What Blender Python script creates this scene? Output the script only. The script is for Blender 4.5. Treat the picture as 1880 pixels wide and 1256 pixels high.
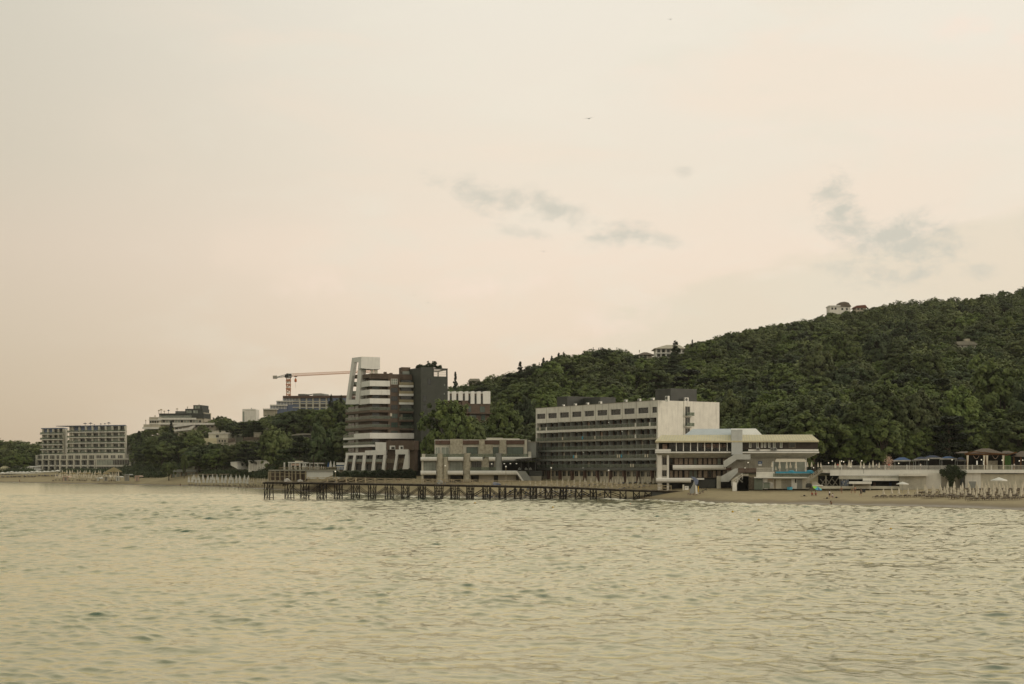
import bpy, bmesh, math, random
import numpy as np
from mathutils import Vector, Matrix
R = math.radians
SC = bpy.context.scene
for o in list(bpy.data.objects): bpy.data.objects.remove(o)
col = SC.collection
# ---------------------------------------------------------------- camera
F, HY, CX, CH = 2611.0, 862.0, 940.0, 8.0        # focal length / horizon / centre in photo pixels, eye height in metres
cam_d = bpy.data.cameras.new('camera'); cam = bpy.data.objects.new('camera', cam_d); col.objects.link(cam)
cam.location = (0, 0, CH); cam.rotation_euler = (R(90), 0, 0)
cam_d.sensor_width = 36.0; cam_d.lens = 36.0*F/1880.0; cam_d.shift_y = (HY-628.0)/1880.0
cam_d.clip_start = 0.5; cam_d.clip_end = 20000
SC.camera = cam
# ---------------------------------------------------------------- world, sun, exposure
SUN_EL, SUN_AZ = R(14), R(118)
W = bpy.data.worlds.new('World'); SC.world = W; W.use_nodes = True
def world():
    nt = W.node_tree; N = nt.nodes; L = nt.links; N.clear()
    def nd(t, **k):
        n = N.new(t)
        for a, b in k.items(): setattr(n, a, b)
        return n
    def mth(op, a, b=None, c=None, clamp=False):
        n = nd('ShaderNodeMath', operation=op, use_clamp=clamp)
        for i, v in enumerate((a, b, c)):
            if v is None: continue
            if isinstance(v, (int, float)): n.inputs[i].default_value = v
            else: L.new(v, n.inputs[i])
        return n.outputs[0]
    def mix(f, a, b):
        n = nd('ShaderNodeMix', data_type='RGBA')
        for s, v in ((n.inputs[0], f), (n.inputs[6], a), (n.inputs[7], b)):
            if isinstance(v, (int, float)): s.default_value = v
            elif isinstance(v, tuple): s.default_value = (*v, 1)
            else: L.new(v, s)
        return n.outputs[2]
    def sm(x, lo, hi):
        n = nd('ShaderNodeMapRange', interpolation_type='SMOOTHSTEP'); L.new(x, n.inputs[0])
        n.inputs[1].default_value = lo; n.inputs[2].default_value = hi
        return n.outputs[0]
    tc = nd('ShaderNodeTexCoord'); sp = nd('ShaderNodeSeparateXYZ'); L.new(tc.outputs['Generated'], sp.inputs[0])
    x, y, z = sp.outputs
    h = mth('SQRT', mth('ADD', mth('MULTIPLY', x, x), mth('MULTIPLY', y, y)))
    h = mth('MAXIMUM', h, 0.001)
    e = mth('DIVIDE', z, h)                                  # tangent of elevation
    az = mth('ARCTAN2', x, y)                                # azimuth from the view axis, radians
    ramp = nd('ShaderNodeValToRGB'); L.new(mth('MULTIPLY', e, 0.5, clamp=True), ramp.inputs[0])
    cr = ramp.color_ramp
    stops = SKY_STOPS
    while len(cr.elements) < len(stops): cr.elements.new(0.5)
    for el, (p, c) in zip(cr.elements, stops): el.position = p/2; el.color = (*c, 1)
    base = ramp.outputs[0]
    # darker towards the left of the bay, brighter right of centre
    dk = nd('ShaderNodeVectorMath', operation='MULTIPLY'); L.new(base, dk.inputs[0]); dk.inputs[1].default_value = (.74, .745, .72)
    base = mix(mth('POWER', sm(az, 0.06, -0.46), 1.2), base, dk.outputs[0])
    base = mix(mth('MULTIPLY', mth('MULTIPLY', sm(az, -0.05, 0.36), sm(e, 0.12, 0.30)), .6), base, (0.89, 0.82, 0.70))
    # stretched veils of high cloud
    cmb = nd('ShaderNodeCombineXYZ'); L.new(az, cmb.inputs[0]); L.new(e, cmb.inputs[1])
    def noise(scale, sx, sy, det=5, rough=.55, rot=0.0, dist=0.0):
        mp = nd('ShaderNodeMapping'); L.new(cmb.outputs[0], mp.inputs[0])
        mp.inputs['Scale'].default_value = (sx, sy, 1); mp.inputs['Rotation'].default_value = (0, 0, rot)
        n = nd('ShaderNodeTexNoise'); L.new(mp.outputs[0], n.inputs[0])
        n.inputs['Scale'].default_value = scale; n.inputs['Detail'].default_value = det
        n.inputs['Roughness'].default_value = rough; n.inputs['Distortion'].default_value = dist
        return n.outputs[0]
    n1 = noise(4.2, 1.0, 3.0, 5, .5, R(-9), .6)
    n2 = noise(9.0, 1.0, 2.6, 6, .55, R(12), .4)
    base = mix(mth('MULTIPLY', mth('MULTIPLY', sm(n1, .46, .68), .40), sm(az, -.34, -.1)), base, (0.93, 0.755, 0.60))      # pink veils
    base = mix(mth('MULTIPLY', mth('MULTIPLY', sm(n2, .48, .70), .34), sm(az, -.38, -.05)), base, (0.80, 0.76, 0.63))      # grey-cream veils
    base = mix(mth('MULTIPLY', mth('MULTIPLY', sm(n1, .56, .38), sm(n2, .42, .6)), mth('MULTIPLY', sm(az, -.28, 0.), .26)), base, (0.90, 0.83, 0.70))
    # a cloud bank low in the middle with a torn upper left edge
    edge = mth('ADD', mth('MULTIPLY', mth('SUBTRACT', n2, .5), .10), mth('SUBTRACT', az, .055))
    bank = mth('MULTIPLY', sm(edge, -.01, .02), sm(mth('ADD', mth('ADD', e, mth('MULTIPLY', az, -.22)), mth('MULTIPLY', mth('SUBTRACT', n2, .5), .05)), .104, .092))
    base = mix(mth('MULTIPLY', bank, .62), base, (0.78, 0.70, 0.55))
    # small grey clouds
    nz = noise(34.0, 1.0, 1.5, 7, .60, R(10), .3)
    nf = noise(80.0, 1.0, 1.8, 5, .6, 0, .2)
    nz = mth('ADD', mth('MULTIPLY', nz, .75), mth('MULTIPLY', nf, .25))
    puffs = [(-.020, .192, .042, .012, R(-16), 1.), (.030, .182, .024, .012, R(-25), 1.), (.075, .166, .028, .010, R(-5), 1.1), (.012, .166, .030, .005, R(-12), .6),
             (.108, .160, .022, .005, R(-18), .7),
             (.226, .178, .018, .027, R(15), 1.15), (.268, .150, .044, .025, R(8), 1.25), (.248, .150, .018, .012, R(-30), .8), (.228, .136, .025, .006, R(-14), .6),
             (.318, .132, .014, .006, 0, .7), (.356, .160, .012, .014, R(-20), .7), (.12, .208, .008, .005, 0, .5)]
    def blobs(lst, soft):
        tot = None
        for (a0, e0, ra, re, rot, s) in lst:
            da = mth('SUBTRACT', az, a0); de = mth('SUBTRACT', e, e0)
            c, sn = math.cos(rot), math.sin(rot)
            p = mth('DIVIDE', mth('ADD', mth('MULTIPLY', da, c), mth('MULTIPLY', de, sn)), ra)
            q = mth('DIVIDE', mth('SUBTRACT', mth('MULTIPLY', de, c), mth('MULTIPLY', da, sn)), re)
            d = mth('SQRT', mth('ADD', mth('MULTIPLY', p, p), mth('MULTIPLY', q, q)))
            v = mth('ADD', mth('MULTIPLY', mth('SUBTRACT', 1.1, d), .62), mth('MULTIPLY', mth('SUBTRACT', nz, .5), soft))
            m = mth('MULTIPLY', sm(v, -.15, 1.0), mth('MULTIPLY', sm(d, 1.7, .6), s))
            tot = m if tot is None else mth('MAXIMUM', tot, m)
        return tot
    base = mix(mth('MULTIPLY', blobs([(.315, .295, .035, .010, R(-8), 1.), (.35, .285, .02, .008, R(10), 1.), (.07, .102, .045, .016, R(12), .9), (-.02, .128, .05, .010, R(6), .8), (-.14, .128, .035, .012, R(-4), .6), (.30, .225, .08, .006, R(-6), .5), (.17, .235, .05, .005, R(4), .4)], 3.0), .6), base, (0.955, 0.78, 0.65))
    base = mix(mth('MULTIPLY', blobs(puffs, 4.2), .92), base, (0.645, 0.61, 0.515))
    # clear-sky light from the Sky Texture behind the veil
    sky = nd('ShaderNodeTexSky', sky_type='NISHITA'); sky.sun_disc = False
    sky.sun_elevation = SUN_EL; sky.sun_rotation = SUN_AZ
    k = nd('ShaderNodeVectorMath', operation='SCALE'); L.new(base, k.inputs[0]); k.inputs['Scale'].default_value = SKY_GAIN
    veil = mix(0.97, sky.outputs[0], k.outputs[0])
    bg = nd('ShaderNodeBackground'); L.new(veil, bg.inputs[0]); bg.inputs[1].default_value = 0.1
    out = nd('ShaderNodeOutputWorld'); L.new(bg.outputs[0], out.inputs[0])
SKY_GAIN = 10.35
SKY_STOPS = [(0.0, (0.69, 0.54, 0.385)), (0.05, (0.79, 0.64, 0.48)), (0.10, (0.86, 0.715, 0.56)), (0.15, (0.905, 0.76, 0.615)), (0.21, (0.86, 0.765, 0.63)),
             (0.33, (0.86, 0.80, 0.685)), (0.50, (0.92, 0.84, 0.64)), (0.85, (0.86, 0.80, 0.60)), (1.2, (0.40, 0.48, 0.41)), (2.0, (0.28, 0.36, 0.33))]
world()
sd = bpy.data.lights.new('sun', 'SUN'); sd.energy = 0.8; sd.angle = R(20); sd.color = (1.0, 0.86, 0.68)
sun = bpy.data.objects.new('sun', sd); col.objects.link(sun)
sdir = Vector((math.sin(SUN_AZ)*math.cos(SUN_EL), math.cos(SUN_AZ)*math.cos(SUN_EL), math.sin(SUN_EL)))
sun.rotation_euler = sdir.to_track_quat('Z', 'Y').to_euler(); sun.location = sdir*300
SC.view_settings.view_transform = 'Standard'; SC.view_settings.look = 'None'
SC.view_settings.exposure = 0.0; SC.view_settings.gamma = 1.0
SC.render.engine = 'CYCLES'
cy = SC.cycles
cy.max_bounces = 5; cy.diffuse_bounces = 2; cy.glossy_bounces = 3; cy.transparent_max_bounces = 12; cy.volume_bounces = 0
cy.caustics_reflective = False; cy.caustics_refractive = False
cy.use_denoising = True
# ---------------------------------------------------------------- helpers
def tag(o, label=None, cat=None, group=None, kind=None):
    if label: o['label'] = label
    if cat: o['category'] = cat
    if group: o['group'] = group
    if kind: o['kind'] = kind
    return o
def wloc(o):
    v = Vector((0, 0, 0))
    while o is not None: v += o.location; o = o.parent
    return v
def empty(name, loc, label=None, cat=None, group=None):
    o = bpy.data.objects.new(name, None); col.objects.link(o); o.location = loc; o.empty_display_size = 1
    return tag(o, label, cat, group)
def P(px, py, Y): return Vector(((px-CX)*Y/F, Y, CH+(HY-py)*Y/F))
MATS = {}
def mat(name, c, rough=.8, var=.12, scale=.6, streak=0.0, bump=0.0, bscale=6.0, spec=.4, metal=0.0, c2=None, emit=0, fine=3.5):
    """plaster, paint, stone, wood ... : two scales of wear and optional rain streaks"""
    if name in MATS: return MATS[name]
    m = bpy.data.materials.new(name); m.use_nodes = True; MATS[name] = m
    nt = m.node_tree; N = nt.nodes; L = nt.links; b = N['Principled BSDF']
    b.inputs['Roughness'].default_value = rough; b.inputs['Metallic'].default_value = metal
    b.inputs['Specular IOR Level'].default_value = spec
    tc = N.new('ShaderNodeTexCoord')
    def noise(s, sc=(1, 1, 1), d=4):
        mp = N.new('ShaderNodeMapping'); L.new(tc.outputs['Object'], mp.inputs[0]); mp.inputs['Scale'].default_value = sc
        n = N.new('ShaderNodeTexNoise'); L.new(mp.outputs[0], n.inputs[0]); n.inputs['Scale'].default_value = s; n.inputs['Detail'].default_value = d
        return n.outputs[0]
    def mixc(f, a, bb):
        n = N.new('ShaderNodeMix'); n.data_type = 'RGBA'
        L.new(f, n.inputs[0])
        for s, v in ((n.inputs[6], a), (n.inputs[7], bb)):
            if isinstance(v, tuple): s.default_value = (*v, 1)
            else: L.new(v, s)
        return n.outputs[2]
    def rng(f, lo, hi, a=0., bb=1.):
        n = N.new('ShaderNodeMapRange'); L.new(f, n.inputs[0]); n.inputs[1].default_value = lo; n.inputs[2].default_value = hi
        n.inputs[3].default_value = a; n.inputs[4].default_value = bb
        return n.outputs[0]
    lo = c2 if c2 else tuple(v*(1-2.2*var) for v in c)
    out = mixc(rng(noise(scale), .35, .7), c, lo)
    hi = tuple(min(.9, v*(1+var)) for v in c)
    out = mixc(rng(noise(fine), .45, .75, 0, .5), out, hi)
    if streak:
        dk = tuple(v*.55 for v in c)
        out = mixc(rng(noise(1.4, (1, 1, .12), 5), .52, .78, 0, streak), out, dk)
    L.new(out, b.inputs['Base Color'])
    if emit:
        L.new(out, b.inputs['Emission Color']); b.inputs['Emission Strength'].default_value = emit
    if bump:
        bn = N.new('ShaderNodeBump'); L.new(noise(bscale), bn.inputs['Height']); bn.inputs['Strength'].default_value = bump; bn.inputs['Distance'].default_value = .05
        L.new(bn.outputs[0], b.inputs['Normal'])
    return m
def glass(name, c=(.02, .026, .026), rough=.08, clear=0.0, tint=(.6, .75, .65)):
    if name in MATS: return MATS[name]
    m = bpy.data.materials.new(name); m.use_nodes = True; MATS[name] = m
    nt = m.node_tree; N = nt.nodes; L = nt.links; b = N['Principled BSDF']
    b.inputs['Roughness'].default_value = rough; b.inputs['Specular IOR Level'].default_value = .6
    tc = N.new('ShaderNodeTexCoord'); n = N.new('ShaderNodeTexNoise'); L.new(tc.outputs['Object'], n.inputs[0]); n.inputs['Scale'].default_value = .45
    mx = N.new('ShaderNodeMix'); mx.data_type = 'RGBA'; L.new(n.outputs[0], mx.inputs[0])
    mx.inputs[6].default_value = (*[v*.4 for v in c], 1); mx.inputs[7].default_value = (*[min(.9, v*1.7) for v in c], 1)
    L.new(mx.outputs[2], b.inputs['Base Color'])
    if clear:
        t = N.new('ShaderNodeBsdfTransparent'); t.inputs[0].default_value = (*tint, 1)
        ms = N.new('ShaderNodeMixShader'); ms.inputs[0].default_value = clear
        L.new(b.outputs[0], ms.inputs[1]); L.new(t.outputs[0], ms.inputs[2]); L.new(ms.outputs[0], N['Material Output'].inputs[0])
    return m
class Fr:
    """vertical plane through two ground points given as (photo column, distance); u runs along it, v into the land"""
    def __init__(s, pa, Ya, pb, Yb):
        s.o = Vector(((pa-CX)*Ya/F, Ya)); b = Vector(((pb-CX)*Yb/F, Yb)); d = b-s.o
        s.L = d.length; s.U = d/s.L; s.V = Vector((-s.U.y, s.U.x))
    def u(s, px, v=0.0):
        t = (px-CX)/F
        return (t*(s.o.y+v*s.V.y)-s.o.x-v*s.V.x)/(s.U.x-t*s.U.y)
    def pt(s, u, v, z):
        q = s.o+s.U*u+s.V*v
        return Vector((q.x, q.y, z))
    def z(s, px, py, v=0.0):
        q = s.pt(s.u(px, v), v, 0)
        return CH+(HY-py)*q.y/F
    def vsolve(s, u, px):
        t = (px-CX)/F; q = s.o+s.U*u
        return (t*q.y-q.x)/(s.V.x-t*s.V.y)
class MB:
    def __init__(s): s.v = []; s.f = []
    def add(s, vs, fs):
        k = len(s.v); s.v += [tuple(a) for a in vs]; s.f += [tuple(i+k for i in f) for f in fs]; return s
    def hexa(s, p):      # 8 points: bottom loop then top loop
        return s.add(p, [(0, 3, 2, 1), (4, 5, 6, 7), (0, 1, 5, 4), (1, 2, 6, 5), (2, 3, 7, 6), (3, 0, 4, 7)])
    def box(s, fr, u0, u1, v0, v1, z0, z1):
        g = fr.pt
        return s.hexa([g(u0, v0, z0), g(u1, v0, z0), g(u1, v1, z0), g(u0, v1, z0), g(u0, v0, z1), g(u1, v0, z1), g(u1, v1, z1), g(u0, v1, z1)])
    def abox(s, x0, x1, y0, y1, z0, z1):
        return s.hexa([(x0, y0, z0), (x1, y0, z0), (x1, y1, z0), (x0, y1, z0), (x0, y0, z1), (x1, y0, z1), (x1, y1, z1), (x0, y1, z1)])
    def pbox(s, fr, x0, x1, yt, yb, v0, v1):
        xm = (x0+x1)/2
        return s.box(fr, fr.u(x0, v0), fr.u(x1, v0), v0, v1, fr.z(xm, yb, v0), fr.z(xm, yt, v0))
    def prism(s, poly, off):
        n = len(poly); a = [Vector(p) for p in poly]; b = [p+off for p in a]
        return s.add(a+b, [tuple(range(n)), tuple(range(2*n-1, n-1, -1))]+[(i, i+n, (i+1) % n+n, (i+1) % n) for i in range(n)])
    def poly(s, fr, pts, v0, v1):
        a = [fr.pt(fr.u(x, v0), v0, fr.z(x, y, v0)) for x, y in pts]
        d = fr.V*(v1-v0)
        return s.prism(a, Vector((d.x, d.y, 0)))
    def frustum(s, fr, a, za, b, zb):   # rectangles (u0,u1,v0,v1)
        g = fr.pt
        return s.hexa([g(a[0], a[2], za), g(a[1], a[2], za), g(a[1], a[3], za), g(a[0], a[3], za), g(b[0], b[2], zb), g(b[1], b[2], zb), g(b[1], b[3], zb), g(b[0], b[3], zb)])
    def tube(s, p, q, r, r2=None, n=6):
        p = Vector(p); q = Vector(q); r2 = r if r2 is None else r2; d = (q-p)
        if d.length < 1e-6: return s
        d.normalize(); a = d.orthogonal().normalized(); b = d.cross(a)
        vs = [p+(a*math.cos(t)+b*math.sin(t))*r for t in [2*math.pi*i/n for i in range(n)]]+[q+(a*math.cos(t)+b*math.sin(t))*r2 for t in [2*math.pi*i/n for i in range(n)]]
        return s.add(vs, [(i, (i+1) % n, (i+1) % n+n, i+n) for i in range(n)]+[tuple(range(n-1, -1, -1)), tuple(range(n, 2*n))])
    def beam(s, p, q, w, h=None):
        p = Vector(p); q = Vector(q); h = h or w; d = (q-p).normalized()
        a = d.cross(Vector((0, 0, 1)))
        if a.length < 1e-3: a = Vector((1, 0, 0))
        a.normalize(); b = a.cross(d); a = a*w/2; b = b*h/2
        return s.hexa([p-a-b, p+a-b, q+a-b, q-a-b, p-a+b, p+a+b, q+a+b, q-a+b])
    def lathe(s, c, prof, n=12, sx=1, sy=1, wob=None):   # prof: (r,z)
        c = Vector(c); vs = []
        for j, (r, z) in enumerate(prof):
            for i in range(n):
                t = 2*math.pi*i/n; k = 1 if wob is None else wob(i, j)
                vs.append(c+Vector((math.cos(t)*r*sx*k, math.sin(t)*r*sy*k, z)))
        fs = [(j*n+i, j*n+(i+1) % n, (j+1)*n+(i+1) % n, (j+1)*n+i) for j in range(len(prof)-1) for i in range(n)]
        fs += [tuple(range(n-1, -1, -1)), tuple(range((len(prof)-1)*n, len(prof)*n))]
        return s.add(vs, fs)
    def build(s, name, m, parent=None, smooth=False, bevel=0, label=None, loc=None):
        me = bpy.data.meshes.new(name)
        o0 = wloc(parent) if parent is not None else (Vector(loc) if loc is not None else Vector((0, 0, 0)))
        me.from_pydata([(a[0]-o0.x, a[1]-o0.y, a[2]-o0.z) for a in s.v], [], s.f); me.update()
        if bevel:
            pass
        bm = bmesh.new(); bm.from_mesh(me); bmesh.ops.recalc_face_normals(bm, faces=bm.faces); bm.to_mesh(me); bm.free()
        if smooth: me.polygons.foreach_set('use_smooth', [True]*len(me.polygons))
        me.materials.append(m)
        o = bpy.data.objects.new(name, me); col.objects.link(o)
        if parent is not None: o.parent = parent
        elif loc is not None: o.location = o0
        if label: o['label'] = label
        return o
def strip(pts, v0, v1):
    """mitred band (outer/inner offsets) along a plan polyline, pts = list of Vector 2d"""
    n = len(pts); V = []
    for i in range(n):
        ds = []
        if i > 0: ds.append((pts[i]-pts[i-1]).normalized())
        if i < n-1: ds.append((pts[i+1]-pts[i]).normalized())
        if len(ds) == 2:
            m = (Vector((-ds[0].y, ds[0].x))+Vector((-ds[1].y, ds[1].x))).normalized()
            k = 1/max(.4, m.dot(Vector((-ds[0].y, ds[0].x)))); V.append(m*k)
        else: V.append(Vector((-ds[0].y, ds[0].x)))
    return [p+d*v0 for p, d in zip(pts, V)], [p+d*v1 for p, d in zip(pts, V)]
def band(mb, pts, v0, v1, z0, z1):
    a, b = strip(pts, v0, v1)
    for i in range(len(pts)-1):
        q = [a[i], a[i+1], b[i+1], b[i]]
        mb.hexa([(p.x, p.y, z0) for p in q]+[(p.x, p.y, z1) for p in q])
    return mb
def copy_tree(o, parent=None):
    c = o.copy(); col.objects.link(c)
    if parent is not None: c.parent = parent
    for ch in KIDS.get(o.name, []): copy_tree(ch, c)
    return c
KIDS = {}
def seal(o):
    for ch in o.children: seal(ch)
    KIDS[o.name] = list(o.children)
def window(parent, fr, x0, x1, yt, yb, v, nx=2, ny=1, fm=None, gm=None, fw=.07, name='window'):
    u0, u1 = fr.u(x0, v), fr.u(x1, v); xm = (x0+x1)/2; z0, z1 = fr.z(xm, yb, v), fr.z(xm, yt, v)
    return windowu(parent, fr, u0, u1, z0, z1, v, nx, ny, fm, gm, fw, name)
def windowu(parent, fr, u0, u1, z0, z1, v, nx=2, ny=1, fm=None, gm=None, fw=.07, name='window'):
    m = MB()
    m.box(fr, u0, u1, v-.05, v+.03, z0, z0+fw); m.box(fr, u0, u1, v-.05, v+.03, z1-fw, z1)
    for i in range(nx+1):
        a = u0+(u1-u0-fw)*i/nx
        m.box(fr, a, a+fw, v-.045, v+.03, z0+fw, z1-fw)
    for j in range(1, ny):
        zz = z0+(z1-z0)*j/ny; m.box(fr, u0, u1, v-.04, v+.03, zz-fw/2, zz+fw/2)
    w = m.build(name, fm, parent)
    p = MB().box(fr, u0+.01, u1-.01, v, v+.02, z0+.01, z1-.01).build('pane', gm, w)
    return w
# shared materials
def MM():
    mat('white_paint', (.76, .735, .67), streak=.55, var=.06, rough=.7)
    mat('white_clean', (.80, .79, .745), streak=.3, var=.04, rough=.6)
    mat('cream', (.60, .575, .485), streak=.25, var=.07)
    mat('cream_roof', (.68, .62, .42), streak=.15, var=.05, rough=.6)
    mat('concrete', (.36, .34, .28), streak=.4, var=.12, bump=.2)
    mat('grey_slab', (.30, .31, .29), streak=.3, var=.1)
    mat('dark_grey', (.115, .12, .112), streak=.2, var=.12, rough=.55)
    mat('charcoal', (.045, .05, .045), streak=.1, var=.15, rough=.5)
    mat('brown_clad', (.135, .098, .072), var=.14, streak=.2, scale=.9)
    mat('red_brown', (.13, .078, .058), var=.15, streak=.15)
    mat('stone', (.47, .44, .35), var=.18, scale=1.3, bump=.6, bscale=3.0, c2=(.26, .23, .17))
    mat('beige', (.48, .44, .35), streak=.3, var=.1)
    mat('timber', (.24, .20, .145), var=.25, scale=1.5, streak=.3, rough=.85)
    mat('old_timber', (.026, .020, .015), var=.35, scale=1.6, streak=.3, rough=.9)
    mat('wood_rail', (.46, .38, .25), var=.2, scale=1.2, streak=.25, rough=.8)
    mat('metal_dark', (.035, .035, .033), rough=.45, var=.2, metal=.3)
    mat('metal_grey', (.30, .31, .30), rough=.4, var=.1, metal=.5)
    mat('curtain', (.66, .48, .38), var=.12, scale=2.0, streak=.3)
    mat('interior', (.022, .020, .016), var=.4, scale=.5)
    mat('umbrella_cloth', (.68, .62, .50), var=.09, scale=2.5, rough=.85)
    mat('umbrella_white', (.74, .73, .68), var=.05, scale=2.5, rough=.8)
    mat('lounger_cloth', (.36, .32, .28), var=.2, scale=2.0)
    mat('lounger_frame', (.26, .20, .15), var=.25, scale=2.0)
    mat('blue_cloth', (.06, .12, .26), var=.15, scale=1.5)
    mat('navy_cloth', (.035, .05, .10), var=.2, scale=1.5)
    mat('cyan_paint', (.08, .37, .53), var=.12, scale=1.5)
    mat('tile_roof', (.165, .13, .10), var=.22, scale=2.0, streak=.2)
    mat('red_roof', (.20, .075, .05), var=.2, scale=2.0)
    mat('orange_paint', (.55, .14, .03), var=.15, scale=2.0, rough=.5)
    mat('yellow_paint', (.70, .42, .02), var=.12, scale=2.0, rough=.5)
    mat('blue_wall', (.17, .21, .31), var=.1, streak=.15)
    mat('straw', (.33, .26, .13), var=.25, scale=2.5, streak=.3, bump=.5)
    glass('dark_glass'); glass('green_glass', (.06, .095, .078), .1); glass('blue_glass', (.13, .17, .25), .12)
    glass('pale_glass', (.24, .27, .23), .15)
    glass('rail_glass', (.17, .19, .155), .12, clear=.60, tint=(.84, .90, .84)); glass('clear_pane', (.05, .06, .055), .06, clear=.85, tint=(.95, .96, .94))
    mat('lamp_globe', (.9, .86, .75), var=.01, emit=.15)
    mat('lit_lamp', (1., .93, .75), var=.01, emit=.35)
    mat('skin', (.42, .24, .16), var=.08, scale=5)
MM()
m_ = MATS
# ---------------------------------------------------------------- terrain
COLS = [
 (-600, [(960,0),(990,4),(1030,6),(1100,18),(1250,22),(1600,10)]),
 (-300, [(900,0),(930,4),(960,6),(1050,18),(1200,22),(1500,10)]),
 (0,    [(870,0),(905,3.2),(935,6),(965,8),(1010,18),(1200,20),(1500,10)]),
 (120,  [(800,0),(838,3.2),(868,6),(900,7),(980,14),(1200,22),(1500,10)]),
 (230,  [(745,0),(790,3.4),(850,6),(900,13),(960,22),(1100,33),(1500,20)]),
 (360,  [(674,0),(710,3.4),(740,6),(800,16),(900,26),(1000,36),(1500,20)]),
 (480,  [(580,0),(620,3.6),(640,6),(700,16),(780,27),(950,38),(1500,20)]),
 (560,  [(520,0),(560,3.8),(590,6),(640,14),(720,30),(950,44),(1500,25)]),
 (630,  [(485,0),(515,3.8),(560,6),(620,16),(700,32),(950,45),(1500,25)]),
 (780,  [(426,0),(445,3.4),(500,6),(580,16),(680,34),(900,40),(1500,30)]),
 (950,  [(396,0),(418,3.4),(480,6),(560,14),(700,46),(900,50),(1500,30)]),
 (1020, [(394,0),(412,3.4),(470,6),(556,16),(705,55),(900,58),(1500,35)]),
 (1100, [(392,0),(405,3.2),(430,4.8),(480,8),(560,18),(750,62),(900,66),(1500,40)]),
 (1200, [(370,0),(395,3.4),(430,5.5),(500,10),(600,24),(800,70),(1000,75),(1500,50)]),
 (1360, [(331,0),(345,1.2),(378,2.8),(392,4),(430,7),(520,20),(650,40),(880,86),(1100,90),(1500,60)]),
 (1540, [(321,0),(335,1.2),(372,2.9),(392,4),(430,8),(520,22),(680,48),(950,104),(1100,108),(1500,80)]),
 (1700, [(308,0),(322,1.2),(356,3.1),(380,4),(430,8),(500,20),(620,44),(800,80),(980,115),(1500,100)]),
 (1880, [(282,0),(298,1.3),(345,3.1),(380,4),(430,8),(490,20),(600,44),(800,86),(1000,124),(1500,110)]),
 (2300, [(255,0),(272,1.3),(325,3.1),(380,4),(430,8),(490,22),(600,52),(800,100),(1000,150),(1500,130)]),
]
_cp = np.array([c[0] for c in COLS], float); _cs = np.array([c[1][0][0] for c in COLS], float)
def shore(px): return np.interp(px, _cp, _cs)
def ground(px, Y):
    px = np.atleast_1d(np.asarray(px, float)); Y = np.atleast_1d(np.asarray(Y, float)); px, Y = np.broadcast_arrays(px, Y)
    d = Y-shore(px); i = np.clip(np.searchsorted(_cp, px)-1, 0, len(_cp)-2)
    w = np.clip((px-_cp[i])/(_cp[i+1]-_cp[i]), 0, 1); z = np.zeros(px.shape)
    for k in range(len(_cp)-1):
        m = i == k
        if not m.any(): continue
        a, b = COLS[k][1], COLS[k+1][1]
        za = np.interp(d[m], [q[0]-a[0][0] for q in a], [q[1] for q in a]); zb = np.interp(d[m], [q[0]-b[0][0] for q in b], [q[1] for q in b])
        z[m] = za*(1-w[m])+zb*w[m]
    return np.where(d < 0, d*.07, z)
def gz(px, Y): return float(ground(px, Y)[0])
def gxy(x, y): return gz(CX+F*x/y, y)
def grid_object(name, X, Y, Z, m, smooth=True):
    nr, nc = X.shape; co = np.stack([X, Y, Z], -1).reshape(-1, 3).astype(np.float32)
    idx = np.arange(nr*nc).reshape(nr, nc); q = np.stack([idx[:-1, :-1], idx[:-1, 1:], idx[1:, 1:], idx[1:, :-1]], -1).reshape(-1, 4)
    me = bpy.data.meshes.new(name); me.vertices.add(len(co)); me.vertices.foreach_set('co', co.ravel())
    me.loops.add(q.size); me.loops.foreach_set('vertex_index', q.ravel().astype(np.int32))
    me.polygons.add(len(q)); me.polygons.foreach_set('loop_start', np.arange(0, q.size, 4, dtype=np.int32))
    me.update(calc_edges=True)
    if smooth: me.polygons.foreach_set('use_smooth', np.ones(len(q), bool))
    me.materials.append(m); o = bpy.data.objects.new(name, me); col.objects.link(o); return o
def vnoise(x, y, s, seed=0):
    r = np.random.RandomState(seed); t = np.zeros_like(x)
    for k in range(7):
        a = r.uniform(0, 2*np.pi); f = s*r.uniform(.6, 1.7); t += np.sin((x*np.cos(a)+y*np.sin(a))*f+r.uniform(0, 6.28))
    return t/7
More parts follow.
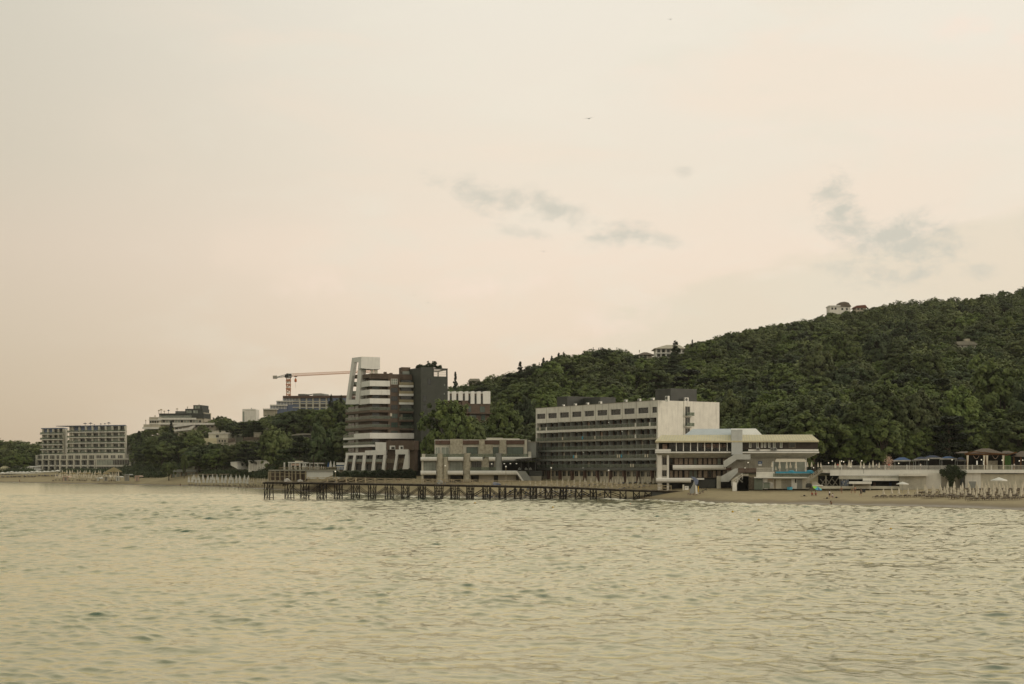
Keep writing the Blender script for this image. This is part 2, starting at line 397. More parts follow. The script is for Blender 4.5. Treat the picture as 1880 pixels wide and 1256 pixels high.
def ground_material():
    m = bpy.data.materials.new('sand_and_soil'); m.use_nodes = True; nt = m.node_tree; N = nt.nodes; L = nt.links; b = N['Principled BSDF']
    tc = N.new('ShaderNodeTexCoord'); sp = N.new('ShaderNodeSeparateXYZ'); L.new(tc.outputs['Object'], sp.inputs[0])
    def noise(s, sc=(1, 1, 1), d=5):
        mp = N.new('ShaderNodeMapping'); L.new(tc.outputs['Object'], mp.inputs[0]); mp.inputs['Scale'].default_value = sc
        n = N.new('ShaderNodeTexNoise'); L.new(mp.outputs[0], n.inputs[0]); n.inputs['Scale'].default_value = s; n.inputs['Detail'].default_value = d; return n.outputs[0]
    def rng(f, lo, hi, a=0., c=1.):
        n = N.new('ShaderNodeMapRange'); L.new(f, n.inputs[0]); n.inputs[1].default_value = lo; n.inputs[2].default_value = hi; n.inputs[3].default_value = a; n.inputs[4].default_value = c; return n.outputs[0]
    def mix(f, a, c):
        n = N.new('ShaderNodeMix'); n.data_type = 'RGBA'; L.new(f, n.inputs[0])
        for s, v in ((n.inputs[6], a), (n.inputs[7], c)):
            if isinstance(v, tuple): s.default_value = (*v, 1)
            else: L.new(v, s)
        return n.outputs[2]
    def add(a, c, op='ADD'):
        n = N.new('ShaderNodeMath'); n.operation = op; L.new(a, n.inputs[0])
        if isinstance(c, float): n.inputs[1].default_value = c
        else: L.new(c, n.inputs[1])
        return n.outputs[0]
    sand = mix(rng(noise(.12), .35, .7), (.40, .325, .19), (.33, .265, .155))
    sand = mix(rng(noise(.9, (1, .4, 1)), .45, .8, 0, .6), sand, (.29, .235, .14))
    zz = add(sp.outputs[2], add(add(noise(.08), -.5, 'ADD'), .9, 'MULTIPLY'))
    wet = rng(zz, .35, 1.0)
    sand = mix(wet, (.20, .155, .095), sand)
    soil = mix(rng(noise(.3), .4, .65), (.05, .055, .022), (.09, .075, .04))
    out = mix(rng(sp.outputs[2], 5.6, 7.0), sand, soil)
    L.new(out, b.inputs['Base Color']); b.inputs['Roughness'].default_value = .9
    L.new(rng(zz, .1, .6, .35, .92), b.inputs['Roughness'])
    bn = N.new('ShaderNodeBump'); L.new(noise(1.2), bn.inputs['Height']); bn.inputs['Strength'].default_value = .8; bn.inputs['Distance'].default_value = .25
    L.new(bn.outputs[0], b.inputs['Normal']); return m
def make_ground():
    pxs = np.concatenate([np.linspace(-3200, -620, 40), np.linspace(-600, 2300, 460), np.linspace(2330, 5400, 60)])
    # rows follow the shore so that the sand edge is finely divided
    ds = np.concatenate([np.linspace(-60, -6, 12), np.linspace(-5, 60, 90), np.linspace(64, 700, 90)])
    PX, D = np.meshgrid(pxs, ds); Y = shore(PX)+D; X = (PX-CX)*Y/F
    Z = ground(PX, Y)
    Z = Z+np.where(D > 1, .10*vnoise(X, Y, .35, 3)*np.clip(D/20, 0, 1), 0)+.05*vnoise(X, Y, .12, 4)*np.clip((D+3)/4, 0, 1)
    Z += np.where(D > 60, 1.2*vnoise(X, Y, .05, 5)*np.clip((D-60)/60, 0, 1), 0)
    o = grid_object('ground', X, Y, Z, ground_material()); tag(o, kind='structure')
make_ground()
# ---------------------------------------------------------------- sea
def water_material():
    m = bpy.data.materials.new('sea_water'); m.use_nodes = True; nt = m.node_tree; N = nt.nodes; L = nt.links; b = N['Principled BSDF']
    def nd(t): return N.new(t)
    tc = nd('ShaderNodeTexCoord')
    def noise(s, sc=(1, 1, 1), d=4, r=.5, dist=0):
        mp = nd('ShaderNodeMapping'); L.new(tc.outputs['Object'], mp.inputs[0]); mp.inputs['Scale'].default_value = sc
        n = nd('ShaderNodeTexNoise'); L.new(mp.outputs[0], n.inputs[0]); n.inputs['Scale'].default_value = s; n.inputs['Detail'].default_value = d
        n.inputs['Roughness'].default_value = r; n.inputs['Distortion'].default_value = dist; return n.outputs[0]
    def rng(f, lo, hi, a=0., c=1.):
        n = nd('ShaderNodeMapRange'); n.interpolation_type = 'SMOOTHSTEP'; L.new(f, n.inputs[0]); n.inputs[1].default_value = lo; n.inputs[2].default_value = hi; n.inputs[3].default_value = a; n.inputs[4].default_value = c; return n.outputs[0]
    def mth(op, a, c):
        n = nd('ShaderNodeMath'); n.operation = op
        for i, v in enumerate((a, c)):
            if isinstance(v, (int, float)): n.inputs[i].default_value = v
            else: L.new(v, n.inputs[i])
        return n.outputs[0]
    def mix(f, a, c):
        n = nd('ShaderNodeMix'); n.data_type = 'RGBA'
        for s, v in ((n.inputs[0], f), (n.inputs[6], a), (n.inputs[7], c)):
            if isinstance(v, tuple): s.default_value = (*v, 1)
            elif isinstance(v, (int, float)): s.default_value = v
            else: L.new(v, s)
        return n.outputs[2]
    at = nd('ShaderNodeAttribute'); at.attribute_name = 'shore'; sh = at.outputs['Fac']
    body = mix(rng(noise(.03), .35, .7), WATER_A, WATER_B)
    body = mix(rng(sh, -30., -1., 0, .8), body, (.34, .30, .19))          # shallows stirred with sand
    foam_n = mth('ADD', noise(.55, (1, 2.2, 1), 6, .62, .6), mth('MULTIPLY', noise(.09, (1, 1, 1), 2), .55))
    fa = nd('ShaderNodeAttribute'); fa.attribute_name = 'foam'
    foam = rng(mth('ADD', foam_n, fa.outputs['Fac']), 1.13, 1.30)
    b1 = nd('ShaderNodeBump'); L.new(noise(1.9, (1, 1.3, 1), 6, .66, .3), b1.inputs['Height']); b1.inputs['Distance'].default_value = WATER_BUMP; b1.inputs['Strength'].default_value = 1
    # dark green body under a mirror film with a warm tint put into its reflections
    N.remove(b); df = nd('ShaderNodeBsdfDiffuse'); L.new(body, df.inputs[0]); gl = nd('ShaderNodeBsdfGlossy'); gl.inputs['Color'].default_value = (1.0, .955, .755, 1); ra = nd('ShaderNodeAttribute'); ra.attribute_name = 'chop'; L.new(ra.outputs['Fac'], gl.inputs['Roughness'])
    fr = nd('ShaderNodeLayerWeight'); fr.inputs['Blend'].default_value = .5; fac = mth('ADD', mth('MULTIPLY', mth('POWER', fr.outputs['Facing'], 2.55), .98), .02); fo = nd('ShaderNodeBsdfDiffuse'); fo.inputs[0].default_value = (.78, .74, .63, 1)
    for n in (df, gl, fr): L.new(b1.outputs[0], n.inputs['Normal'])
    m1 = nd('ShaderNodeMixShader'); L.new(fac, m1.inputs[0]); L.new(df.outputs[0], m1.inputs[1]); L.new(gl.outputs[0], m1.inputs[2])
    m2 = nd('ShaderNodeMixShader'); L.new(foam, m2.inputs[0]); L.new(m1.outputs[0], m2.inputs[1]); L.new(fo.outputs[0], m2.inputs[2]); L.new(m2.outputs[0], N['Material Output'].inputs[0])
    return m
WATER_A, WATER_B, WATER_R, WATER_BUMP = (.055, .095, .072), (.08, .115, .075), .03, .028
def make_water():
    g = np.exp(np.linspace(np.log(26), np.log(460), 1500)); Ys = np.concatenate([[-400, -200, -60, 0, 14], g, np.linspace(462, 1500, 240)])
    ts = np.concatenate([-np.geomspace(3.2, .53, 46), np.linspace(-.52, .52, 860), np.geomspace(.53, 3.2, 46)]); T, Y = np.meshgrid(ts, Ys); X = T*np.maximum(Y, 30)
    PX = CX+F*X/np.maximum(Y, 30); S = Y-shore(PX)
    dY = np.gradient(Ys)[:, None]*np.ones_like(Y); near = np.clip(Y/24-.2, 0, 1); dY = np.maximum(dY, np.gradient(ts)[None, :]*np.maximum(Y, 30)*.8)
    r = np.random.RandomState(11); Z = np.zeros_like(X); DX = np.zeros_like(X); DY = np.zeros_like(X)
    main = R(250)                                   # waves travel mostly towards the shore on the right
    for i in range(104):
        lam = np.exp(r.uniform(np.log(.45), np.log(4.2))) if i % 5 else np.exp(r.uniform(np.log(4.), np.log(14.))); th = main+r.normal(0, .72 if lam < 4 else .4)+(np.pi if r.rand() < .12 else 0)
        k = 2*np.pi/lam; st = .0220*(1.0 if lam < 4 else .55)*r.uniform(.5, 1.4); amp = st/k*1.0
        att = np.clip((lam/(dY*2.2)-.8)/.9, 0, 1)*near*(1+.8*np.clip((Y-110)/160, 0, 1))
        ph = k*(X*np.cos(th)+Y*np.sin(th))+r.uniform(0, 6.28)
        c, s = np.cos(ph), np.sin(ph); A = amp*att
        Z += A*c; DX -= A*np.cos(th)*s*.9; DY -= A*np.sin(th)*s*.9
    # patches of calmer and rougher water
    gust = np.clip(1+.45*vnoise(X*.6, Y, .05, 7)+.5*vnoise(X*.5, Y, .22, 8), .5, 2.2)**1.2
    calm = np.clip(-S/14, .12, 1); Z = Z*gust*calm; DX *= gust*calm; DY *= gust*calm
    # small rollers along the beach
    wob = 4*vnoise(X, Y, .03, 21)+1.5*vnoise(X, Y, .11, 22); foam = np.zeros_like(X)
    for c0, wd, a0, sd in ((-3.5, 1.8, .22, 31), (-11, 2.0, .38, 32), (-22, 2.6, .24, 33)):
        mod = np.clip(.45+1.3*vnoise(X, Y*.2, .045, sd), 0, 1); q = (S-c0-wob*.5)
        e = np.exp(-(q/wd)**2); Z += a0*mod*e; foam = np.maximum(foam, .62*mod*np.exp(-((q+.6)/(wd*1.25))**2))
    foam = np.maximum(foam, .70*np.exp(-((S+1.0)/1.6)**2)*(.5+.6*vnoise(X, Y, .07, 40)))
    Z -= .02+.0*Z
    o = grid_object('sea', X+DX, Y+DY, Z, water_material()); tag(o, kind='structure')
    for nm, arr in (('shore', S), ('foam', foam), ('chop', .03+.15*np.clip((Y-90)/300, 0, 1))):
        a = o.data.attributes.new(nm, 'FLOAT', 'POINT'); a.data.foreach_set('value', np.clip(arr, -200, 50).ravel().astype(np.float32))
make_water()
# ---------------------------------------------------------------- foliage materials and tree prototypes
def leaf_mat(name, dark, mid, light):
    m = bpy.data.materials.new(name); m.use_nodes = True; nt = m.node_tree; N = nt.nodes; L = nt.links; b = N['Principled BSDF']
    at = N.new('ShaderNodeAttribute'); at.attribute_name = 'tone'; oi = N.new('ShaderNodeObjectInfo')
    a = N.new('ShaderNodeMath'); a.operation = 'MULTIPLY_ADD'; L.new(oi.outputs['Random'], a.inputs[0]); a.inputs[1].default_value = .8; a.inputs[2].default_value = -.40
    s = N.new('ShaderNodeMath'); s.operation = 'ADD'; s.use_clamp = True; L.new(at.outputs['Fac'], s.inputs[0]); L.new(a.outputs[0], s.inputs[1])
    r = N.new('ShaderNodeValToRGB'); L.new(s.outputs[0], r.inputs[0]); e = r.color_ramp.elements
    e[0].position = 0.; e[0].color = (*dark, 1); e[1].position = 1.; e[1].color = (*light, 1); k = r.color_ramp.elements.new(.5); k.color = (*mid, 1)
    hs = N.new('ShaderNodeHueSaturation'); L.new(r.outputs[0], hs.inputs['Color'])
    h = N.new('ShaderNodeMath'); h.operation = 'MULTIPLY_ADD'; L.new(oi.outputs['Random'], h.inputs[0]); h.inputs[1].default_value = .045; h.inputs[2].default_value = .475
    L.new(h.outputs[0], hs.inputs['Hue'])
    L.new(hs.outputs[0], b.inputs['Base Color']); b.inputs['Roughness'].default_value = .65; b.inputs['Specular IOR Level'].default_value = .25
    return m
LEAF = [leaf_mat('broad_leaf', (.052, .078, .028), (.102, .135, .039), (.175, .205, .054)),
        leaf_mat('olive_leaf', (.060, .082, .034), (.108, .130, .048), (.175, .192, .070)),
        leaf_mat('dark_leaf', (.032, .048, .025), (.058, .080, .036), (.096, .120, .046)),
        leaf_mat('pine_needle', (.024, .034, .021), (.042, .056, .031), (.070, .086, .044))]
mat('bark', (.085, .066, .045), var=.25, scale=2.0, streak=.3, rough=.95)
mat('pale_bark', (.20, .17, .12), var=.25, scale=2.0, streak=.3, rough=.95)
def leaves_mesh(name, C, tone, size, r, m, flat=.35, out=None):
    """C: n x 3 leaf-clump centres; one bent quad pair each"""
    n = len(C); nrm = r.normal(0, 1, (n, 3)); nrm[:, 2] = nrm[:, 2]*.8+flat*2
    if out is not None: nrm = nrm*.38+out
    nrm /= np.linalg.norm(nrm, axis=1)[:, None]
    t = np.cross(nrm, r.normal(0, 1, (n, 3))); t /= np.linalg.norm(t, axis=1)[:, None]; b = np.cross(nrm, t)
    s = (size*r.uniform(.55, 1.35, n))[:, None]; w = s*r.uniform(.5, .9, n)[:, None]
    V = np.stack([C-t*s, C+b*w*.9+t*s*.1, C+t*s, C-b*w-t*s*.15], 1).reshape(-1, 3).astype(np.float32)
    me = bpy.data.meshes.new(name); me.vertices.add(4*n); me.vertices.foreach_set('co', V.ravel())
    me.loops.add(4*n); me.loops.foreach_set('vertex_index', np.arange(4*n, dtype=np.int32)); me.polygons.add(n)
    me.polygons.foreach_set('loop_start', np.arange(0, 4*n, 4, dtype=np.int32)); me.update(calc_edges=True)
    a = me.attributes.new('tone', 'FLOAT', 'FACE'); a.data.foreach_set('value', tone.astype(np.float32)); me.materials.append(m)
    return me
def crown_points(r, kind, H, Rx, n, nc):
    if kind == 'broad':
        z0 = H*.24; hc = H-z0; cen = np.array([0, 0, z0+hc*.50])
        d = r.normal(0, 1, (nc, 3)); d[:, 2] = np.abs(d[:, 2])*np.where(r.rand(nc) < .70, 1, -1); d /= np.linalg.norm(d, axis=1)[:, None]
        rad = r.uniform(.55, 1.0, nc)**.6
        lob = 1+.24*np.sin(d[:, 0]*3.1+r.uniform(0, 6))*np.sin(d[:, 1]*2.7+r.uniform(0, 6))+.14*np.sin(np.arctan2(d[:, 1], d[:, 0])*3+r.uniform(0, 6))+.12*np.sin(np.arctan2(d[:, 1], d[:, 0])*5+d[:, 2]*4)
        cc = cen+d*rad[:, None]*lob[:, None]*np.array([Rx*.88, Rx*.88, hc*.46]); cs = Rx*r.uniform(.09, .19, nc)
    elif kind == 'layered':                              # spreading umbrella pine / cedar
        z0 = H*.35; lay = r.randint(0, 5, nc)/4.0; ang = r.uniform(0, 6.28, nc); rr = np.sqrt(r.uniform(.05, 1, nc))*Rx*(1-.62*lay**1.5)
        cc = np.stack([rr*np.cos(ang), rr*np.sin(ang), z0+(H-z0)*(lay*.93)+r.normal(0, H*.015, nc)], 1); cs = Rx*r.uniform(.12, .2, nc)
    elif kind == 'pine':
        zz = r.uniform(0, 1, nc)**.8; ang = r.uniform(0, 6.28, nc); rr = Rx*(1-zz)**.8*r.uniform(.5, 1, nc)*(1+.2*np.sin(zz*30))+.1
        cc = np.stack([rr*np.cos(ang), rr*np.sin(ang), H*.12+H*.86*zz], 1); cs = Rx*.20*(1.15-zz)
    else:                                                # cypress
        zz = r.uniform(0, 1, nc); ang = r.uniform(0, 6.28, nc); rr = 1.7*Rx*(1-zz)**.8*np.minimum(1, zz*8+.3)*r.uniform(.2, 1., nc)
        cc = np.stack([rr*np.cos(ang), rr*np.sin(ang), H*.04+H*.94*zz], 1); cs = Rx*.42*(1.12-zz)
    w = cs**1.6; pick = r.choice(nc, n, p=w/w.sum()); g = r.normal(0, 1, (n, 3)); g /= np.maximum(np.linalg.norm(g, axis=1), .3)[:, None]*1.0
    g *= (r.uniform(.25, 1, n)**.5)[:, None]; g[:, 2] *= .72
    C = cc[pick]+g*cs[pick][:, None]
    ct = r.uniform(.25, .62, nc); tone = np.clip(ct[pick]+r.normal(0, .07, n), 0, 1)
    gd = g/np.maximum(np.linalg.norm(g, axis=1), 1e-3)[:, None]; cd = C-np.array([0, 0, H*.45]); cd /= np.maximum(np.linalg.norm(cd, axis=1), 1e-3)[:, None]
    return C, tone, cc, gd*.75+cd*.75+np.array([0, 0, .25])
PROTO = {}
def proto(kind, seed, H, Rx, n, nc, size, leaf, bark='bark'):
    r = np.random.RandomState(seed); C, tone, cc, g = crown_points(r, kind, H, Rx, n, nc)
    if kind in ('pine', 'cypress', 'layered'): tone = tone*.8
    me = leaves_mesh('crown', C, tone, size, r, LEAF[leaf], .35 if kind != 'layered' else .9, out=g if kind != 'layered' else None)
    m = MB(); rt = H*.024+.08
    if kind == 'broad':
        fork = Vector((r.normal(0, .2), r.normal(0, .2), H*.28)); m.tube((0, 0, -1.5), fork, rt*1.25, rt*.8, 8)
        for i in r.choice(nc, 9, replace=False):
            e = Vector(cc[i]); k = fork.lerp(e, .5)+Vector((0, 0, H*.03)); m.tube(fork, k, rt*.5, rt*.3, 6); m.tube(k, e, rt*.3, rt*.1, 5)
        m.tube(fork, (fork.x, fork.y, H*.75), rt*.7, rt*.15, 7)
    else:
        m.tube((0, 0, -1.5), (0, 0, H*.93), rt, rt*.15, 7)
        if kind == 'layered':
            for i in r.choice(nc, 14, replace=False): e = Vector(cc[i]); m.tube((0, 0, e.z-H*.05), e, rt*.35, rt*.1, 5)
    tr = m.build('trunk', MATS[bark]); tm = tr.data; bpy.data.objects.remove(tr)
    return dict(crown=me, trunk=tm, H=H, R=Rx)
# near = fine leaves for big crowns, mid and far = smaller scale trees
NEAR = [proto('broad', 10+i, 15, 6.6, 12000, 190, .36, (0, 0, 1, 0, 2)[i]) for i in range(5)]
MID = [proto('broad', 30+i, 10, 4.7, 5000, 100, .36, (0, 2, 1, 2, 0, 2)[i]) for i in range(6)]
PINE = [proto('pine', 50+i, 12, 3.0, 4200, 150, .36, 3) for i in range(3)]
CEDAR = [proto('layered', 60+i, 12, 4.6, 3600, 90, .34, (3, 2)[i]) for i in range(2)]
CYP = [proto('cypress', 70, 12, 1.3, 5200, 150, .34, 3)]
BUSH = [proto('broad', 80+i, 4, 2.4, 2400, 40, .20, (2, 0)[i]) for i in range(2)]
PALM = None
def plant(pr, name, x, y, z, h, w=None, rot=0, label=None, cat='tree', group=None):
    s = h/pr['H']; w = w if w is not None else s
    e = empty(name, (x, y, z), label, cat, group)
    for nm in ('trunk', 'crown'):
        o = bpy.data.objects.new(nm, pr[nm]); col.objects.link(o); o.parent = e; o.scale = (w, w, s); o.rotation_euler = (0, 0, rot)
    return e
# ---------------------------------------------------------------- long white hotel
def zp(sc, ox, oy): return lambda x, y: (x/sc+ox, y/sc+oy)
def long_hotel():
    fr = Fr(984, 453, 1207, 400); base = fr.pt(fr.L/2, 11, 5)
    root = empty('hotel_building', base, 'long six storey white hotel with stacked glass balconies behind the pier', 'hotel')
    q = zp(4.7, 960, 700); Z = lambda y: fr.z(1207, y/4.7+700); bx = [115, 205, 305, 410, 518, 628, 742, 858, 978, 1098, 1163]
    us = [fr.u(x/4.7+960) for x in bx]; us[0] = 0; us[-1] = fr.L; L = fr.L; D = 22.4; zb = 4.2; zt = Z(165)
    w = MB(); w.box(fr, 0, L, 1.7, D, zb, zt-.5)                     # body
    w.box(fr, 0, L, 0, 1.7, Z(220), zt); w.box(fr, 0, L, 0, 1.7, Z(312), Z(270))
    for i in range(len(bx)-1):                                        # piers between the top floor windows
        a, b = us[i], us[i+1]; ww = (b-a)*.13
        if i == 0: w.box(fr, a, a+.5, 0, 1.7, Z(270), Z(220))
        w.box(fr, b-(ww if i < 9 else .25), min(b+(ww if i < 9 else 0), L), 0, 1.7, Z(270), Z(220))
    w.box(fr, 0, .35, 0, 1.7, zb, Z(312)); w.box(fr, L-.45, L, 0, 1.7, zb, Z(312))
    w.box(fr, 0, L, D, D+.25, zb, zt); w.box(fr, L-.002, L+.25, 0, D, zb, zt)
    w.box(fr, -.25, 0, .1, D, zb, zt)
    wall = w.build('wall', m_['white_paint'], root)
    MB().box(fr, .1, L-.1, 1.8, D-.1, zt-.5, zt-.38).build('roof', m_['concrete'], root)
    for u in us[1:-1]: MB().box(fr, u-.06, u+.06, -.05, .0, Z(312), zt).build('wall_joint', m_['concrete'], wall)
    rng = random.Random(4)
    for i in range(10):
        a, b = us[i], us[i+1]; ww = (b-a)*.13
        windowu(root, fr, a+(ww if i else .5), b-(ww if i < 9 else .25), Z(270), Z(220), .35, 3, 1, m_['dark_grey'], m_['dark_glass'], .06)
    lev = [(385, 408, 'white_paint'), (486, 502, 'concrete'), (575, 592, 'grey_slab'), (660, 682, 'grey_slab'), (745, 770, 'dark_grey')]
    top = Z(312)
    for k, (ya, yb, mm) in enumerate(lev):
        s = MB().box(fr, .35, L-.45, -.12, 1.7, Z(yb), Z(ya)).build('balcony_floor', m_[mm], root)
        rl = MB(); rt = Z(ya)+.98
        for i in range(10): rl.box(fr, us[i]+(.4 if i == 0 else .06), us[i+1]-(.5 if i == 9 else .06), -.06, -.03, Z(ya)+.06, rt)
        rl.build('glass_railing', m_['rail_glass'], s)
        pr = MB(); pr.box(fr, .4, L-.5, -.09, -.03, rt, rt+.06)
        for i in range(1, 40): u = .4+(L-.9)*i/40; pr.box(fr, u-.02, u+.02, -.08, -.04, Z(ya), rt)
        pr.build('handrail', m_['metal_grey'], s)
        # back wall of the storey, glazed doors and dividing fins
        for i in range(10):
            a, b = us[i], us[i+1]
            if i == 9: b -= .45
            n = 2 if i < 9 else 1
            wd = (b-a)/n
            d = MB(); pn = MB()
            for j in range(n):
                x0 = a+j*wd
                d.box(fr, x0, x0+wd*.16, 1.55, 1.7, Z(ya), top); d.box(fr, x0+wd*.52, x0+wd*.56, 1.58, 1.7, Z(ya), top-.3)
                pn.box(fr, x0+wd*.16, x0+wd*.95, 1.62, 1.69, Z(ya), top-.25)
            d.box(fr, a, b, 1.57, 1.69, Z(ya), Z(ya)+.1)
            f = d.build('window', m_['red_brown' if rng.random() < .45 else 'brown_clad'], root); pn.build('pane', m_['dark_glass' if rng.random() < .84 else 'pale_glass'], f)
            if rng.random() < .22: MB().box(fr, a+wd*.2, a+wd*.42, 1.5, 1.54, Z(ya)+.05, top-.35).build('curtain', m_['umbrella_cloth' if rng.random() < .5 else 'curtain'], f)
            if i < 9 and k < 4:
                pass
        for i in range(1, 10):
            MB().box(fr, us[i]-.06, us[i]+.06, -.02, 1.55, Z(ya), top).build('dividing_wall', m_['grey_slab'], s)
            um = (us[i]+us[i-1])/2; MB().box(fr, um-.03, um+.03, .5, 1.55, Z(ya), top-.1).build('balcony_divider', m_['grey_slab'], s)
        top = Z(yb)
    for (x, y) in ((742, 338), (857, 422), (522, 604), (520, 747), (737, 772)):
        c = fr.pt(fr.u(x/4.7+960, -.2), -.25, Z(y)); MB().lathe(c, [(.03, -.13), (.14, 0), (.03, .13)], n=8).build('wall_lamp', m_['lit_lamp'], root)
    # a few white panels, towels and chairs on the balconies
    for (x, y, k, mm) in ((205, 0, 0, 'white_paint'), (975, 0, 0, 'white_paint'), (1098, 0, 0, 'white_paint'), (975, 0, 1, 'white_paint')):
        u = fr.u(x/4.7+960); ya = lev[k][0]; MB().box(fr, u-.35, u+.35, -.16, -.1, Z(ya), Z(ya)+1.1).build('balcony_panel', m_[mm], root)
    t = 0
    for (x, k) in ((440, 3), (455, 3), (467, 3), (820, 3), (837, 3), (853, 3), (1060, 3), (1080, 3), (935, 4), (955, 4), (517, 1), (625, 1), (150, 0), (345, 1)):
        u = fr.u(x/4.7+960); ya = lev[k][0]
        o = MB().box(fr, u-.27, u+.27, -.17, -.1, Z(ya)+.15, Z(ya)+1.05).build('towel', m_['umbrella_cloth' if t % 5 else 'cyan_paint'], None, loc=fr.pt(u, -.1, Z(ya)))
        tag(o, 'pale towel hanging over a glass balcony rail of the long white hotel', 'towel', 'towels on the hotel balconies'); t += 1
        if not (t-1) % 5: tag(o, 'blue towel hanging over a glass balcony rail of the long white hotel')
    # ground floor with red-brown columns
    for i in range(9):
        a, b = us[i+1]-.0, us[i+2] if i < 8 else L
        if i >= 8: continue
    g = MB(); g.box(fr, 1.2, L-.5, 1.2, 1.7, zb, Z(770)); g.build('ground_floor_wall', m_['beige'], root)
    for i in range(1, 10):
        a, b = us[i], us[i+1] if i < 10 else L
        MB().box(fr, a-.28, a+.28, .2, 1.15, zb, Z(770)).build('column', m_['red_brown'], root)
        for j in range(2):
            x0 = a+.7+(b-a-1.0)*j*.5
            windowu(root, fr, x0, x0+(b-a)*.27, Z(825), Z(776), 1.18, 2, 1, m_['beige'], m_['dark_glass'], .05)
    # side face: recessed slot with three little balconies
    f2 = Fr(1207, 400, 1314, 413); o_ = fr.pt(L+.26, 0, 0); f2.o = Vector((o_.x, o_.y)); f2.U = fr.V.copy(); f2.V = -fr.U.copy(); f2.L = D
    s = MB()
    for (ya, yb) in ((218, 300), (312, 385), (405, 455)):
        uu = f2.u(1400/4.7+960); u2 = f2.u(1441/4.7+960); windowu(root, f2, uu, u2, f2.z(1262, yb/4.7+700), f2.z(1262, ya/4.7+700), -.02, 2, 1, m_['concrete'], m_['dark_glass'], .08)
    for yb in (300, 390):
        z = f2.z(1262, yb/4.7+700); b = MB().box(f2, f2.u(1258, -.3), f2.u(1271.5, -.3), -1.1, -.001, z-.12, z).build('side_balcony', m_['white_paint'], root)
        MB().box(f2, f2.u(1258, -.3), f2.u(1271.5, -.3), -1.1, -1.06, z, z+1.0).box(f2, f2.u(1271.5, -.3)-.04, f2.u(1271.5, -.3), -1.06, -.01, z, z+1).build('glass_railing', m_['rail_glass'], b)
    MB().box(f2, f2.u(1388/4.7+960)-.1, f2.u(1388/4.7+960)+.1, -.03, -.001, 5, zt-.1).build('wall_joint', m_['concrete'], wall)
    MB().box(fr, -.3, L+.3, -.08, .0, zt-.01, zt+.12).build('parapet_cap', m_['concrete'], root)
    # plant rooms on the roof
    for (xa, xc, xr, yt, v0) in ((1143, 1275, 1500, 66, 7.0), (295, 385, 668, 134, 9.0)):
        uc = fr.u(xc/4.7+960, v0); ua = fr.u(xa/4.7+960, v0); v1 = min(fr.vsolve(uc, xr/4.7+960), D+6)
        z1 = fr.z(xc/4.7+960, yt/4.7+700, v0); v1 = min(v1, D-.5)
        if xa == 295:      # this one is wide: its right face is long
            v1 = D-.5; 
        p = MB().box(fr, ua, uc, v0, v1, zt-.4, z1).build('roof_plant_room', m_['charcoal'], root)
        MB().box(fr, ua-.1, uc+.1, v0-.1, v1+.1, z1, z1+.15).build('coping', m_['dark_grey'], p)
        if xa == 295:
            MB().box(fr, uc+.3, fr.u(668/4.7+960, v0+6), v0+6, v0+12, zt-.4, z1-.3).build('roof_plant_room', m_['charcoal'], root)
    z0 = zt-.38
    for n, (x, s) in enumerate(((345, .8), (447, .85), (552, .9), (663, 1.), (882, 1.), (1000, 1.), (1115, 1.), (1240, 1.25), (1415, 1.2))):
        v = 1.6 if n < 8 else 0
        if n < 8: u = fr.u(x/4.7+960, v); c = fr.pt(u, v, zt)
        else: u = f2.u(x/4.7+960, 1.4); c = f2.pt(u, 1.4, zt)
        ac = empty('air_conditioner', c, 'small white air conditioning unit on the roof edge of the long white hotel', 'air conditioner', 'air conditioners along the hotel roof')
        f3 = fr if n < 8 else f2; vv = v if n < 8 else 1.4
        MB().box(f3, u-.55*s, u+.55*s, vv, vv+.5, zt-.35, zt+.95*s).build('casing', m_['white_clean'], ac)
        MB().lathe(f3.pt(u-.1, vv-.04, zt+.5*s), [(.01, 0), (.02, .02)]).build('bolt', m_['metal_dark'], ac) if 0 else None
        g = MB(); cc = f3.pt(u-.1*s, vv-.03, zt+.48*s); d = Vector((f3.V.x, f3.V.y, 0)); g.tube(cc, cc+d*.05, .36*s, n=14); g.build('fan_grille', m_['dark_grey'], ac)
long_hotel()
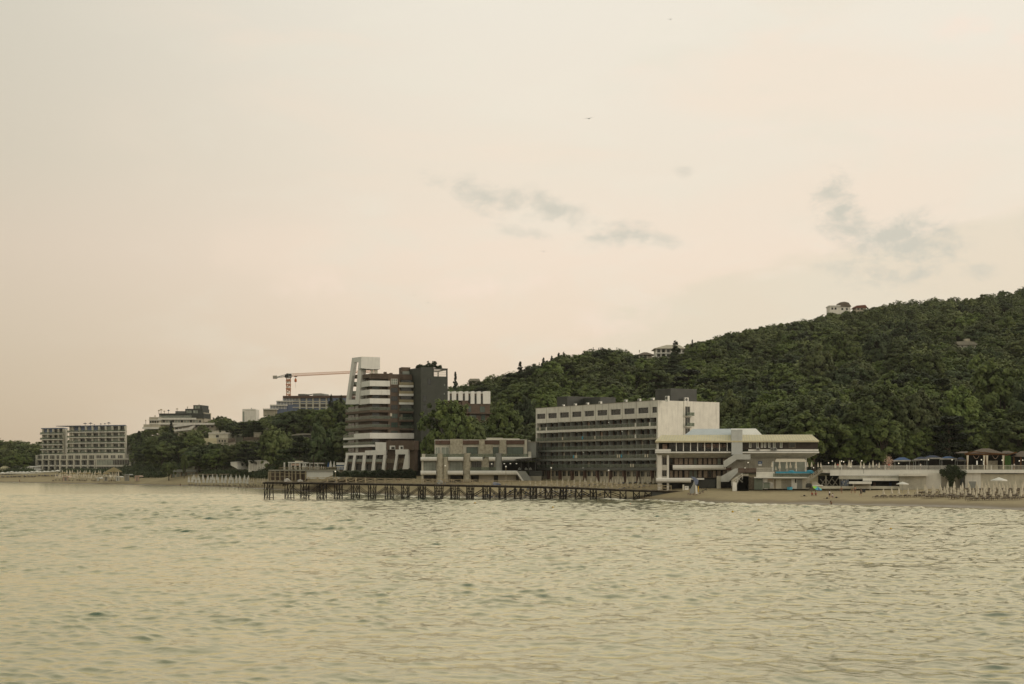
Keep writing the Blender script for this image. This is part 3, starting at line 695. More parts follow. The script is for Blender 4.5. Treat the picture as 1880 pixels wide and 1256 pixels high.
# ---------------------------------------------------------------- white restaurant on the beach
def restaurant():
    fr = Fr(1203, 381, 1503, 376); q = zp(5.222, 1180, 760)
    X = lambda x, v=0: fr.u(x/5.222+1180, v)
    Z = lambda y, x=900, v=0: fr.z(x/5.222+1180, y/5.222+760, v)
    root = empty('restaurant_building', fr.pt(fr.L/2, 9, 3), 'low white restaurant with cream mansard roof jutting over the beach', 'restaurant')
    D = 17
    ze, zt = Z(260), Z(198)
    r = MB(); r.frustum(fr, (X(118), X(1688), -1.2, D+1), ze, (X(182, 2.4), X(1620, 2.4), 2.6, D-3), zt)
    r.box(fr, X(120), X(1686), -1.1, D+.9, ze-.35, ze-.001)
    roof = r.build('roof', m_['cream_roof'], root)
    g = MB()
    for i in range(1, 60):
        u = X(118)+(X(1688)-X(118))*i/60
        g.beam(fr.pt(u, -1.2, ze+.02), fr.pt(u*.96+fr.L*.02, 2.6, zt+.02), .10, .07)
    g.build('roof_seam', m_['cream'], roof)
    # raised skylight in the middle, pale blue glass on the left and white on the right
    zs = Z(198)-.02; z2 = fr.z(1335, 787, 5)
    MB().frustum(fr, (X(400, 3), X(848, 3), 3, D-3), zs, (X(480, 5), X(848, 5), 6.5, D-6), z2).build('skylight', m_['blue_glass'] if 0 else mat('skylight_glass', (.50, .55, .58), rough=.25, var=.06), root)
    MB().frustum(fr, (X(849, 3), X(1145, 3), 3, D-3), zs, (X(849, 5), X(1088, 5), 6.5, D-6), z2+.05).build('upper_roof', m_['white_clean'], root)
    # upper storey
    zf = Z(357); zc = ze-.35
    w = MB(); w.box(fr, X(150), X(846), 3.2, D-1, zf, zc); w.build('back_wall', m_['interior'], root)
    w = MB(); w.box(fr, X(956), X(1680), .3, D-1, Z(342), zc); w.build('dark_cladding', m_['brown_clad'] if 0 else mat('dark_boards', (.055, .042, .034), var=.2, streak=.2), root)
    rn = random.Random(8)
    for (a, b) in ((190, 235), (575, 605), (610, 655), (668, 700), (705, 730), (740, 765), (772, 800)):
        MB().box(fr, X(a, 3), X(b, 3), 3.05, 3.15, zf+.1, zc-.35).build('curtain', m_['curtain'], root)
    for a, b in ((250, 320), (325, 388), (393, 455), (462, 523), (530, 572)):
        windowu(root, fr, X(a, 3), X(b, 3), zf+.2, zc-.2, 3.1, 2, 1, m_['dark_grey'], m_['dark_glass'], .08)
    for x in (148, 322, 390, 458, 526, 594, 664, 736, 810):
        MB().box(fr, X(x)-.12, X(x)+.12, .0, .24, zf, zc).build('post', m_['white_clean'], root)
    rl = MB(); rl.box(fr, X(272), X(848), .05, .1, Z(325), Z(320))
    for i in range(70): u = X(272)+(X(848)-X(272))*i/70; rl.box(fr, u, u+.05, .06, .09, zf, Z(324))
    rl.box(fr, X(272), X(848), .1, .11, zf, Z(330))
    rl.build('railing', m_['metal_dark'], root)
    MB().box(fr, X(120), X(270), -.5, .0, Z(360), Z(337)).build('parapet', m_['white_clean'], root)
    for (a, b) in ((1020, 1042), (1090, 1112), (1134, 1152), (1163, 1183), (1205, 1224), (1250, 1274), (1316, 1340)):
        windowu(root, fr, X(a), X(b), Z(325), Z(264), .26, 1, 1, m_['white_clean'], m_['pale_glass'], .11)
    windowu(root, fr, X(1402), X(1466), Z(328), Z(272), .26, 1, 1, m_['timber'], m_['dark_glass'], .12)
    for (a, b) in ((1046, 1086), (1186, 1202), (1228, 1248), (1278, 1312)):
        windowu(root, fr, X(a), X(b), Z(332), Z(264), .26, 1, 1, m_['metal_dark'], m_['dark_glass'], .06)
    MB().box(fr, X(1012), X(1684), -.35, .28, Z(358), Z(340)).build('ledge', m_['white_clean'], root)
    for x in (1104, 1240, 1268):
        c = fr.pt(X(x), -.6, Z(345)); ac = empty('air_conditioner', c, 'small air conditioning unit hung on the ledge of the restaurant upper storey', 'air conditioner', 'air conditioners on the restaurant')
        MB().box(fr, X(x)-.45, X(x)+.45, -.8, -.36, Z(350), Z(325)).build('casing', m_['metal_grey'], ac)
        p = fr.pt(X(x), -.84, Z(338)); MB().tube(p, p+Vector((fr.V.x, fr.V.y, 0))*.05, .28, n=12).build('fan_grille', m_['dark_grey'], ac)
    MB().box(fr, X(122), X(1682), -.05, D, Z(374), Z(357)-.01).build('dark_band', m_['charcoal'], root)
    # flaring soffit
    zs1, zs0 = Z(362, 400), Z(418, 400)
    MB().box(fr, X(118), X(848), -.55, D, Z(375, 400), Z(362, 400)).box(fr, X(956), X(1690), -.55, D, Z(375, 1300), Z(362, 1300)).build('floor_edge', m_['white_clean'], root)
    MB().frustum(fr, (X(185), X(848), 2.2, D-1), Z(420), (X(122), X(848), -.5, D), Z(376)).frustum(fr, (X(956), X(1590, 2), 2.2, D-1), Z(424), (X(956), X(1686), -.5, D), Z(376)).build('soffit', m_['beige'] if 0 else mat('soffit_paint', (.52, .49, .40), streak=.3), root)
    # lower storeys, left
    z0 = 2.2
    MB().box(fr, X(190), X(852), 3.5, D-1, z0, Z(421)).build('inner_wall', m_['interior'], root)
    x = 262
    while x < 830:
        for (yt, yb) in ((424, 486), (543, 612)):
            k = 26+rn.random()*8
            if rn.random() < .9: MB().box(fr, X(x, 3.3), X(min(x+k, 835), 3.3), 3.3, 3.42, Z(yb), Z(yt)).build('curtain' , m_['curtain' if rn.random() < .85 else 'pale_glass'], root)
            windowu(root, fr, X(x-4, 3), X(x+k+4, 3), Z(yb+2), Z(yt-2), 3.2, 1, 1, m_['brown_clad'], m_['clear_pane'], .12)
        x += 44 if rn.random() < .6 else 52
    for (a, b) in ((142, 183), (231, 252)):
        MB().box(fr, X(a), X(b), .6, 1.6, z0, Z(372)).build('pillar', m_['white_paint'], root)
    MB().box(fr, X(183), X(231), 1.2, 3.4, Z(540), Z(490)).box(fr, X(183), X(231), 1.2, 3.4, Z(625), Z(600)).build('spandrel', m_['white_paint'], root)
    windowu(root, fr, X(188), X(229), Z(490), Z(425), 1.5, 2, 1, m_['timber'], m_['dark_glass']); windowu(root, fr, X(188), X(229), Z(600), Z(542), 1.5, 2, 1, m_['timber'], m_['dark_glass'])
    def roundband(name, xa, xb, yt, yb, v, par):
        zt_, zb_ = Z(yt), Z(yb); h = zt_-zb_; prof = [(0, 0), (-.55, .12), (-.8, .4), (-.8, .75), (-.62, 1)]
        a = [(fr.pt(X(xa), v+p[0]*1.0, zb_+h*p[1])) for p in prof]+[fr.pt(X(xa), v+2.2, zt_), fr.pt(X(xa), v+2.2, zb_)]
        d = fr.U*(X(xb)-X(xa)); return MB().prism(a, Vector((d.x, d.y, 0))).build(name, m_['white_clean'], par)
    roundband('balcony', 288, 800, 490, 537, 1.4, root)
    roundband('balcony', 130, 462, 614, 660, .2, root)
    MB().box(fr, X(460), X(590), 1.0, 3.3, Z(632), Z(616)).build('balcony', m_['white_clean'], root)
    MB().box(fr, X(400), X(700), 2.4, 9, z0-.6, Z(630)).build('undercroft', m_['charcoal'], root)
    MB().box(fr, X(710), X(748), .5, 2.5, z0-.5, Z(595)).build('pillar', m_['cream'], root)
    MB().box(fr, X(300), X(850), 3.6, D-2, z0-.8, z0+.05).build('plinth', m_['concrete'], root)
    # lower storey, right
    w = MB(); w.box(fr, X(956), X(1578), 2.4, D-1, Z(560), Z(425)); wl = w.build('side_wall', m_['beige'] if 0 else mat('panel_wall', (.40, .375, .30), streak=.45, var=.1), root)
    g = MB()
    for xx in range(975, 1250, 19): g.box(fr, X(xx, 2.4), X(xx, 2.4)+.07, 2.34, 2.4, Z(555), Z(427))
    g.build('panel_batten', m_['concrete'], wl)
    MB().box(fr, X(1570), X(1578), 2.2, 2.5, Z(560), Z(425)).build('corner_trim', m_['white_clean'], wl)
    sg = MB().box(fr, X(1106, 2.3), X(1144, 2.3), 2.25, 2.32, Z(500), Z(455)).build('wall_sign', m_['blue_cloth'], root)
    MB().box(fr, X(1108, 2.2), X(1142, 2.2), 2.22, 2.25, Z(500), Z(478)).box(fr, X(1112, 2.2), X(1136, 2.2), 2.22, 2.25, Z(468), Z(464)).build('sign_lettering', m_['white_clean'], sg)
    MB().box(fr, X(1250), X(1570), 2.3, 2.39, Z(545), Z(460)).build('glass_front', m_['pale_glass'], root)
    a = [fr.pt(X(1280), .0, Z(430)), fr.pt(X(1550), 0, Z(430)), fr.pt(X(1562), -1.6, Z(456)), fr.pt(X(1266), -1.6, Z(456))]
    aw = MB().prism(a, Vector((0, 0, -.15))).build('awning', m_['umbrella_cloth'], root)
    for xx in (1245, 1310, 1378, 1468, 1555): MB().box(fr, X(xx, -1), X(xx, -1)+.2, -1.2, -1.0, Z(552), Z(455)).build('post', m_['white_clean'], root)
    # white tiled stair tower and outside stairs
    MB().box(fr, X(850), X(955), -1.0, 3, Z(390), Z(152)).build('stair_tower', mat('pale_tile', (.56, .58, .57), var=.07, streak=.2, fine=8), root)
    def pp(pts, v0, v1, name, m): return MB().poly(fr, [q(*p) for p in pts], v0, v1).build(name, m, root)
    pp([(1033, 388), (880, 386), (773, 455), (775, 510), (806, 506), (905, 437), (1033, 437)], -2.6, -2.4, 'stair_parapet', mat('pale_concrete', (.50, .51, .48), streak=.4, var=.08))
    pp([(1033, 425), (905, 425), (806, 495), (776, 500), (776, 510), (806, 508), (905, 438), (1033, 438)], -2.4, .5, 'stair_flight', m_['concrete'])
    pp([(912, 520), (880, 525), (748, 600), (748, 650), (825, 650), (912, 560)], -2.2, -2.0, 'stair_parapet', MATS['pale_concrete'])
    pp([(912, 545), (820, 640), (750, 640), (750, 652), (825, 652), (912, 562)], -2.0, .8, 'stair_flight', m_['concrete'])
    pp([(956, 437), (910, 437), (810, 508), (800, 620), (840, 640), (956, 560)], 1.2, 1.4, 'stair_wall', m_['concrete'])
    pp([(790, 520), (850, 512), (850, 540), (790, 540)], .9, 1.1, 'door', m_['red_brown'])
    MB().box(fr, X(748), X(900), .9, 6, z0-.5, Z(652)).build('plinth', m_['concrete'], root) if 0 else None
restaurant()
# ---------------------------------------------------------------- slatted red fence, concrete stair by the restaurant
def fence_and_steps():
    fr = Fr(1340, 372, 1503, 372); X = lambda x, v=0: fr.u(x/5.222+1180, v); Z = lambda y: fr.z(1400, y/5.222+760)
    r = empty('slat_fence', fr.pt(X(1000), 0, Z(565)), 'red brown boarded fence at the terrace edge beside the outside stairs', 'fence')
    m = MB()
    for i in range(44): u = X(915)+(X(1090)-X(915))*i/44; m.box(fr, u, u+.62*(X(1090)-X(915))/44, 0, .06, Z(565), Z(519+(i % 3)))
    m.build('slat_panel', m_['red_brown'], r); MB().box(fr, X(915), X(1090), .07, .14, Z(530), Z(526)).box(fr, X(915), X(1090), .07, .14, Z(560), Z(556)).build('rail', m_['brown_clad'], r)
    s = empty('outdoor_stairs', fr.pt(X(900), -1, 3), 'short concrete beach steps with slanted white handrails and a white block', 'stairs')
    n = 7; m = MB()
    for i in range(n): m.box(fr, X(870+i*9), X(1000), -2.4, -.5, 2.4, Z(690-i*19))
    m.build('step_block', m_['concrete'], s)
    for v in (-2.45, -.5):
        m = MB()
        for dy in (0, 22): m.beam(fr.pt(X(850), v, Z(640+dy)), fr.pt(X(945), v, Z(570+dy)), .1)
        for dx in (0, 45, 90): m.beam(fr.pt(X(850+dx), v, Z(690-dx*.7)), fr.pt(X(850+dx), v, Z(638-dx*.72)), .1)
        m.build('handrail', m_['white_paint'], s)
    MB().box(fr, X(845), X(885), -2.9, -2.6, 2.4, Z(655)).build('end_block', m_['white_clean'], s)
    # sloping handrail lower pair
    m = MB()
    for v in (-2.5, -.6): m.beam(fr.pt(X(880), v, Z(605)), fr.pt(X(945), v, Z(655)), .09); 
    m.build('brace', m_['white_paint'], s)
fence_and_steps()
# ---------------------------------------------------------------- brown and white apartment tower
def tower():
    a = zp(6.267, 620, 640)
    fr = Fr(679, 500, 757, 504)                       # right-hand face
    fl = Fr(634, 522, 679, 500)                       # left-hand face
    root = empty('apartment_tower', fr.pt(6, 8, 6), 'tall brown apartment tower with white balcony bands and slanted white roof frame', 'apartment building')
    px = lambda x: x/6.267+620
    Z = lambda y: fr.z(679, y/6.267+640); zb = 5.0
    A = Vector(fl.pt(0, 0, 0).xy); B = Vector(fr.pt(0, 0, 0).xy); C = Vector(fr.pt(fr.L, 0, 0).xy)
    ul = fl.u(659)                                     # where the brown face starts (left of it open floors)
    ztop = Z(287)
    # body: polygon plan, recessed 1.6 m behind the bands
    P1 = Vector(fl.pt(ul-2, 1.7, 0).xy); 
    body = [Vector(fl.pt(1.5, 2.0, 0).xy), Vector((B.x+.2, B.y+2.2)), Vector(fr.pt(fr.L, 1.5, 0).xy), Vector(fr.pt(fr.L+1, 20, 0).xy), Vector(fl.pt(2, 20, 0).xy)]
    def pl(poly, z0, z1): return MB().prism([(p.x, p.y, z0) for p in poly], Vector((0, 0, z1-z0)))
    low = pl(body, zb, Z(640)); 
    body2 = [Vector(fl.pt(ul, 1.8, 0).xy)]+body[1:4]+[Vector(fl.pt(ul, 18, 0).xy)]
    lw = pl(body2, Z(640), ztop-.02); low.add(lw.v, lw.f); low.build('wall', m_['brown_clad'], root)
    pl([p for p in body2], ztop-.018, ztop+.05).build('roof', m_['dark_grey'], root)
    # brown top storey flush with the faces
    m = MB(); m.pbox(fr, px(370), px(600), px(285)-px(0)+640 if 0 else 640+287/6.267, 640+345/6.267, .2, 2.2)
    band(m, [Vector(fl.pt(ul, .2, 0).xy), Vector(fr.pt(.2, .2, 0).xy), Vector(fr.pt(fr.u(px(600)), .2, 0).xy)], 0, 1.6, Z(332), ztop)
    m.build('top_storey_wall', m_['brown_clad'], root)
    path = [Vector(fl.pt(ul, 0, 0).xy), B, Vector(fr.pt(fr.u(px(602)), 0, 0).xy)]
    full = [A, B, Vector(fr.pt(fr.u(px(602)), 0, 0).xy)]
    for (yt, yb) in ((368, 432), (470, 531), (572, 633)):
        band(MB(), path, 0, 1.9, Z(yb), Z(yb)+.2).build('balcony', m_['white_paint'], root)
        band(MB(), path, -.02, .18, Z(yb), Z(yt)).build('parapet', m_['white_clean'], root)
    prev = 633
    for (yt, yb) in ((708, 733), (808, 831), (905, 931)):
        s = band(MB(), full, 0, 2.0, Z(yb), Z(yt)+.02).build('balcony', m_['brown_clad'], root)
        band(MB(), full, .03, .07, Z(yt), Z(yt)+1.05).build('glass_railing', m_['rail_glass'], s)
        band(MB(), full, .0, .09, Z(yt)+1.05, Z(yt)+1.11).build('handrail', m_['metal_grey'], s)
    wide = [Vector(fl.pt(-.9, -.5, 0).xy), Vector(fr.pt(-.1, -.6, 0).xy), Vector(fr.pt(fr.u(px(878), -.6), -.6, 0).xy)]
    mid = Vector(fl.pt(fl.u(px(205)), -.55, 0).xy)
    s = band(MB(), wide, 0, 2.4, Z(1036), Z(1012)).build('balcony', m_['white_clean'], root)
    band(MB(), [mid]+wide[1:], -.03, .17, Z(1034), Z(970)).build('parapet', m_['white_clean'], root)
    band(MB(), [wide[0], mid], .03, .07, Z(1012), Z(978)).build('glass_railing', m_['rail_glass'], s)
    w2 = [wide[0], wide[1], Vector(fr.pt(fr.u(px(430), -.6), -.6, 0).xy)]
    s = band(MB(), w2, 0, 2.4, Z(1130), Z(1106)).build('balcony', m_['white_clean'], root)
    band(MB(), w2, .03, .07, Z(1106), Z(1070)).build('glass_railing', m_['rail_glass'], s)
    # facade columns (white slivers) and glazing behind the bands
    lv = [(345, 368), (433, 470), (533, 572), (635, 708), (735, 808), (833, 905), (935, 1010), (1038, 1106), (1132, 1185)]
    for k, (yt, yb) in enumerate(lv):
        z0, z1 = Z(yb)-.6 if k < 3 else Z(yb), Z(yt)
        for x in (215, 232, 318, 335, 356) if k >= 3 else (318, 335, 356):
            u = fl.u(px(x), 1.7); MB().box(fl, u-.5, u+.5, 1.55, 1.95, z0, z1).build('column', m_['white_paint'], root)
        for x0, x1 in ((258, 310),) + (((120, 205),) if k >= 3 else ()):
            windowu(root, fl, fl.u(px(x0), 1.9), fl.u(px(x1), 1.9), z0, z1-.1, 1.9, 2, 1, m_['metal_dark'], m_['dark_glass'], .08)
        for x0, x1 in ((395, 480), (485, 575)):
            windowu(root, fr, fr.u(px(x0), 2.1), fr.u(px(x1), 2.1), z0, z1-.1, 1.45 if 0 else 1.95, 3, 1, m_['metal_dark'], m_['dark_glass'], .08)
    # brown pier with windows
    u0, u1 = fr.u(px(582)), fr.u(px(718)); m = MB()
    m.box(fr, u0, u1, .1, 3, zb, Z(293)); m.build('pier_wall', m_['brown_clad'], root)
    rn = random.Random(5)
    for k, (yt, yb) in enumerate(((343, 408), (445, 500), (545, 600), (645, 700), (745, 800), (845, 905), (943, 968), (1045, 1100))):
        windowu(root, fr, fr.u(px(614)), fr.u(px(690)), Z(yb), Z(yt), .07, 3, 2, m_['white_paint' if k == 0 else 'metal_dark'], m_['pale_glass' if k == 0 else 'green_glass' if k in (4, 5, 6) else 'dark_glass'], .1)
    lit = MB().box(fr, fr.u(px(604)), fr.u(px(624)), 0, .04, Z(776), Z(742)).build('lit_curtain', m_['umbrella_cloth'], root)
    MB().box(fr, fr.u(px(722), 1.3), fr.u(px(745), 1.3), 1.2, 1.3, Z(812), Z(750)).build('curtain', m_['umbrella_cloth'], root)
    # right bay balconies
    for k, (yt, yb, mm) in enumerate(((416, 441, 'white_clean'), (516, 541, 'white_clean'), (616, 640, 'white_clean'), (718, 737, 'brown_clad'), (817, 838, 'brown_clad'), (916, 936, 'brown_clad'))):
        ua, ub = fr.u(px(707), -.6), fr.u(px(872), -.6)
        s = MB().box(fr, ua, ub, -.7, 1.5, Z(yb), Z(yt)).build('balcony', m_[mm], root)
        MB().box(fr, ua, ub, -.68, -.64, Z(yt), Z(yt)+1.0).build('glass_railing', m_['rail_glass'] if k > 2 else glass('amber_rail', (.35, .30, .17), .15, clear=.3, tint=(.9, .85, .6)), s)
        windowu(root, fr, fr.u(px(728), 1.4), fr.u(px(858), 1.4), Z(yt), Z(yt)+2.3, 1.4, 4, 1, m_['metal_dark'], m_['dark_glass'] if k < 3 else m_['green_glass'], .08)
    m = MB(); m.box(fr, u1, fr.u(px(862)), .6, 3, Z(350), Z(300)); m.build('top_storey_wall', m_['brown_clad'], root)
    m = MB(); m.pbox(fr, px(735), px(836), 640+215/6.267, 640+300/6.267, 4, 9); m.build('roof_room', m_['brown_clad'], root)
    m = MB(); m.pbox(fr, px(748), px(826), 640+262/6.267, 640+297/6.267, 3.2, 4); m.build('roof_room_window', m_['pale_glass'], root)
    for x, y in ((550, 268), (617, 280)): MB().pbox(fr, px(x-15), px(x+15), 640+y/6.267, 640+300/6.267, 2, 3.5).build('chimney', m_['brown_clad'], root)
    # dark slab block
    fd = Fr(773, 497, 822, 500)
    Dz = lambda y: fd.z(800, y/6.267+640)
    pts = [Vector(fd.pt(fd.u(px(862), 9), 9, 0).xy), Vector(fd.pt(0, 0, 0).xy), Vector(fd.pt(fd.L, 0, 0).xy), Vector(fd.pt(fd.L, 16, 0).xy), Vector(fd.pt(-3, 18, 0).xy)]
    pl(pts, zb, Dz(320)).build('dark_wall', m_['charcoal'] if 0 else mat('dark_green_wall', (.060, .066, .055), var=.12, streak=.25, rough=.7), root)
    ux = fd.u(px(1090)); q = [pts[0], pts[1], Vector(fd.pt(ux, 0, 0).xy), Vector(fd.pt(ux, 14, 0).xy), pts[4]]
    pl(q, Dz(320)-.001, Dz(217)).build('dark_wall_top', MATS['dark_green_wall'], root)
    m = MB()      # open steel frame on the roof corner
    zt_ = Dz(226)
    for (u, v) in ((ux+.3, .2), (fd.L-.25, .2), (fd.L-.25, 12), (ux+.3, 12)): m.box(fd, u-.22, u+.22, v-.2, v+.2, Dz(320), zt_)
    m.box(fd, ux, fd.L, 0, .4, zt_-.45, zt_); m.box(fd, fd.L-.4, fd.L, .4, 12, zt_-.45, zt_); m.box(fd, ux, fd.L-.4, 11.8, 12.2, zt_-.45, zt_)
    fm = m.build('roof_frame', MATS['dark_green_wall'], root)
    m = MB()
    for i in range(1, 14): u = ux+(fd.L-ux)*i/14; m.box(fd, u-.04, u+.04, .6, .68, Dz(320), zt_-.45)
    for z in (.25, .5, .75): m.box(fd, ux, fd.L, .62, .66, Dz(320)+(zt_-Dz(320))*z-.04, Dz(320)+(zt_-Dz(320))*z+.04)
    m.build('trellis', m_['cream'], fm)
    for (x0, x1, yt, yb) in ((1035, 1075, 350, 418), (980, 1020, 543, 615), (980, 1020, 645, 718), (1035, 1072, 745, 815), (1222, 1238, 405, 430), (1218, 1234, 505, 532)):
        windowu(root, fd, fd.u(px(x0)), fd.u(px(x1)), Dz(yb), Dz(yt), -.03, 1, 1, m_['metal_dark'], m_['pale_glass'] if x0 > 1100 else m_['dark_glass'], .08)
    rb = empty('roof_shrubs', fd.pt(3, 3, Dz(215)), 'clipped dark shrubs growing along the roof of the dark tower block', 'roof shrubs')
    m = MB(); rr = random.Random(2)
    for i in range(700):
        t = rr.random(); c = fd.pt(-1+t*9, 1.5+rr.random()*2, Dz(217)+rr.random()*(.5+1.0*abs(math.sin(t*11)))*(1.6 if .45 < t < .8 else .7))
        s = .22; d1 = Vector((rr.uniform(-1, 1), rr.uniform(-1, 1), rr.uniform(-1, 1))).normalized()*s; d2 = d1.orthogonal().normalized()*s
        m.add([c-d1-d2, c+d1-d2, c+d1+d2, c-d1+d2], [(0, 1, 2, 3)])
    m.build('foliage', LEAF[2], rb)
    # slanting white roof frame in the plane of the left face
    fo = Fr(634, 521.5, 679, 499.5)
    def pf(pts, v0, v1, name='frame_leg', mm='white_clean'): return MB().poly(fo, [a(*p) for p in pts], v0, v1).build(name, m_[mm], root)
    pf([(90, 640), (125, 590), (192, 150), (165, 108)], -.25, .9)
    pf([(197, 640), (240, 640), (278, 150), (250, 108), (240, 150)], -.25, 1.6)
    pf([(90, 642), (125, 590), (208, 590), (200, 642)], -.3, 1.0, 'frame_sill')
    pf([(166, 108), (274, 94), (268, 150), (178, 160)], -.3, .6, 'frame_beam')
    # cap block over the roof (runs back from the corner)
    fc = Fr(664, 503, 697.5, 505)
    MB().poly(fc, [a(272, 93), a(487, 101), a(487, 238), a(390, 238), a(270, 226)], 0, 5).build('roof_cap', m_['white_clean'], root)
    MB().poly(fc, [a(383, 230), a(412, 230), a(412, 290), a(383, 290)], 1, 1.6).poly(fc, [a(425, 230), a(460, 230), a(460, 290), a(425, 290)], 1, 1.6).build('cap_post', m_['cream'], root)
    # open floors between the frame legs
    for (yt, yb, mm) in ((306, 345, 'brown_clad'), (418, 438, 'brown_clad'), (525, 545, 'brown_clad')):
        MB().poly(fo, [a(150, yt), a(262, yt-8), a(262, yb-8), a(150, yb)], 1.0, 4).build('terrace_floor', m_[mm], root)
    for (yt, yb) in ((388, 418), (492, 525), (585, 615)):
        MB().poly(fo, [a(140, yt), a(240, yt-6), a(240, yb-6), a(140, yb)], .95, 1.0).build('glass_railing', m_['pale_glass'], root)
    # low annex with slanted white frames at the tower foot
    b = zp(6.267, 480, 780); f2 = Fr(630, 494, 770, 490)
    def p2(pts, v0, v1, name, mm): return MB().poly(f2, [b(*p) for p in pts], v0, v1).build(name, m_[mm], root)
    p2([(985, 350), (1425, 350), (1425, 535), (950, 535)], 2.2, 9, 'annex_wall', 'brown_clad')
    p2([(970, 322), (1190, 318), (1192, 296), (1432, 288), (1428, 345), (1192, 350), (968, 352)], -.1, 2.2, 'annex_beam', 'white_clean')
    for (t0, t1, b0, b1) in ((972, 1000, 943, 968), (1058, 1088, 1034, 1062), (1168, 1202, 1148, 1186), (1283, 1318, 1262, 1298), (1402, 1434, 1380, 1412)):
        p2([(t0, 348), (t1, 348), (b1, 528), (b0, 528)], -.06, 2.2, 'slanted_pier', 'white_clean')
    for (x0, x1) in ((1000, 1050), (1095, 1160), (1205, 1275), (1322, 1392)):
        p2([(x0, 395), (x1, 395), (x1-6, 425), (x0-6, 425)], .35, .42, 'glass_railing', 'pale_glass')
        p2([(x0-4, 425), (x1-6, 425), (x1-9, 446), (x0-8, 446)], .3, 2.2, 'annex_floor', 'brown_clad')
        windowu(root, f2, f2.u(b(x0+4, 0)[0], 2), f2.u(b(x1-4, 0)[0], 2), f2.z(b(x0, 0)[0], b(0, 420)[1], 2), f2.z(b(x0, 0)[0], b(0, 355)[1], 2), 2.1, 2, 1, m_['metal_dark'], m_['dark_glass'])
        windowu(root, f2, f2.u(b(x0-4, 0)[0], 2), f2.u(b(x1-12, 0)[0], 2), f2.z(b(x0, 0)[0], b(0, 525)[1], 2), f2.z(b(x0, 0)[0], b(0, 450)[1], 2), 2.1, 2, 1, m_['metal_dark'], m_['dark_glass'])
    p2([(1310, 198), (1432, 202), (1432, 289), (1312, 291)], .2, 6, 'annex_block', 'white_clean')
    p2([(1433, 185), (1555, 180), (1760, 182), (1760, 290), (1433, 290)], .6, 8, 'annex_upper_wall', 'brown_clad')
    for (x0, x1) in ((1476, 1538), (1582, 1632)):
        p2([(x0, 240), (x1, 240), (x1, 284), (x0, 284)], .5, .6, 'window_surround', 'white_clean'); p2([(x0+18, 252), (x1-6, 252), (x1-6, 280), (x0+18, 280)], .46, .5, 'annex_window', 'dark_glass')
    p2([(1433, 290), (1760, 290), (1760, 535), (1410, 535)], 2.2, 8, 'annex_wall', 'brown_clad')
    p2([(1540, 285), (1690, 283), (1688, 340), (1540, 340)], -.1, 2.2, 'annex_beam', 'white_clean')
    p2([(1545, 338), (1570, 338), (1545, 528), (1515, 528)], -.06, 2.2, 'slanted_pier', 'white_clean')
    p2([(1655, 338), (1690, 338), (1690, 510), (1622, 510)], -.06, 2.2, 'slanted_pier', 'white_clean')
    p2([(1436, 390), (1530, 390), (1525, 442), (1425, 442)], 1.4, 2.2, 'annex_floor', 'timber'); p2([(1565, 385), (1640, 385), (1636, 442), (1560, 442)], 1.4, 2.2, 'annex_floor', 'timber')
    p2([(945, 524), (1560, 524), (1560, 560), (945, 560)], -.5, -.3, 'garden_railing', 'rail_glass')
# ---------------------------------------------------------------- white-topped brown block behind the big tree
def block_behind():
    a = zp(6.267, 620, 640); fr = Fr(815, 560, 905, 566); root = empty('apartment_building', fr.pt(8, 6, 10), 'brown apartment block with a white notched top behind the broad tree', 'apartment building')
    def pp(pts, v0, v1, name, m): return MB().poly(fr, [a(*p) for p in pts], v0, v1).build(name, m_[m], root)
    pp([(1230, 600), (1752, 640), (1752, 1100), (1230, 1100)], .5, 14, 'wall', 'brown_clad')
    pp([(1262, 490), (1755, 505), (1755, 638), (1500, 632), (1500, 600), (1262, 580)], .25, 12, 'upper_wall', 'white_clean') if 0 else None
    e = [1230, 1315, 1390, 1465, 1530, 1600, 1672, 1757]
    for i in range(7):
        x0, x1 = e[i], e[i+1]; d = 10+(i > 3)*4
        lo = 636 if x0 >= 1500 else 598
        pp([(x0, 498), (x0+30, 490), (x1-26 if i < 6 else x1, 492), (x1-26 if i < 6 else x1, lo), (x0, lo)], 0, 11, 'upper_wall', 'white_clean')
        if i < 6: pp([(x1-26, 520), (x1, 520), (x1, lo), (x1-26, lo)], .6, 10.5, 'slit_window', 'brown_clad'); pp([(x1-22, 545), (x1-4, 545), (x1-4, lo), (x1-22, lo)], .5, .6, 'slit_pane', 'dark_glass')
    pp([(1480, 600), (1500, 600), (1500, 740), (1430, 740), (1430, 600)], .1, .5, 'wall_pier', 'brown_clad')
    for y in (736, 830, 925): pp([(1478, y), (1808, y+6), (1808, y+16), (1478, y+12)], -1.4, .5, 'balcony', 'brown_clad')
    for x0, x1, yt, yb in ((1505, 1540, 660, 730), (1640, 1698, 665, 735), (1655, 1700, 755, 830), (1655, 1700, 850, 925), (1520, 1600, 760, 830), (1520, 1600, 850, 925)):
        u0, u1 = fr.u(a(x0, 0)[0]), fr.u(a(x1, 0)[0]); windowu(root, fr, u0, u1, fr.z(a(x0, 0)[0], a(0, yb)[1]), fr.z(a(x0, 0)[0], a(0, yt)[1]), .45, 2, 1, m_['metal_dark'], m_['green_glass'])
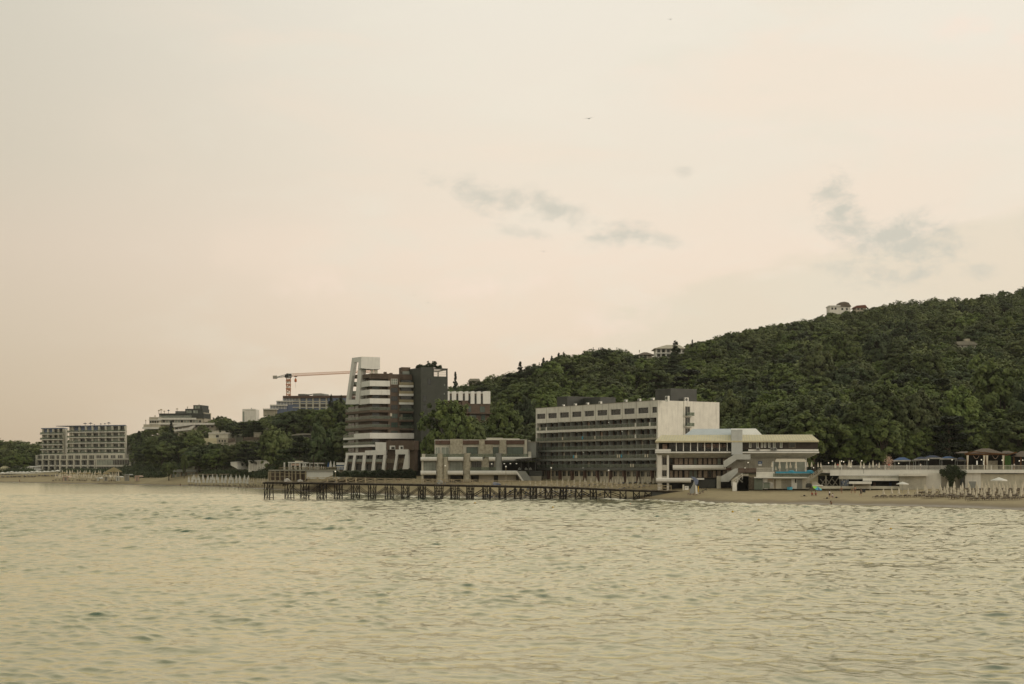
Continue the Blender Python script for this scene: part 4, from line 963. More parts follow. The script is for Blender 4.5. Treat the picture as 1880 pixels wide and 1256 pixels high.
# ---------------------------------------------------------------- stone and white pavilion building
def villa():
    c = zp(6.267, 740, 780); fr = Fr(772, 444, 985, 440); root = empty('beach_villa', fr.pt(15, 8, 4.5), 'two storey white beach house with rough stone piers and brown roof fascia', 'beach house')
    X = lambda x, v=0: fr.u(x/6.267+740, v); Z = lambda y, x=800, v=0: fr.z(x/6.267+740, y/6.267+780, v)
    def bx(x0, x1, yt, yb, v0, v1, name, mm): return MB().box(fr, X(x0, v0), X(x1, v0), v0, v1, Z(yb, 800, v0), Z(yt, 800, v0)).build(name, m_[mm], root)
    bx(362, 1432, 180, 372, 3.0, 14, 'upper_wall', 'cream'); bx(362, 1425, 171, 180, 2.6, 14, 'roof', 'white_clean')
    for x0, x1 in ((370, 428), (432, 540), (684, 874), (936, 1110), (1186, 1398)): bx(x0, x1, 177, 225, 2.55, 2.9, 'fascia', 'red_brown')
    for x0, x1, t in ((542, 686, 163), (874, 938, 168), (1110, 1187, 172)): bx(x0, x1, t, 372, 2.2, 3.0, 'stone_pier', 'stone')
    bx(938, 1032, 228, 372, 2.6, 3.0, 'stone_wall', 'stone')
    for x0, x1 in ((372, 426), (442, 530), (730, 860), (1034, 1100), (1196, 1384)):
        windowu(root, fr, X(x0, 2.9), X(x1, 2.9), Z(368, 800, 2.9), Z(256, 800, 2.9), 2.85, 2 if x1-x0 < 100 else 3, 1, m_['white_paint' if x0 < 700 else 'metal_dark'], m_['green_glass' if x0 > 700 else 'pale_glass'], .08)
    for x0, x1, p in ((958, 1135, 150), (1135, 1330, 158)): bx(x0, x1, p, 178, 6, 10, 'roof_parapet', 'cream')
    bx(1398, 1434, 170, 372, 2.3, 3.0, 'wall_end', 'cream'); bx(1430, 1437, 156, 372, 2.0, 2.3, 'flue', 'charcoal')
    bx(1437, 1530, 205, 375, 3.5, 12, 'side_wing', 'grey_slab'); bx(1437, 1530, 195, 206, 3.4, 12, 'side_wing_roof', 'concrete')
    rl = bx(232, 1430, 334, 371, .25, .29, 'terrace_railing', 'green_glass' if 0 else 'rail_glass')
    bx(216, 254, 334, 372, .1, .9, 'terrace_end', 'cream')
    def rb(x0, x1, yt, yb, v, d, name):
        zt_, zb_ = Z(yt), Z(yb); h = zt_-zb_; pr = [(0.25, 0), (-.15, .15), (-.3, .45), (-.3, .8), (-.15, 1)]
        a = [fr.pt(X(x0), v+p[0], zb_+h*p[1]) for p in pr]+[fr.pt(X(x0), v+d, zt_), fr.pt(X(x0), v+d, zb_)]; dd = fr.U*(X(x1)-X(x0))
        return MB().prism(a, Vector((dd.x, dd.y, 0))).build(name, m_['white_clean'], root)
    for x0, x1 in ((203, 388), (520, 692), (775, 912), (988, 1062), (1138, 1475)): rb(x0, x1, 371, 417, 0, 3.2, 'floor_band')
    bx(212, 1100, 417, 528, 1.8, 13, 'middle_wall', 'cream')
    for x0, x1 in ((236, 378), (540, 686), (790, 900)):
        windowu(root, fr, X(x0, 1.7), X(x1, 1.7), Z(526, 800, 1.7), Z(422, 800, 1.7), 1.65, 4, 2, m_['dark_grey'], m_['pale_glass' if x0 < 700 else 'dark_glass'], .08)
    windowu(root, fr, X(990, 1.7), X(1046, 1.7), Z(526, 800, 1.7), Z(424, 800, 1.7), 1.65, 2, 1, m_['charcoal'], m_['dark_glass'], .08)
    for x0, x1, mm, t, bt in ((386, 460, 'stone', 328, 640), (460, 518, 'stone', 370, 640), (692, 776, 'stone', 326, 640), (1060, 1138, 'charcoal' if 0 else 'grey_slab', 328, 528)):
        n = 10; uc = (X(x0)+X(x1))/2; rr = (X(x1)-X(x0))/2; p = fr.pt(uc, rr*.7, 0); MB().lathe((p.x, p.y, 0), [(rr, Z(bt)-.3), (rr, Z(t))], n=16, sy=.8).build('round_pier', m_[mm], root, smooth=False)
    MB().poly(fr, [c(905, 417), (940/6.267+740, 375/6.267+780), c(985, 375), c(985, 528), c(905, 528)], 1.0, 1.8).build('stone_buttress', m_['stone'], root)
    bx(775, 1130, 488, 528, .3, .34, 'glass_railing', 'rail_glass')
    for x0, x1 in ((203, 380), (514, 690), (772, 1312)): rb(x0, x1, 528, 578, -.1, 3.2, 'floor_band')
    bx(212, 1300, 578, 690, 2.4, 12, 'ground_wall', 'beige')
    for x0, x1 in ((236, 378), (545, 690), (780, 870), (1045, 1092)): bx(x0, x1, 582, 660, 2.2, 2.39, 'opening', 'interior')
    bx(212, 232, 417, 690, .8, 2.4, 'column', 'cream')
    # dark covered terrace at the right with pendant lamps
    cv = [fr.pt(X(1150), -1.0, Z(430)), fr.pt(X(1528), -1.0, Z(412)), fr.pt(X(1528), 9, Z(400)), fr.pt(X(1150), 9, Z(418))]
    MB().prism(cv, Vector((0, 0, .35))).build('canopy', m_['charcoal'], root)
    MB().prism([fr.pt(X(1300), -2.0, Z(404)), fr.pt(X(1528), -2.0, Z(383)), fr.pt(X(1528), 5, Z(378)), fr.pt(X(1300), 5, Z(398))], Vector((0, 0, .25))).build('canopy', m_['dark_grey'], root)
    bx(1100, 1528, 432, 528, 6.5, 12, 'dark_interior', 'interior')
    for x in (1355, 1440, 1520): bx(x, x+8, 415, 530, -.6, -.4, 'canopy_post', 'charcoal')
    for x, y in ((1020, 450), (1092, 448), (1165, 447), (1235, 447), (1305, 447)):
        o = MB().lathe(fr.pt(X(x, 1), .9, Z(y+6)), [(.05, 0), (.26, .1), (.26, .22), (.05, .32)]).build('pendant_lamp', m_['lit_lamp'], None, smooth=True, loc=fr.pt(X(x, 1), .9, Z(y)))
        tag(o, 'small lit pendant lamp under the dark canopy beside the stone-piered beach house', 'lamp', 'lamps under the dark canopy')
    for x, w in ((1120, 14), (1340, 30), (1415, 26), (1465, 22)):
        o = MB().lathe(fr.pt(X(x, 2), 2, Z(520)), [(.5, 0), (.42, .45), (.05, .9)], n=8).build('table_parasol', m_['grey_slab'], None, loc=fr.pt(X(x, 2), 2, Z(520))) if x > 1300 else None
        if o: tag(o, 'small covered table standing on the terrace under the dark canopy', 'covered table', 'covered tables on the dark terrace')
    # ramp
    MB().prism([fr.pt(X(1312), -1.2, Z(532)), fr.pt(X(1412), -1.2, Z(532)), fr.pt(X(1490), -1.2, Z(640)), fr.pt(X(1385), -1.2, Z(640))], Vector((0, 2.2, 0))).build('ramp', m_['grey_slab'], root)
    MB().beam(fr.pt(X(1308), -1.4, Z(534)), fr.pt(X(1385), -1.4, Z(645)), .3, .5).build('ramp_kerb', m_['white_clean'], root)
    bx(1450, 1600, 530, 590, 1.6, 8, 'annex_wall', 'charcoal'); bx(1450, 1590, 590, 650, 1.5, 8, 'annex_base', 'concrete')
    bx(1440, 1475, 310, 372, 1, 1.6, 'chimney', 'cream')
tower(); block_behind(); villa()
# ---------------------------------------------------------------- simple helpers for the far buildings
def pb(root, fr, q, pts, v0, v1, name, mm, par=None):
    return MB().poly(fr, [q(*p) for p in pts], v0, v1).build(name, m_[mm] if isinstance(mm, str) else mm, par or root)
def rect(x0, x1, y0, y1): return [(x0, y1), (x1, y1), (x1, y0), (x0, y0)]
def left_hotel():
    q = zp(5.2222, 0, 720); root = empty('curved_hotel', P(150, 868, 915), 'cream eight storey beach hotel with rounded corner and blue top floor', 'hotel')
    def wing(x0, x1, Y0, Y1, top, rows, zlow, seed, ncol, curve):
        a0, a1 = q(x0, 0)[0], q(x1, 0)[0]
        fr = Fr(a0, Y0, a1, Y1); L = fr.L; Z = lambda y: fr.z((a0+a1)/2, q(0, y)[1]) 
        # plan: rounded left end then straight front
        pts = []
        if curve:
            rr = L*.17
            for k in range(5): t = R(90-90*k/4); pts.append(Vector(fr.pt(rr-rr*math.sin(t), rr*(1-math.cos(t)) if 0 else rr-rr*math.cos(t) , 0).xy))
            pts = [Vector(fr.pt(rr-rr*math.cos(R(90*k/4)), rr-rr*math.sin(R(90*k/4)), 0).xy) for k in range(5)]
        else: pts = [Vector(fr.pt(0, 0, 0).xy)]
        pts.append(Vector(fr.pt(L, 0, 0).xy))
        body = [Vector((p.x, p.y)) for p in strip(pts, 1.8, 1.8)[0]]
        bp = body+[Vector(fr.pt(L-11.5, 16, 0).xy), Vector(fr.pt(0, 16, 0).xy)]
        zt = Z(top); zb = 5.0
        m = MB().prism([(p.x, p.y, zb) for p in bp], Vector((0, 0, zt-zb-.6))); m.build('wall', m_['cream'], root)
        c2 = [Vector((p.x, p.y)) for p in strip(pts, .6, .6)[0]]
        m = MB().prism([(p.x, p.y, zt-.6) for p in c2+[Vector(fr.pt(L-11.5, 16, 0).xy), Vector(fr.pt(0, 16, 0).xy)]], Vector((0, 0, .6))); m.build('roof_edge', m_['blue_wall'], root)
        ys = [top]+rows
        for k, y in enumerate(rows):
            s = band(MB(), pts, -.2, 1.9, Z(y+4), Z(y-4)).build('balcony', m_['white_paint'], root)
            if k < len(rows)-1 or 1: pass
        # columns
        for i in range(ncol+1):
            u = L*(.17 if curve else 0)+(L*(1-(.17 if curve else 0)))*i/ncol; u = min(max(u, .5), L-.5)
            MB().box(fr, u-.5, u+.5, .5, 1.9, Z(rows[-1]), zt-.6).build('column', m_['cream'], root)
        if curve:
            for k in (1, 3): p = body[k]; MB().abox(p.x-.5, p.x+.5, p.y-1.0, p.y, Z(rows[-1]), zt-.6).build('column', m_['cream'], root)
        # glazing, one run of panes per storey and bay
        for k in range(len(rows)):
            za, zc = Z(rows[k]-4), Z(ys[k]+(8 if k else 6))
            for i in range(ncol):
                u0 = L*(.17 if curve else 0)+L*(1-(.17 if curve else 0))*i/ncol; u1 = L*(.17 if curve else 0)+L*(1-(.17 if curve else 0))*(i+1)/ncol
                MB().box(fr, u0+.55, u1-.8, 1.68, 1.79, za, zc-.3).build('window', m_['blue_wall'] if k == 0 and i < ncol/2 else m_['pale_glass' if (i+k+seed) % 3 == 0 else 'dark_glass'], root)
            s = band(MB(), pts, -.1, -.05, za, za+1.0).build('glass_railing', m_['rail_glass'], root)
        return fr, Z
    f1, Z1 = wing(588, 1198, 905, 885, 318, [383, 435, 488, 543, 592], 0, 1, 8, True)
    f0, Z0 = wing(360, 604, 925, 915, 343, [403, 455, 505, 552, 600], 0, 2, 4, True)
    # lower storeys: arcade with groups of narrow windows, then tall piers
    for fr, Z, top, n, u_end, zb in ((f1, Z1, 592, 9, 1.0, 5.0), (f0, Z0, 600, 4, 1.0, 5.0)):
        L = fr.L; MB().box(fr, -1.2, L+.2, -.6, 12, Z(652), Z(top+2)).build('lower_wall', m_['cream'], root)
        MB().box(fr, -1.2, L+.2, 1.2, 12, zb, Z(652)).build('base_wall', m_['grey_slab'], root)
        for i in range(n):
            u = -.4+(L+.0)*i/n
            for j in range(3):
                w = L/n*.17; a = u+L/n*.2+j*w*1.35; MB().box(fr, a, a+w, -.64, -.58, Z(640), Z(606)).build('window', m_['dark_glass'], root)
        for i in range(n+1):
            u = -.9+(L)*i/n; MB().box(fr, u-.5, u+.5, -.6, .6, zb, Z(652)).build('pier', m_['cream'], root)
        MB().box(fr, -1.0, L, -.3, 1.2, Z(712), Z(700)).build('balcony', m_['white_paint'], root)
        for i in range(n): u = -.4+L*i/n; MB().box(fr, u+.6, u+L/n-.8, 1.1, 1.19, Z(765), Z(716)).build('window', m_['dark_glass'], root); MB().box(fr, u+.6, u+L/n-.8, 1.1, 1.19, Z(696), Z(660)).build('window', m_['dark_glass'], root)
    f2 = Fr(q(920, 0)[0], 880, q(1252, 0)[0], 872); Z = lambda y: f2.z(208, q(0, y)[1])
    MB().box(f2, 0, f2.L, 0, 12, 5.0, Z(640)).build('side_wing', m_['cream'], root)
    MB().box(f2, -.2, f2.L+.3, -.3, 12.2, Z(640), Z(634)).box(f2, -.2, f2.L+.3, -.3, 0, Z(712), Z(704)).build('cornice', m_['white_paint'], root)
    for i in range(20):
        u = .8+(f2.L-1.6)*i/20
        for (a, b) in ((650, 698), (716, 760)): MB().box(f2, u, u+.95, -.06, -.01, Z(b), Z(a)).build('window', m_['dark_glass' if i > 9 or a > 700 else 'pale_glass'], root)
    # right end slope and roof clutter
    if 0: pb(root, f1, q, [(1165, 335), (1225, 385), (1225, 395), (1165, 395)], 4, 8, 'sloped_roof', 'dark_grey')
    MB().box(f1, f1.u(q(545, 0)[0]), f1.u(q(780, 0)[0]), -.8, 8, Z1(324), Z1(318)).build('flat_canopy', m_['blue_wall'], root)
    MB().box(f1, -1, 3.5, -1.4, 6, Z1(326), Z1(320)).build('flat_canopy', m_['blue_wall'], root)
    for x, h in ((816, 24), (868, 26), (905, 8), (966, 16), (1006, 18), (1043, 26)):
        c = f1.pt(f1.u(q(x, 0)[0], 3), 3, Z1(316)); s = h/5.22*.34
        t = empty('roof_parasol', c, 'tiny dark parasol on the flat roof of the cream curved hotel', 'parasol', 'parasols on the curved hotel roof')
        MB().tube(c, c+Vector((0, 0, s)), .12).build('pole', m_['metal_dark'], t); MB().lathe(c, [(1.5 if h > 20 else .8, s*.62), (.05, s+.1)], n=8).build('canopy', m_['navy_cloth'], t)
left_hotel()
def hill_hotel():
    q = zp(4.7, 240, 700); Y = 960; fr = Fr(262, Y, 376, Y-8); root = empty('terraced_hotel', P(325, 785, Y), 'dark topped terraced hotel on the left hill with parasols on its stepped roofs', 'hotel')
    def r(x0, x1, y0, y1, v, n, mm, d=12): return pb(root, fr, q, rect(x0, x1, y0, y1), v, v+d, n, mm)
    r(110, 250, 372, 402, 0, 'wall', 'beige'); r(100, 245, 396, 412, -.8, 'balcony', 'white_paint'); r(160, 260, 310, 374, 2, 'wall', 'beige')
    r(155, 260, 330, 338, 1.4, 'balcony', 'white_paint'); r(165, 262, 362, 370, 1.4, 'balcony', 'white_paint')
    r(240, 620, 318, 500, 3, 'wall', 'beige'); r(235, 560, 316, 332, 1.6, 'balcony', 'white_paint'); r(235, 530, 358, 374, 1.2, 'balcony', 'white_paint')
    r(245, 620, 278, 320, 4, 'wall', 'grey_slab'); r(245, 532, 278, 291, 2.8, 'dark_fascia', 'charcoal'); r(525, 628, 278, 320, 2.6, 'dark_wall', 'charcoal')
    r(385, 470, 258, 280, 6, 'wall', 'dark_grey'); r(470, 618, 238, 280, 5, 'wall', 'charcoal'); r(540, 612, 206, 240, 6, 'stair_head', 'charcoal')
    r(628, 634, 270, 352, 4, 'side_wall', 'beige')
    for x in range(252, 520, 24): r(x, x+18, 293, 314, 3.8, 'window', 'pale_glass', .2)
    for x0, x1 in ((480, 500), (504, 524), (540, 556), (560, 578)): r(x0, x1, 252, 276, 4.8, 'window', 'pale_glass', .2)
    for x0, x1 in ((552, 568), (574, 596)): r(x0, x1, 214, 236, 5.8, 'window', 'pale_glass', .2)
    for x in range(250, 600, 26): r(x, x+19, 336, 356, 2.8, 'window', 'pale_glass' if x % 3 else 'dark_glass', .2)
    for x in (165, 185, 205, 228): r(x, x+12, 342, 360, 1.8, 'window', 'dark_glass', .2)
    for i, (x, y, w, h) in enumerate(((130, 365, 6, 32), (168, 330, 8, 20), (210, 318, 10, 22), (243, 278, 10, 30), (262, 272, 16, 32), (290, 276, 10, 22), (326, 276, 13, 30), (400, 258, 13, 24), (490, 238, 8, 18), (590, 206, 6, 10))):
        Yd = Y+8; b = P(*q(x, y), Yd); k = Yd/F/4.7
        t = empty('roof_parasol', b, 'tiny parasol on a stepped roof of the dark terraced hill hotel', 'parasol', 'parasols on the terraced hotel roofs')
        MB().tube(b-Vector((0, 0, .5)), b+Vector((0, 0, h*k)), .15).build('pole', m_['metal_dark'], t); MB().lathe(b, [(w*k, h*k*.68), (.1, h*k+.1)], n=8).build('canopy', m_['navy_cloth' if i == 6 else 'straw'], t)
hill_hotel()
def far_left():
    q = zp(4.7, 240, 700)
    fr = Fr(318, 905, 404, 900); r = empty('white_canopy_building', P(355, 790, 905), 'long low building with slanted white roof canopies below the terraced hill hotel', 'building')
    pb(r, fr, q, [(368, 380), (540, 358), (768, 360), (766, 376), (545, 376), (368, 398)], 0, 14, 'roof', 'white_paint')
    pb(r, fr, q, [(368, 420), (500, 400), (545, 376), (560, 384), (520, 420), (380, 434)], .5, 12, 'lower_roof', 'white_paint')
    pb(r, fr, q, [(372, 396), (740, 374), (740, 430), (372, 480)], 2, 12, 'wall', 'beige')
    for x in range(385, 720, 34): pb(r, fr, q, rect(x, x+22, 386 if x > 540 else 402, 398 if x > 540 else 416), 1.8, 2, 'window', 'dark_glass')
    fr = Fr(444.5, 1080, 470, 1080); r = empty('white_tower_block', P(457, 775, 1080), 'plain white tower block with rounded top showing above the wooded ridge', 'building')
    pb(r, fr, q, [(963, 245), (966, 240), (1072, 238), (1081, 244), (1081, 400), (963, 400)], 0, 14, 'wall', 'white_paint')
    pb(r, fr, q, rect(966, 980, 262, 350), -.1, 0, 'window_strip', 'pale_glass'); pb(r, fr, q, rect(1038, 1044, 230, 240), 3, 4, 'mast', 'metal_grey')
    pb(r, fr, q, rect(985, 1076, 252, 254), -.08, 0, 'wall_joint', 'concrete')
    fr = Fr(370, 800, 430, 800); r = empty('cream_house', P(400, 812, 800), 'cream house with flat stepped roofs among the trees left of the pier', 'house')
    pb(r, fr, q, rect(672, 838, 450, 560), 4, 14, 'wall', 'cream'); pb(r, fr, q, rect(668, 842, 443, 452), 3.4, 14.4, 'cornice', 'white_paint')
    pb(r, fr, q, rect(632, 740, 492, 560), 1, 12, 'wall', 'cream_roof'); pb(r, fr, q, [(722, 492), (840, 488), (840, 560), (722, 560)], 1.6, 5, 'wall', 'beige')
    pb(r, fr, q, rect(700, 752, 426, 446), 6, 10, 'roof_hut', 'concrete'); pb(r, fr, q, rect(780, 808, 428, 446), 6, 10, 'roof_hut', 'concrete')
    pb(r, fr, q, rect(735, 760, 465, 485), 3.9, 4, 'window', 'dark_glass')
    for i, x in enumerate((760, 785, 808)): pb(r, fr, q, rect(x, x+10, 506, 524), 1.4, 1.6, 'window', 'dark_glass')
    fr = Fr(338, 840, 372, 840); r = empty('red_roof_house', P(350, 812, 840), 'low house with reddish tiled roof half hidden left of the cream house', 'house')
    pb(r, fr, q, [(465, 506), (560, 500), (632, 512), (632, 525), (465, 522)], 0, 10, 'roof', 'tile_roof'); pb(r, fr, q, rect(475, 625, 520, 560), .6, 9, 'wall', 'beige')
    fr = Fr(418, 745, 480, 747); r = empty('brown_roof_house', P(440, 812, 745), 'row of low brown roofed houses right of the cream house among trees', 'house')
    pb(r, fr, q, [(840, 494), (895, 488), (900, 520), (840, 530)], 0, 8, 'roof', 'tile_roof'); pb(r, fr, q, rect(845, 900, 512, 560), .5, 8, 'wall', 'beige')
    pb(r, fr, q, rect(975, 1125, 505, 560), 1, 9, 'wall', 'beige'); pb(r, fr, q, [(965, 500), (985, 484), (1015, 480), (1130, 484), (1134, 506), (965, 508)], .4, 9.6, 'roof', 'tile_roof')
    pb(r, fr, q, rect(1062, 1122, 446, 484), 3, 7, 'wall', 'stone'); pb(r, fr, q, rect(1058, 1126, 440, 448), 2.7, 7.3, 'cornice', 'concrete')
    for x in (990, 1030, 1070, 1095): pb(r, fr, q, rect(x, x+12, 515, 532), .8, 1, 'window', 'dark_glass')
    fr = Fr(520, 670, 600, 670); r = empty('flat_roof_house', P(560, 800, 670), 'dark glazed house with a thin flat roof deep in the trees left of the tower', 'house')
    pb(r, fr, q, [(1362, 468), (1440, 452), (1500, 450), (1640, 458), (1640, 466), (1500, 462), (1380, 470)], 0, 10, 'roof', 'concrete'); pb(r, fr, q, rect(1390, 1630, 466, 520), 1, 9, 'wall', 'dark_grey')
    for x in (1410, 1460, 1520, 1570): pb(r, fr, q, rect(x, x+34, 470, 492), .8, 1, 'window', 'pale_glass' if x < 1500 else 'dark_glass')
    # blue and red hotel under the crane
    fr = Fr(482, 1010, 640, 985); r = empty('blue_red_hotel', P(565, 755, 1000), 'curved blue glazed hotel with dark red roof band beneath the tower crane', 'hotel')
    pts = [(1312, 126), (1440, 124), (1700, 130), (1855, 118)]
    pb(r, fr, q, [(1312, 126), (1855, 122), (1855, 143), (1312, 146)], -.6, 18, 'roof_band', 'red_brown')
    pb(r, fr, q, [(1312, 146), (1855, 143), (1855, 300), (1312, 300)], 1, 18, 'wall', 'blue_wall')
    pb(r, fr, q, rect(1256, 1400, 168, 176), -1, 14, 'balcony', 'white_paint'); pb(r, fr, q, rect(1258, 1398, 176, 300), .6, 14, 'wall', 'blue_wall')
    pb(r, fr, q, rect(1200, 1340, 202, 212), -2, 12, 'balcony', 'white_paint'); pb(r, fr, q, rect(1202, 1338, 212, 300), -.6, 12, 'wall', 'blue_wall')
    pb(r, fr, q, rect(1140, 1260, 236, 246), -3, 10, 'balcony', 'white_paint'); pb(r, fr, q, rect(1144, 1258, 246, 300), -1.6, 10, 'wall', 'beige')
    for yy in (172, 190, 222): pb(r, fr, q, rect(1396, 1700, yy, yy+7), .4, 2, 'balcony', 'cream')
    for x in list(range(1316, 1450, 13)): pb(r, fr, q, rect(x, x+4, 146, 168), .6, 1, 'fin', 'white_clean')
    for x in list(range(1262, 1398, 13)): pb(r, fr, q, rect(x, x+4, 176, 203), .2, .6, 'fin', 'white_clean')
    for x in list(range(1206, 1338, 13)): pb(r, fr, q, rect(x, x+4, 212, 240), -1, -.6, 'fin', 'white_clean')
    for x in (1452, 1510, 1566, 1624, 1682): pb(r, fr, q, rect(x, x+10, 143, 290), .2, 1.2, 'column', 'cream')
    for x in (1466, 1524, 1582, 1640): pb(r, fr, q, rect(x, x+38, 148, 170), .8, 1, 'window', 'blue_glass'); pb(r, fr, q, rect(x, x+38, 196, 220), .8, 1, 'window', 'dark_glass')
    pb(r, fr, q, rect(1445, 1506, 110, 126), 4, 10, 'roof_room', 'dark_grey'); pb(r, fr, q, [(1575, 106), (1640, 104), (1668, 110), (1668, 124), (1572, 124)], 5, 12, 'roof_tank', 'metal_grey')
    pb(r, fr, q, [(1500, 118), (1570, 108), (1572, 114), (1502, 124)], 5, 6, 'roof_pipe', 'dark_grey'); pb(r, fr, q, rect(1700, 1855, 143, 175), -.2, 1, 'blue_wall', 'blue_wall')
far_left()
def crane():
    q = zp(6.267, 480, 640); Y = 1030; k = Y/F/6.267; g = lambda x, y, d=0: P(*q(x, y), Y)+Vector((0, d, 0))
    root = empty('tower_crane', P(q(311, 0)[0], 745, Y), 'orange and white tower crane with long jib behind the apartment tower', 'crane')
    w = .84; m = MB(); b = MB(); z0, z1 = g(0, 700).z, g(0, 330).z; cx = g(311, 0).x
    for sx in (-1, 1):
        for sy in (-1, 1): m.beam((cx+sx*w*1.6, Y+sy*w*1.6, z0), (cx+sx*w*1.6, Y+sy*w*1.6, z1), .26)
    n = 13
    for i in range(n):
        a, c = z0+(z1-z0)*i/n, z0+(z1-z0)*(i+1)/n; s = 1 if i % 2 else -1
        tgt = m if i % 2 else b
        for sy in (-1, 1):
            tgt.beam((cx-s*w*1.6, Y+sy*w*1.6, a), (cx+s*w*1.6, Y+sy*w*1.6, c), .34); tgt.beam((cx-w*1.6, Y+sy*w*1.6, c), (cx+w*1.6, Y+sy*w*1.6, c), .5)
        for sx in (-1, 1): tgt.beam((cx+sx*w*1.6, Y-w*1.6, a), (cx+sx*w*1.6, Y+w*1.6, c), .3)
    mast = m.build('mast', mat('faded_orange', (.52, .22, .11), var=.15, scale=2.), root); b.build('mast_bracing', m_['orange_paint'] if 0 else m_['cream'], mast)
    for y in (372, 415, 462): MB().abox(cx-w*2, cx+w*2, Y-w*2, Y+w*2, g(0, y+6).z, g(0, y-6).z).build('mast_collar', MATS['faded_orange'], mast)
    MB().abox(cx-2.4, cx+2.0, Y-2, Y+2, g(0, 335).z, g(0, 300).z).build('slewing_unit', m_['metal_dark'], root)
    cb = MB().abox(cx+.6, cx+2.8, Y-4.2, Y-2.2, g(0, 330).z, g(0, 292).z).build('cab', m_['metal_grey'], root)
    MB().abox(cx+.8, cx+2.6, Y-4.26, Y-4.2, g(0, 320).z, g(0, 298).z).build('cab_window', m_['dark_glass'], cb)
    # jib: triangular truss from the mast to the right, behind the building
    j = MB(); p0 = g(330, 320); p1 = g(1330, 268); t0 = g(335, 290); t1 = g(1330, 248)
    for sy in (-.9, .9): j.beam(p0+Vector((0, sy, 0)), p1+Vector((0, sy, 0)), .27)
    j.beam(t0, t1, .25); n = 46
    for i in range(n):
        a = p0.lerp(p1, i/n); c = t0.lerp(t1, (i+.5)/n); d = p0.lerp(p1, (i+1)/n)
        for sy in (-.9, .9): j.beam(a+Vector((0, sy, 0)), c, .12); j.beam(c, d+Vector((0, sy, 0)), .12)
        j.beam(a-Vector((0, .9, 0)), a+Vector((0, .9, 0)), .15)
    j.build('jib', mat('pale_orange', (.62, .30, .16), var=.12, scale=2.), root)
    c = MB(); a0, a1 = g(300, 322), g(150, 335); u0, u1 = g(285, 297), g(190, 322)
    for sy in (-.8, .8): c.beam(a0+Vector((0, sy, 0)), a1+Vector((0, sy, 0)), .45)
    c.beam(u0, u1, .3)
    for i in range(6): x = a0.lerp(a1, i/6); c.beam(x, u0.lerp(u1, i/6), .22); c.beam(x, u0.lerp(u1, (i+1)/6), .18)
    c.build('counter_jib', m_['metal_grey'], root)
    MB().abox(g(133, 0).x, g(180, 0).x, Y-1, Y+1, g(0, 348).z, g(0, 312).z).build('counterweight', m_['concrete'], root)
    MB().tube(g(300, 292), g(308, 262 if 0 else 290), .3).abox(cx-1.4, cx+1.0, Y-1, Y+1, g(0, 300).z, g(0, 288).z).build('tower_head', m_['metal_dark'], root)
    MB().abox(g(380, 0).x, g(410, 0).x, Y-1, Y+1, g(0, 328).z, g(0, 320).z).build('trolley', m_['metal_dark'], root)
    MB().tube(g(393, 325), g(393, 372), .09).tube(g(393, 385), g(393, 450), .06).build('hoist_rope', m_['metal_dark'], root)
    MB().lathe(g(393, 388), [(.2, 0), (.9, .5), (.9, 1.8), (.2, 3.0)], n=8).build('hook_block', m_['orange_paint'], root)
crane()
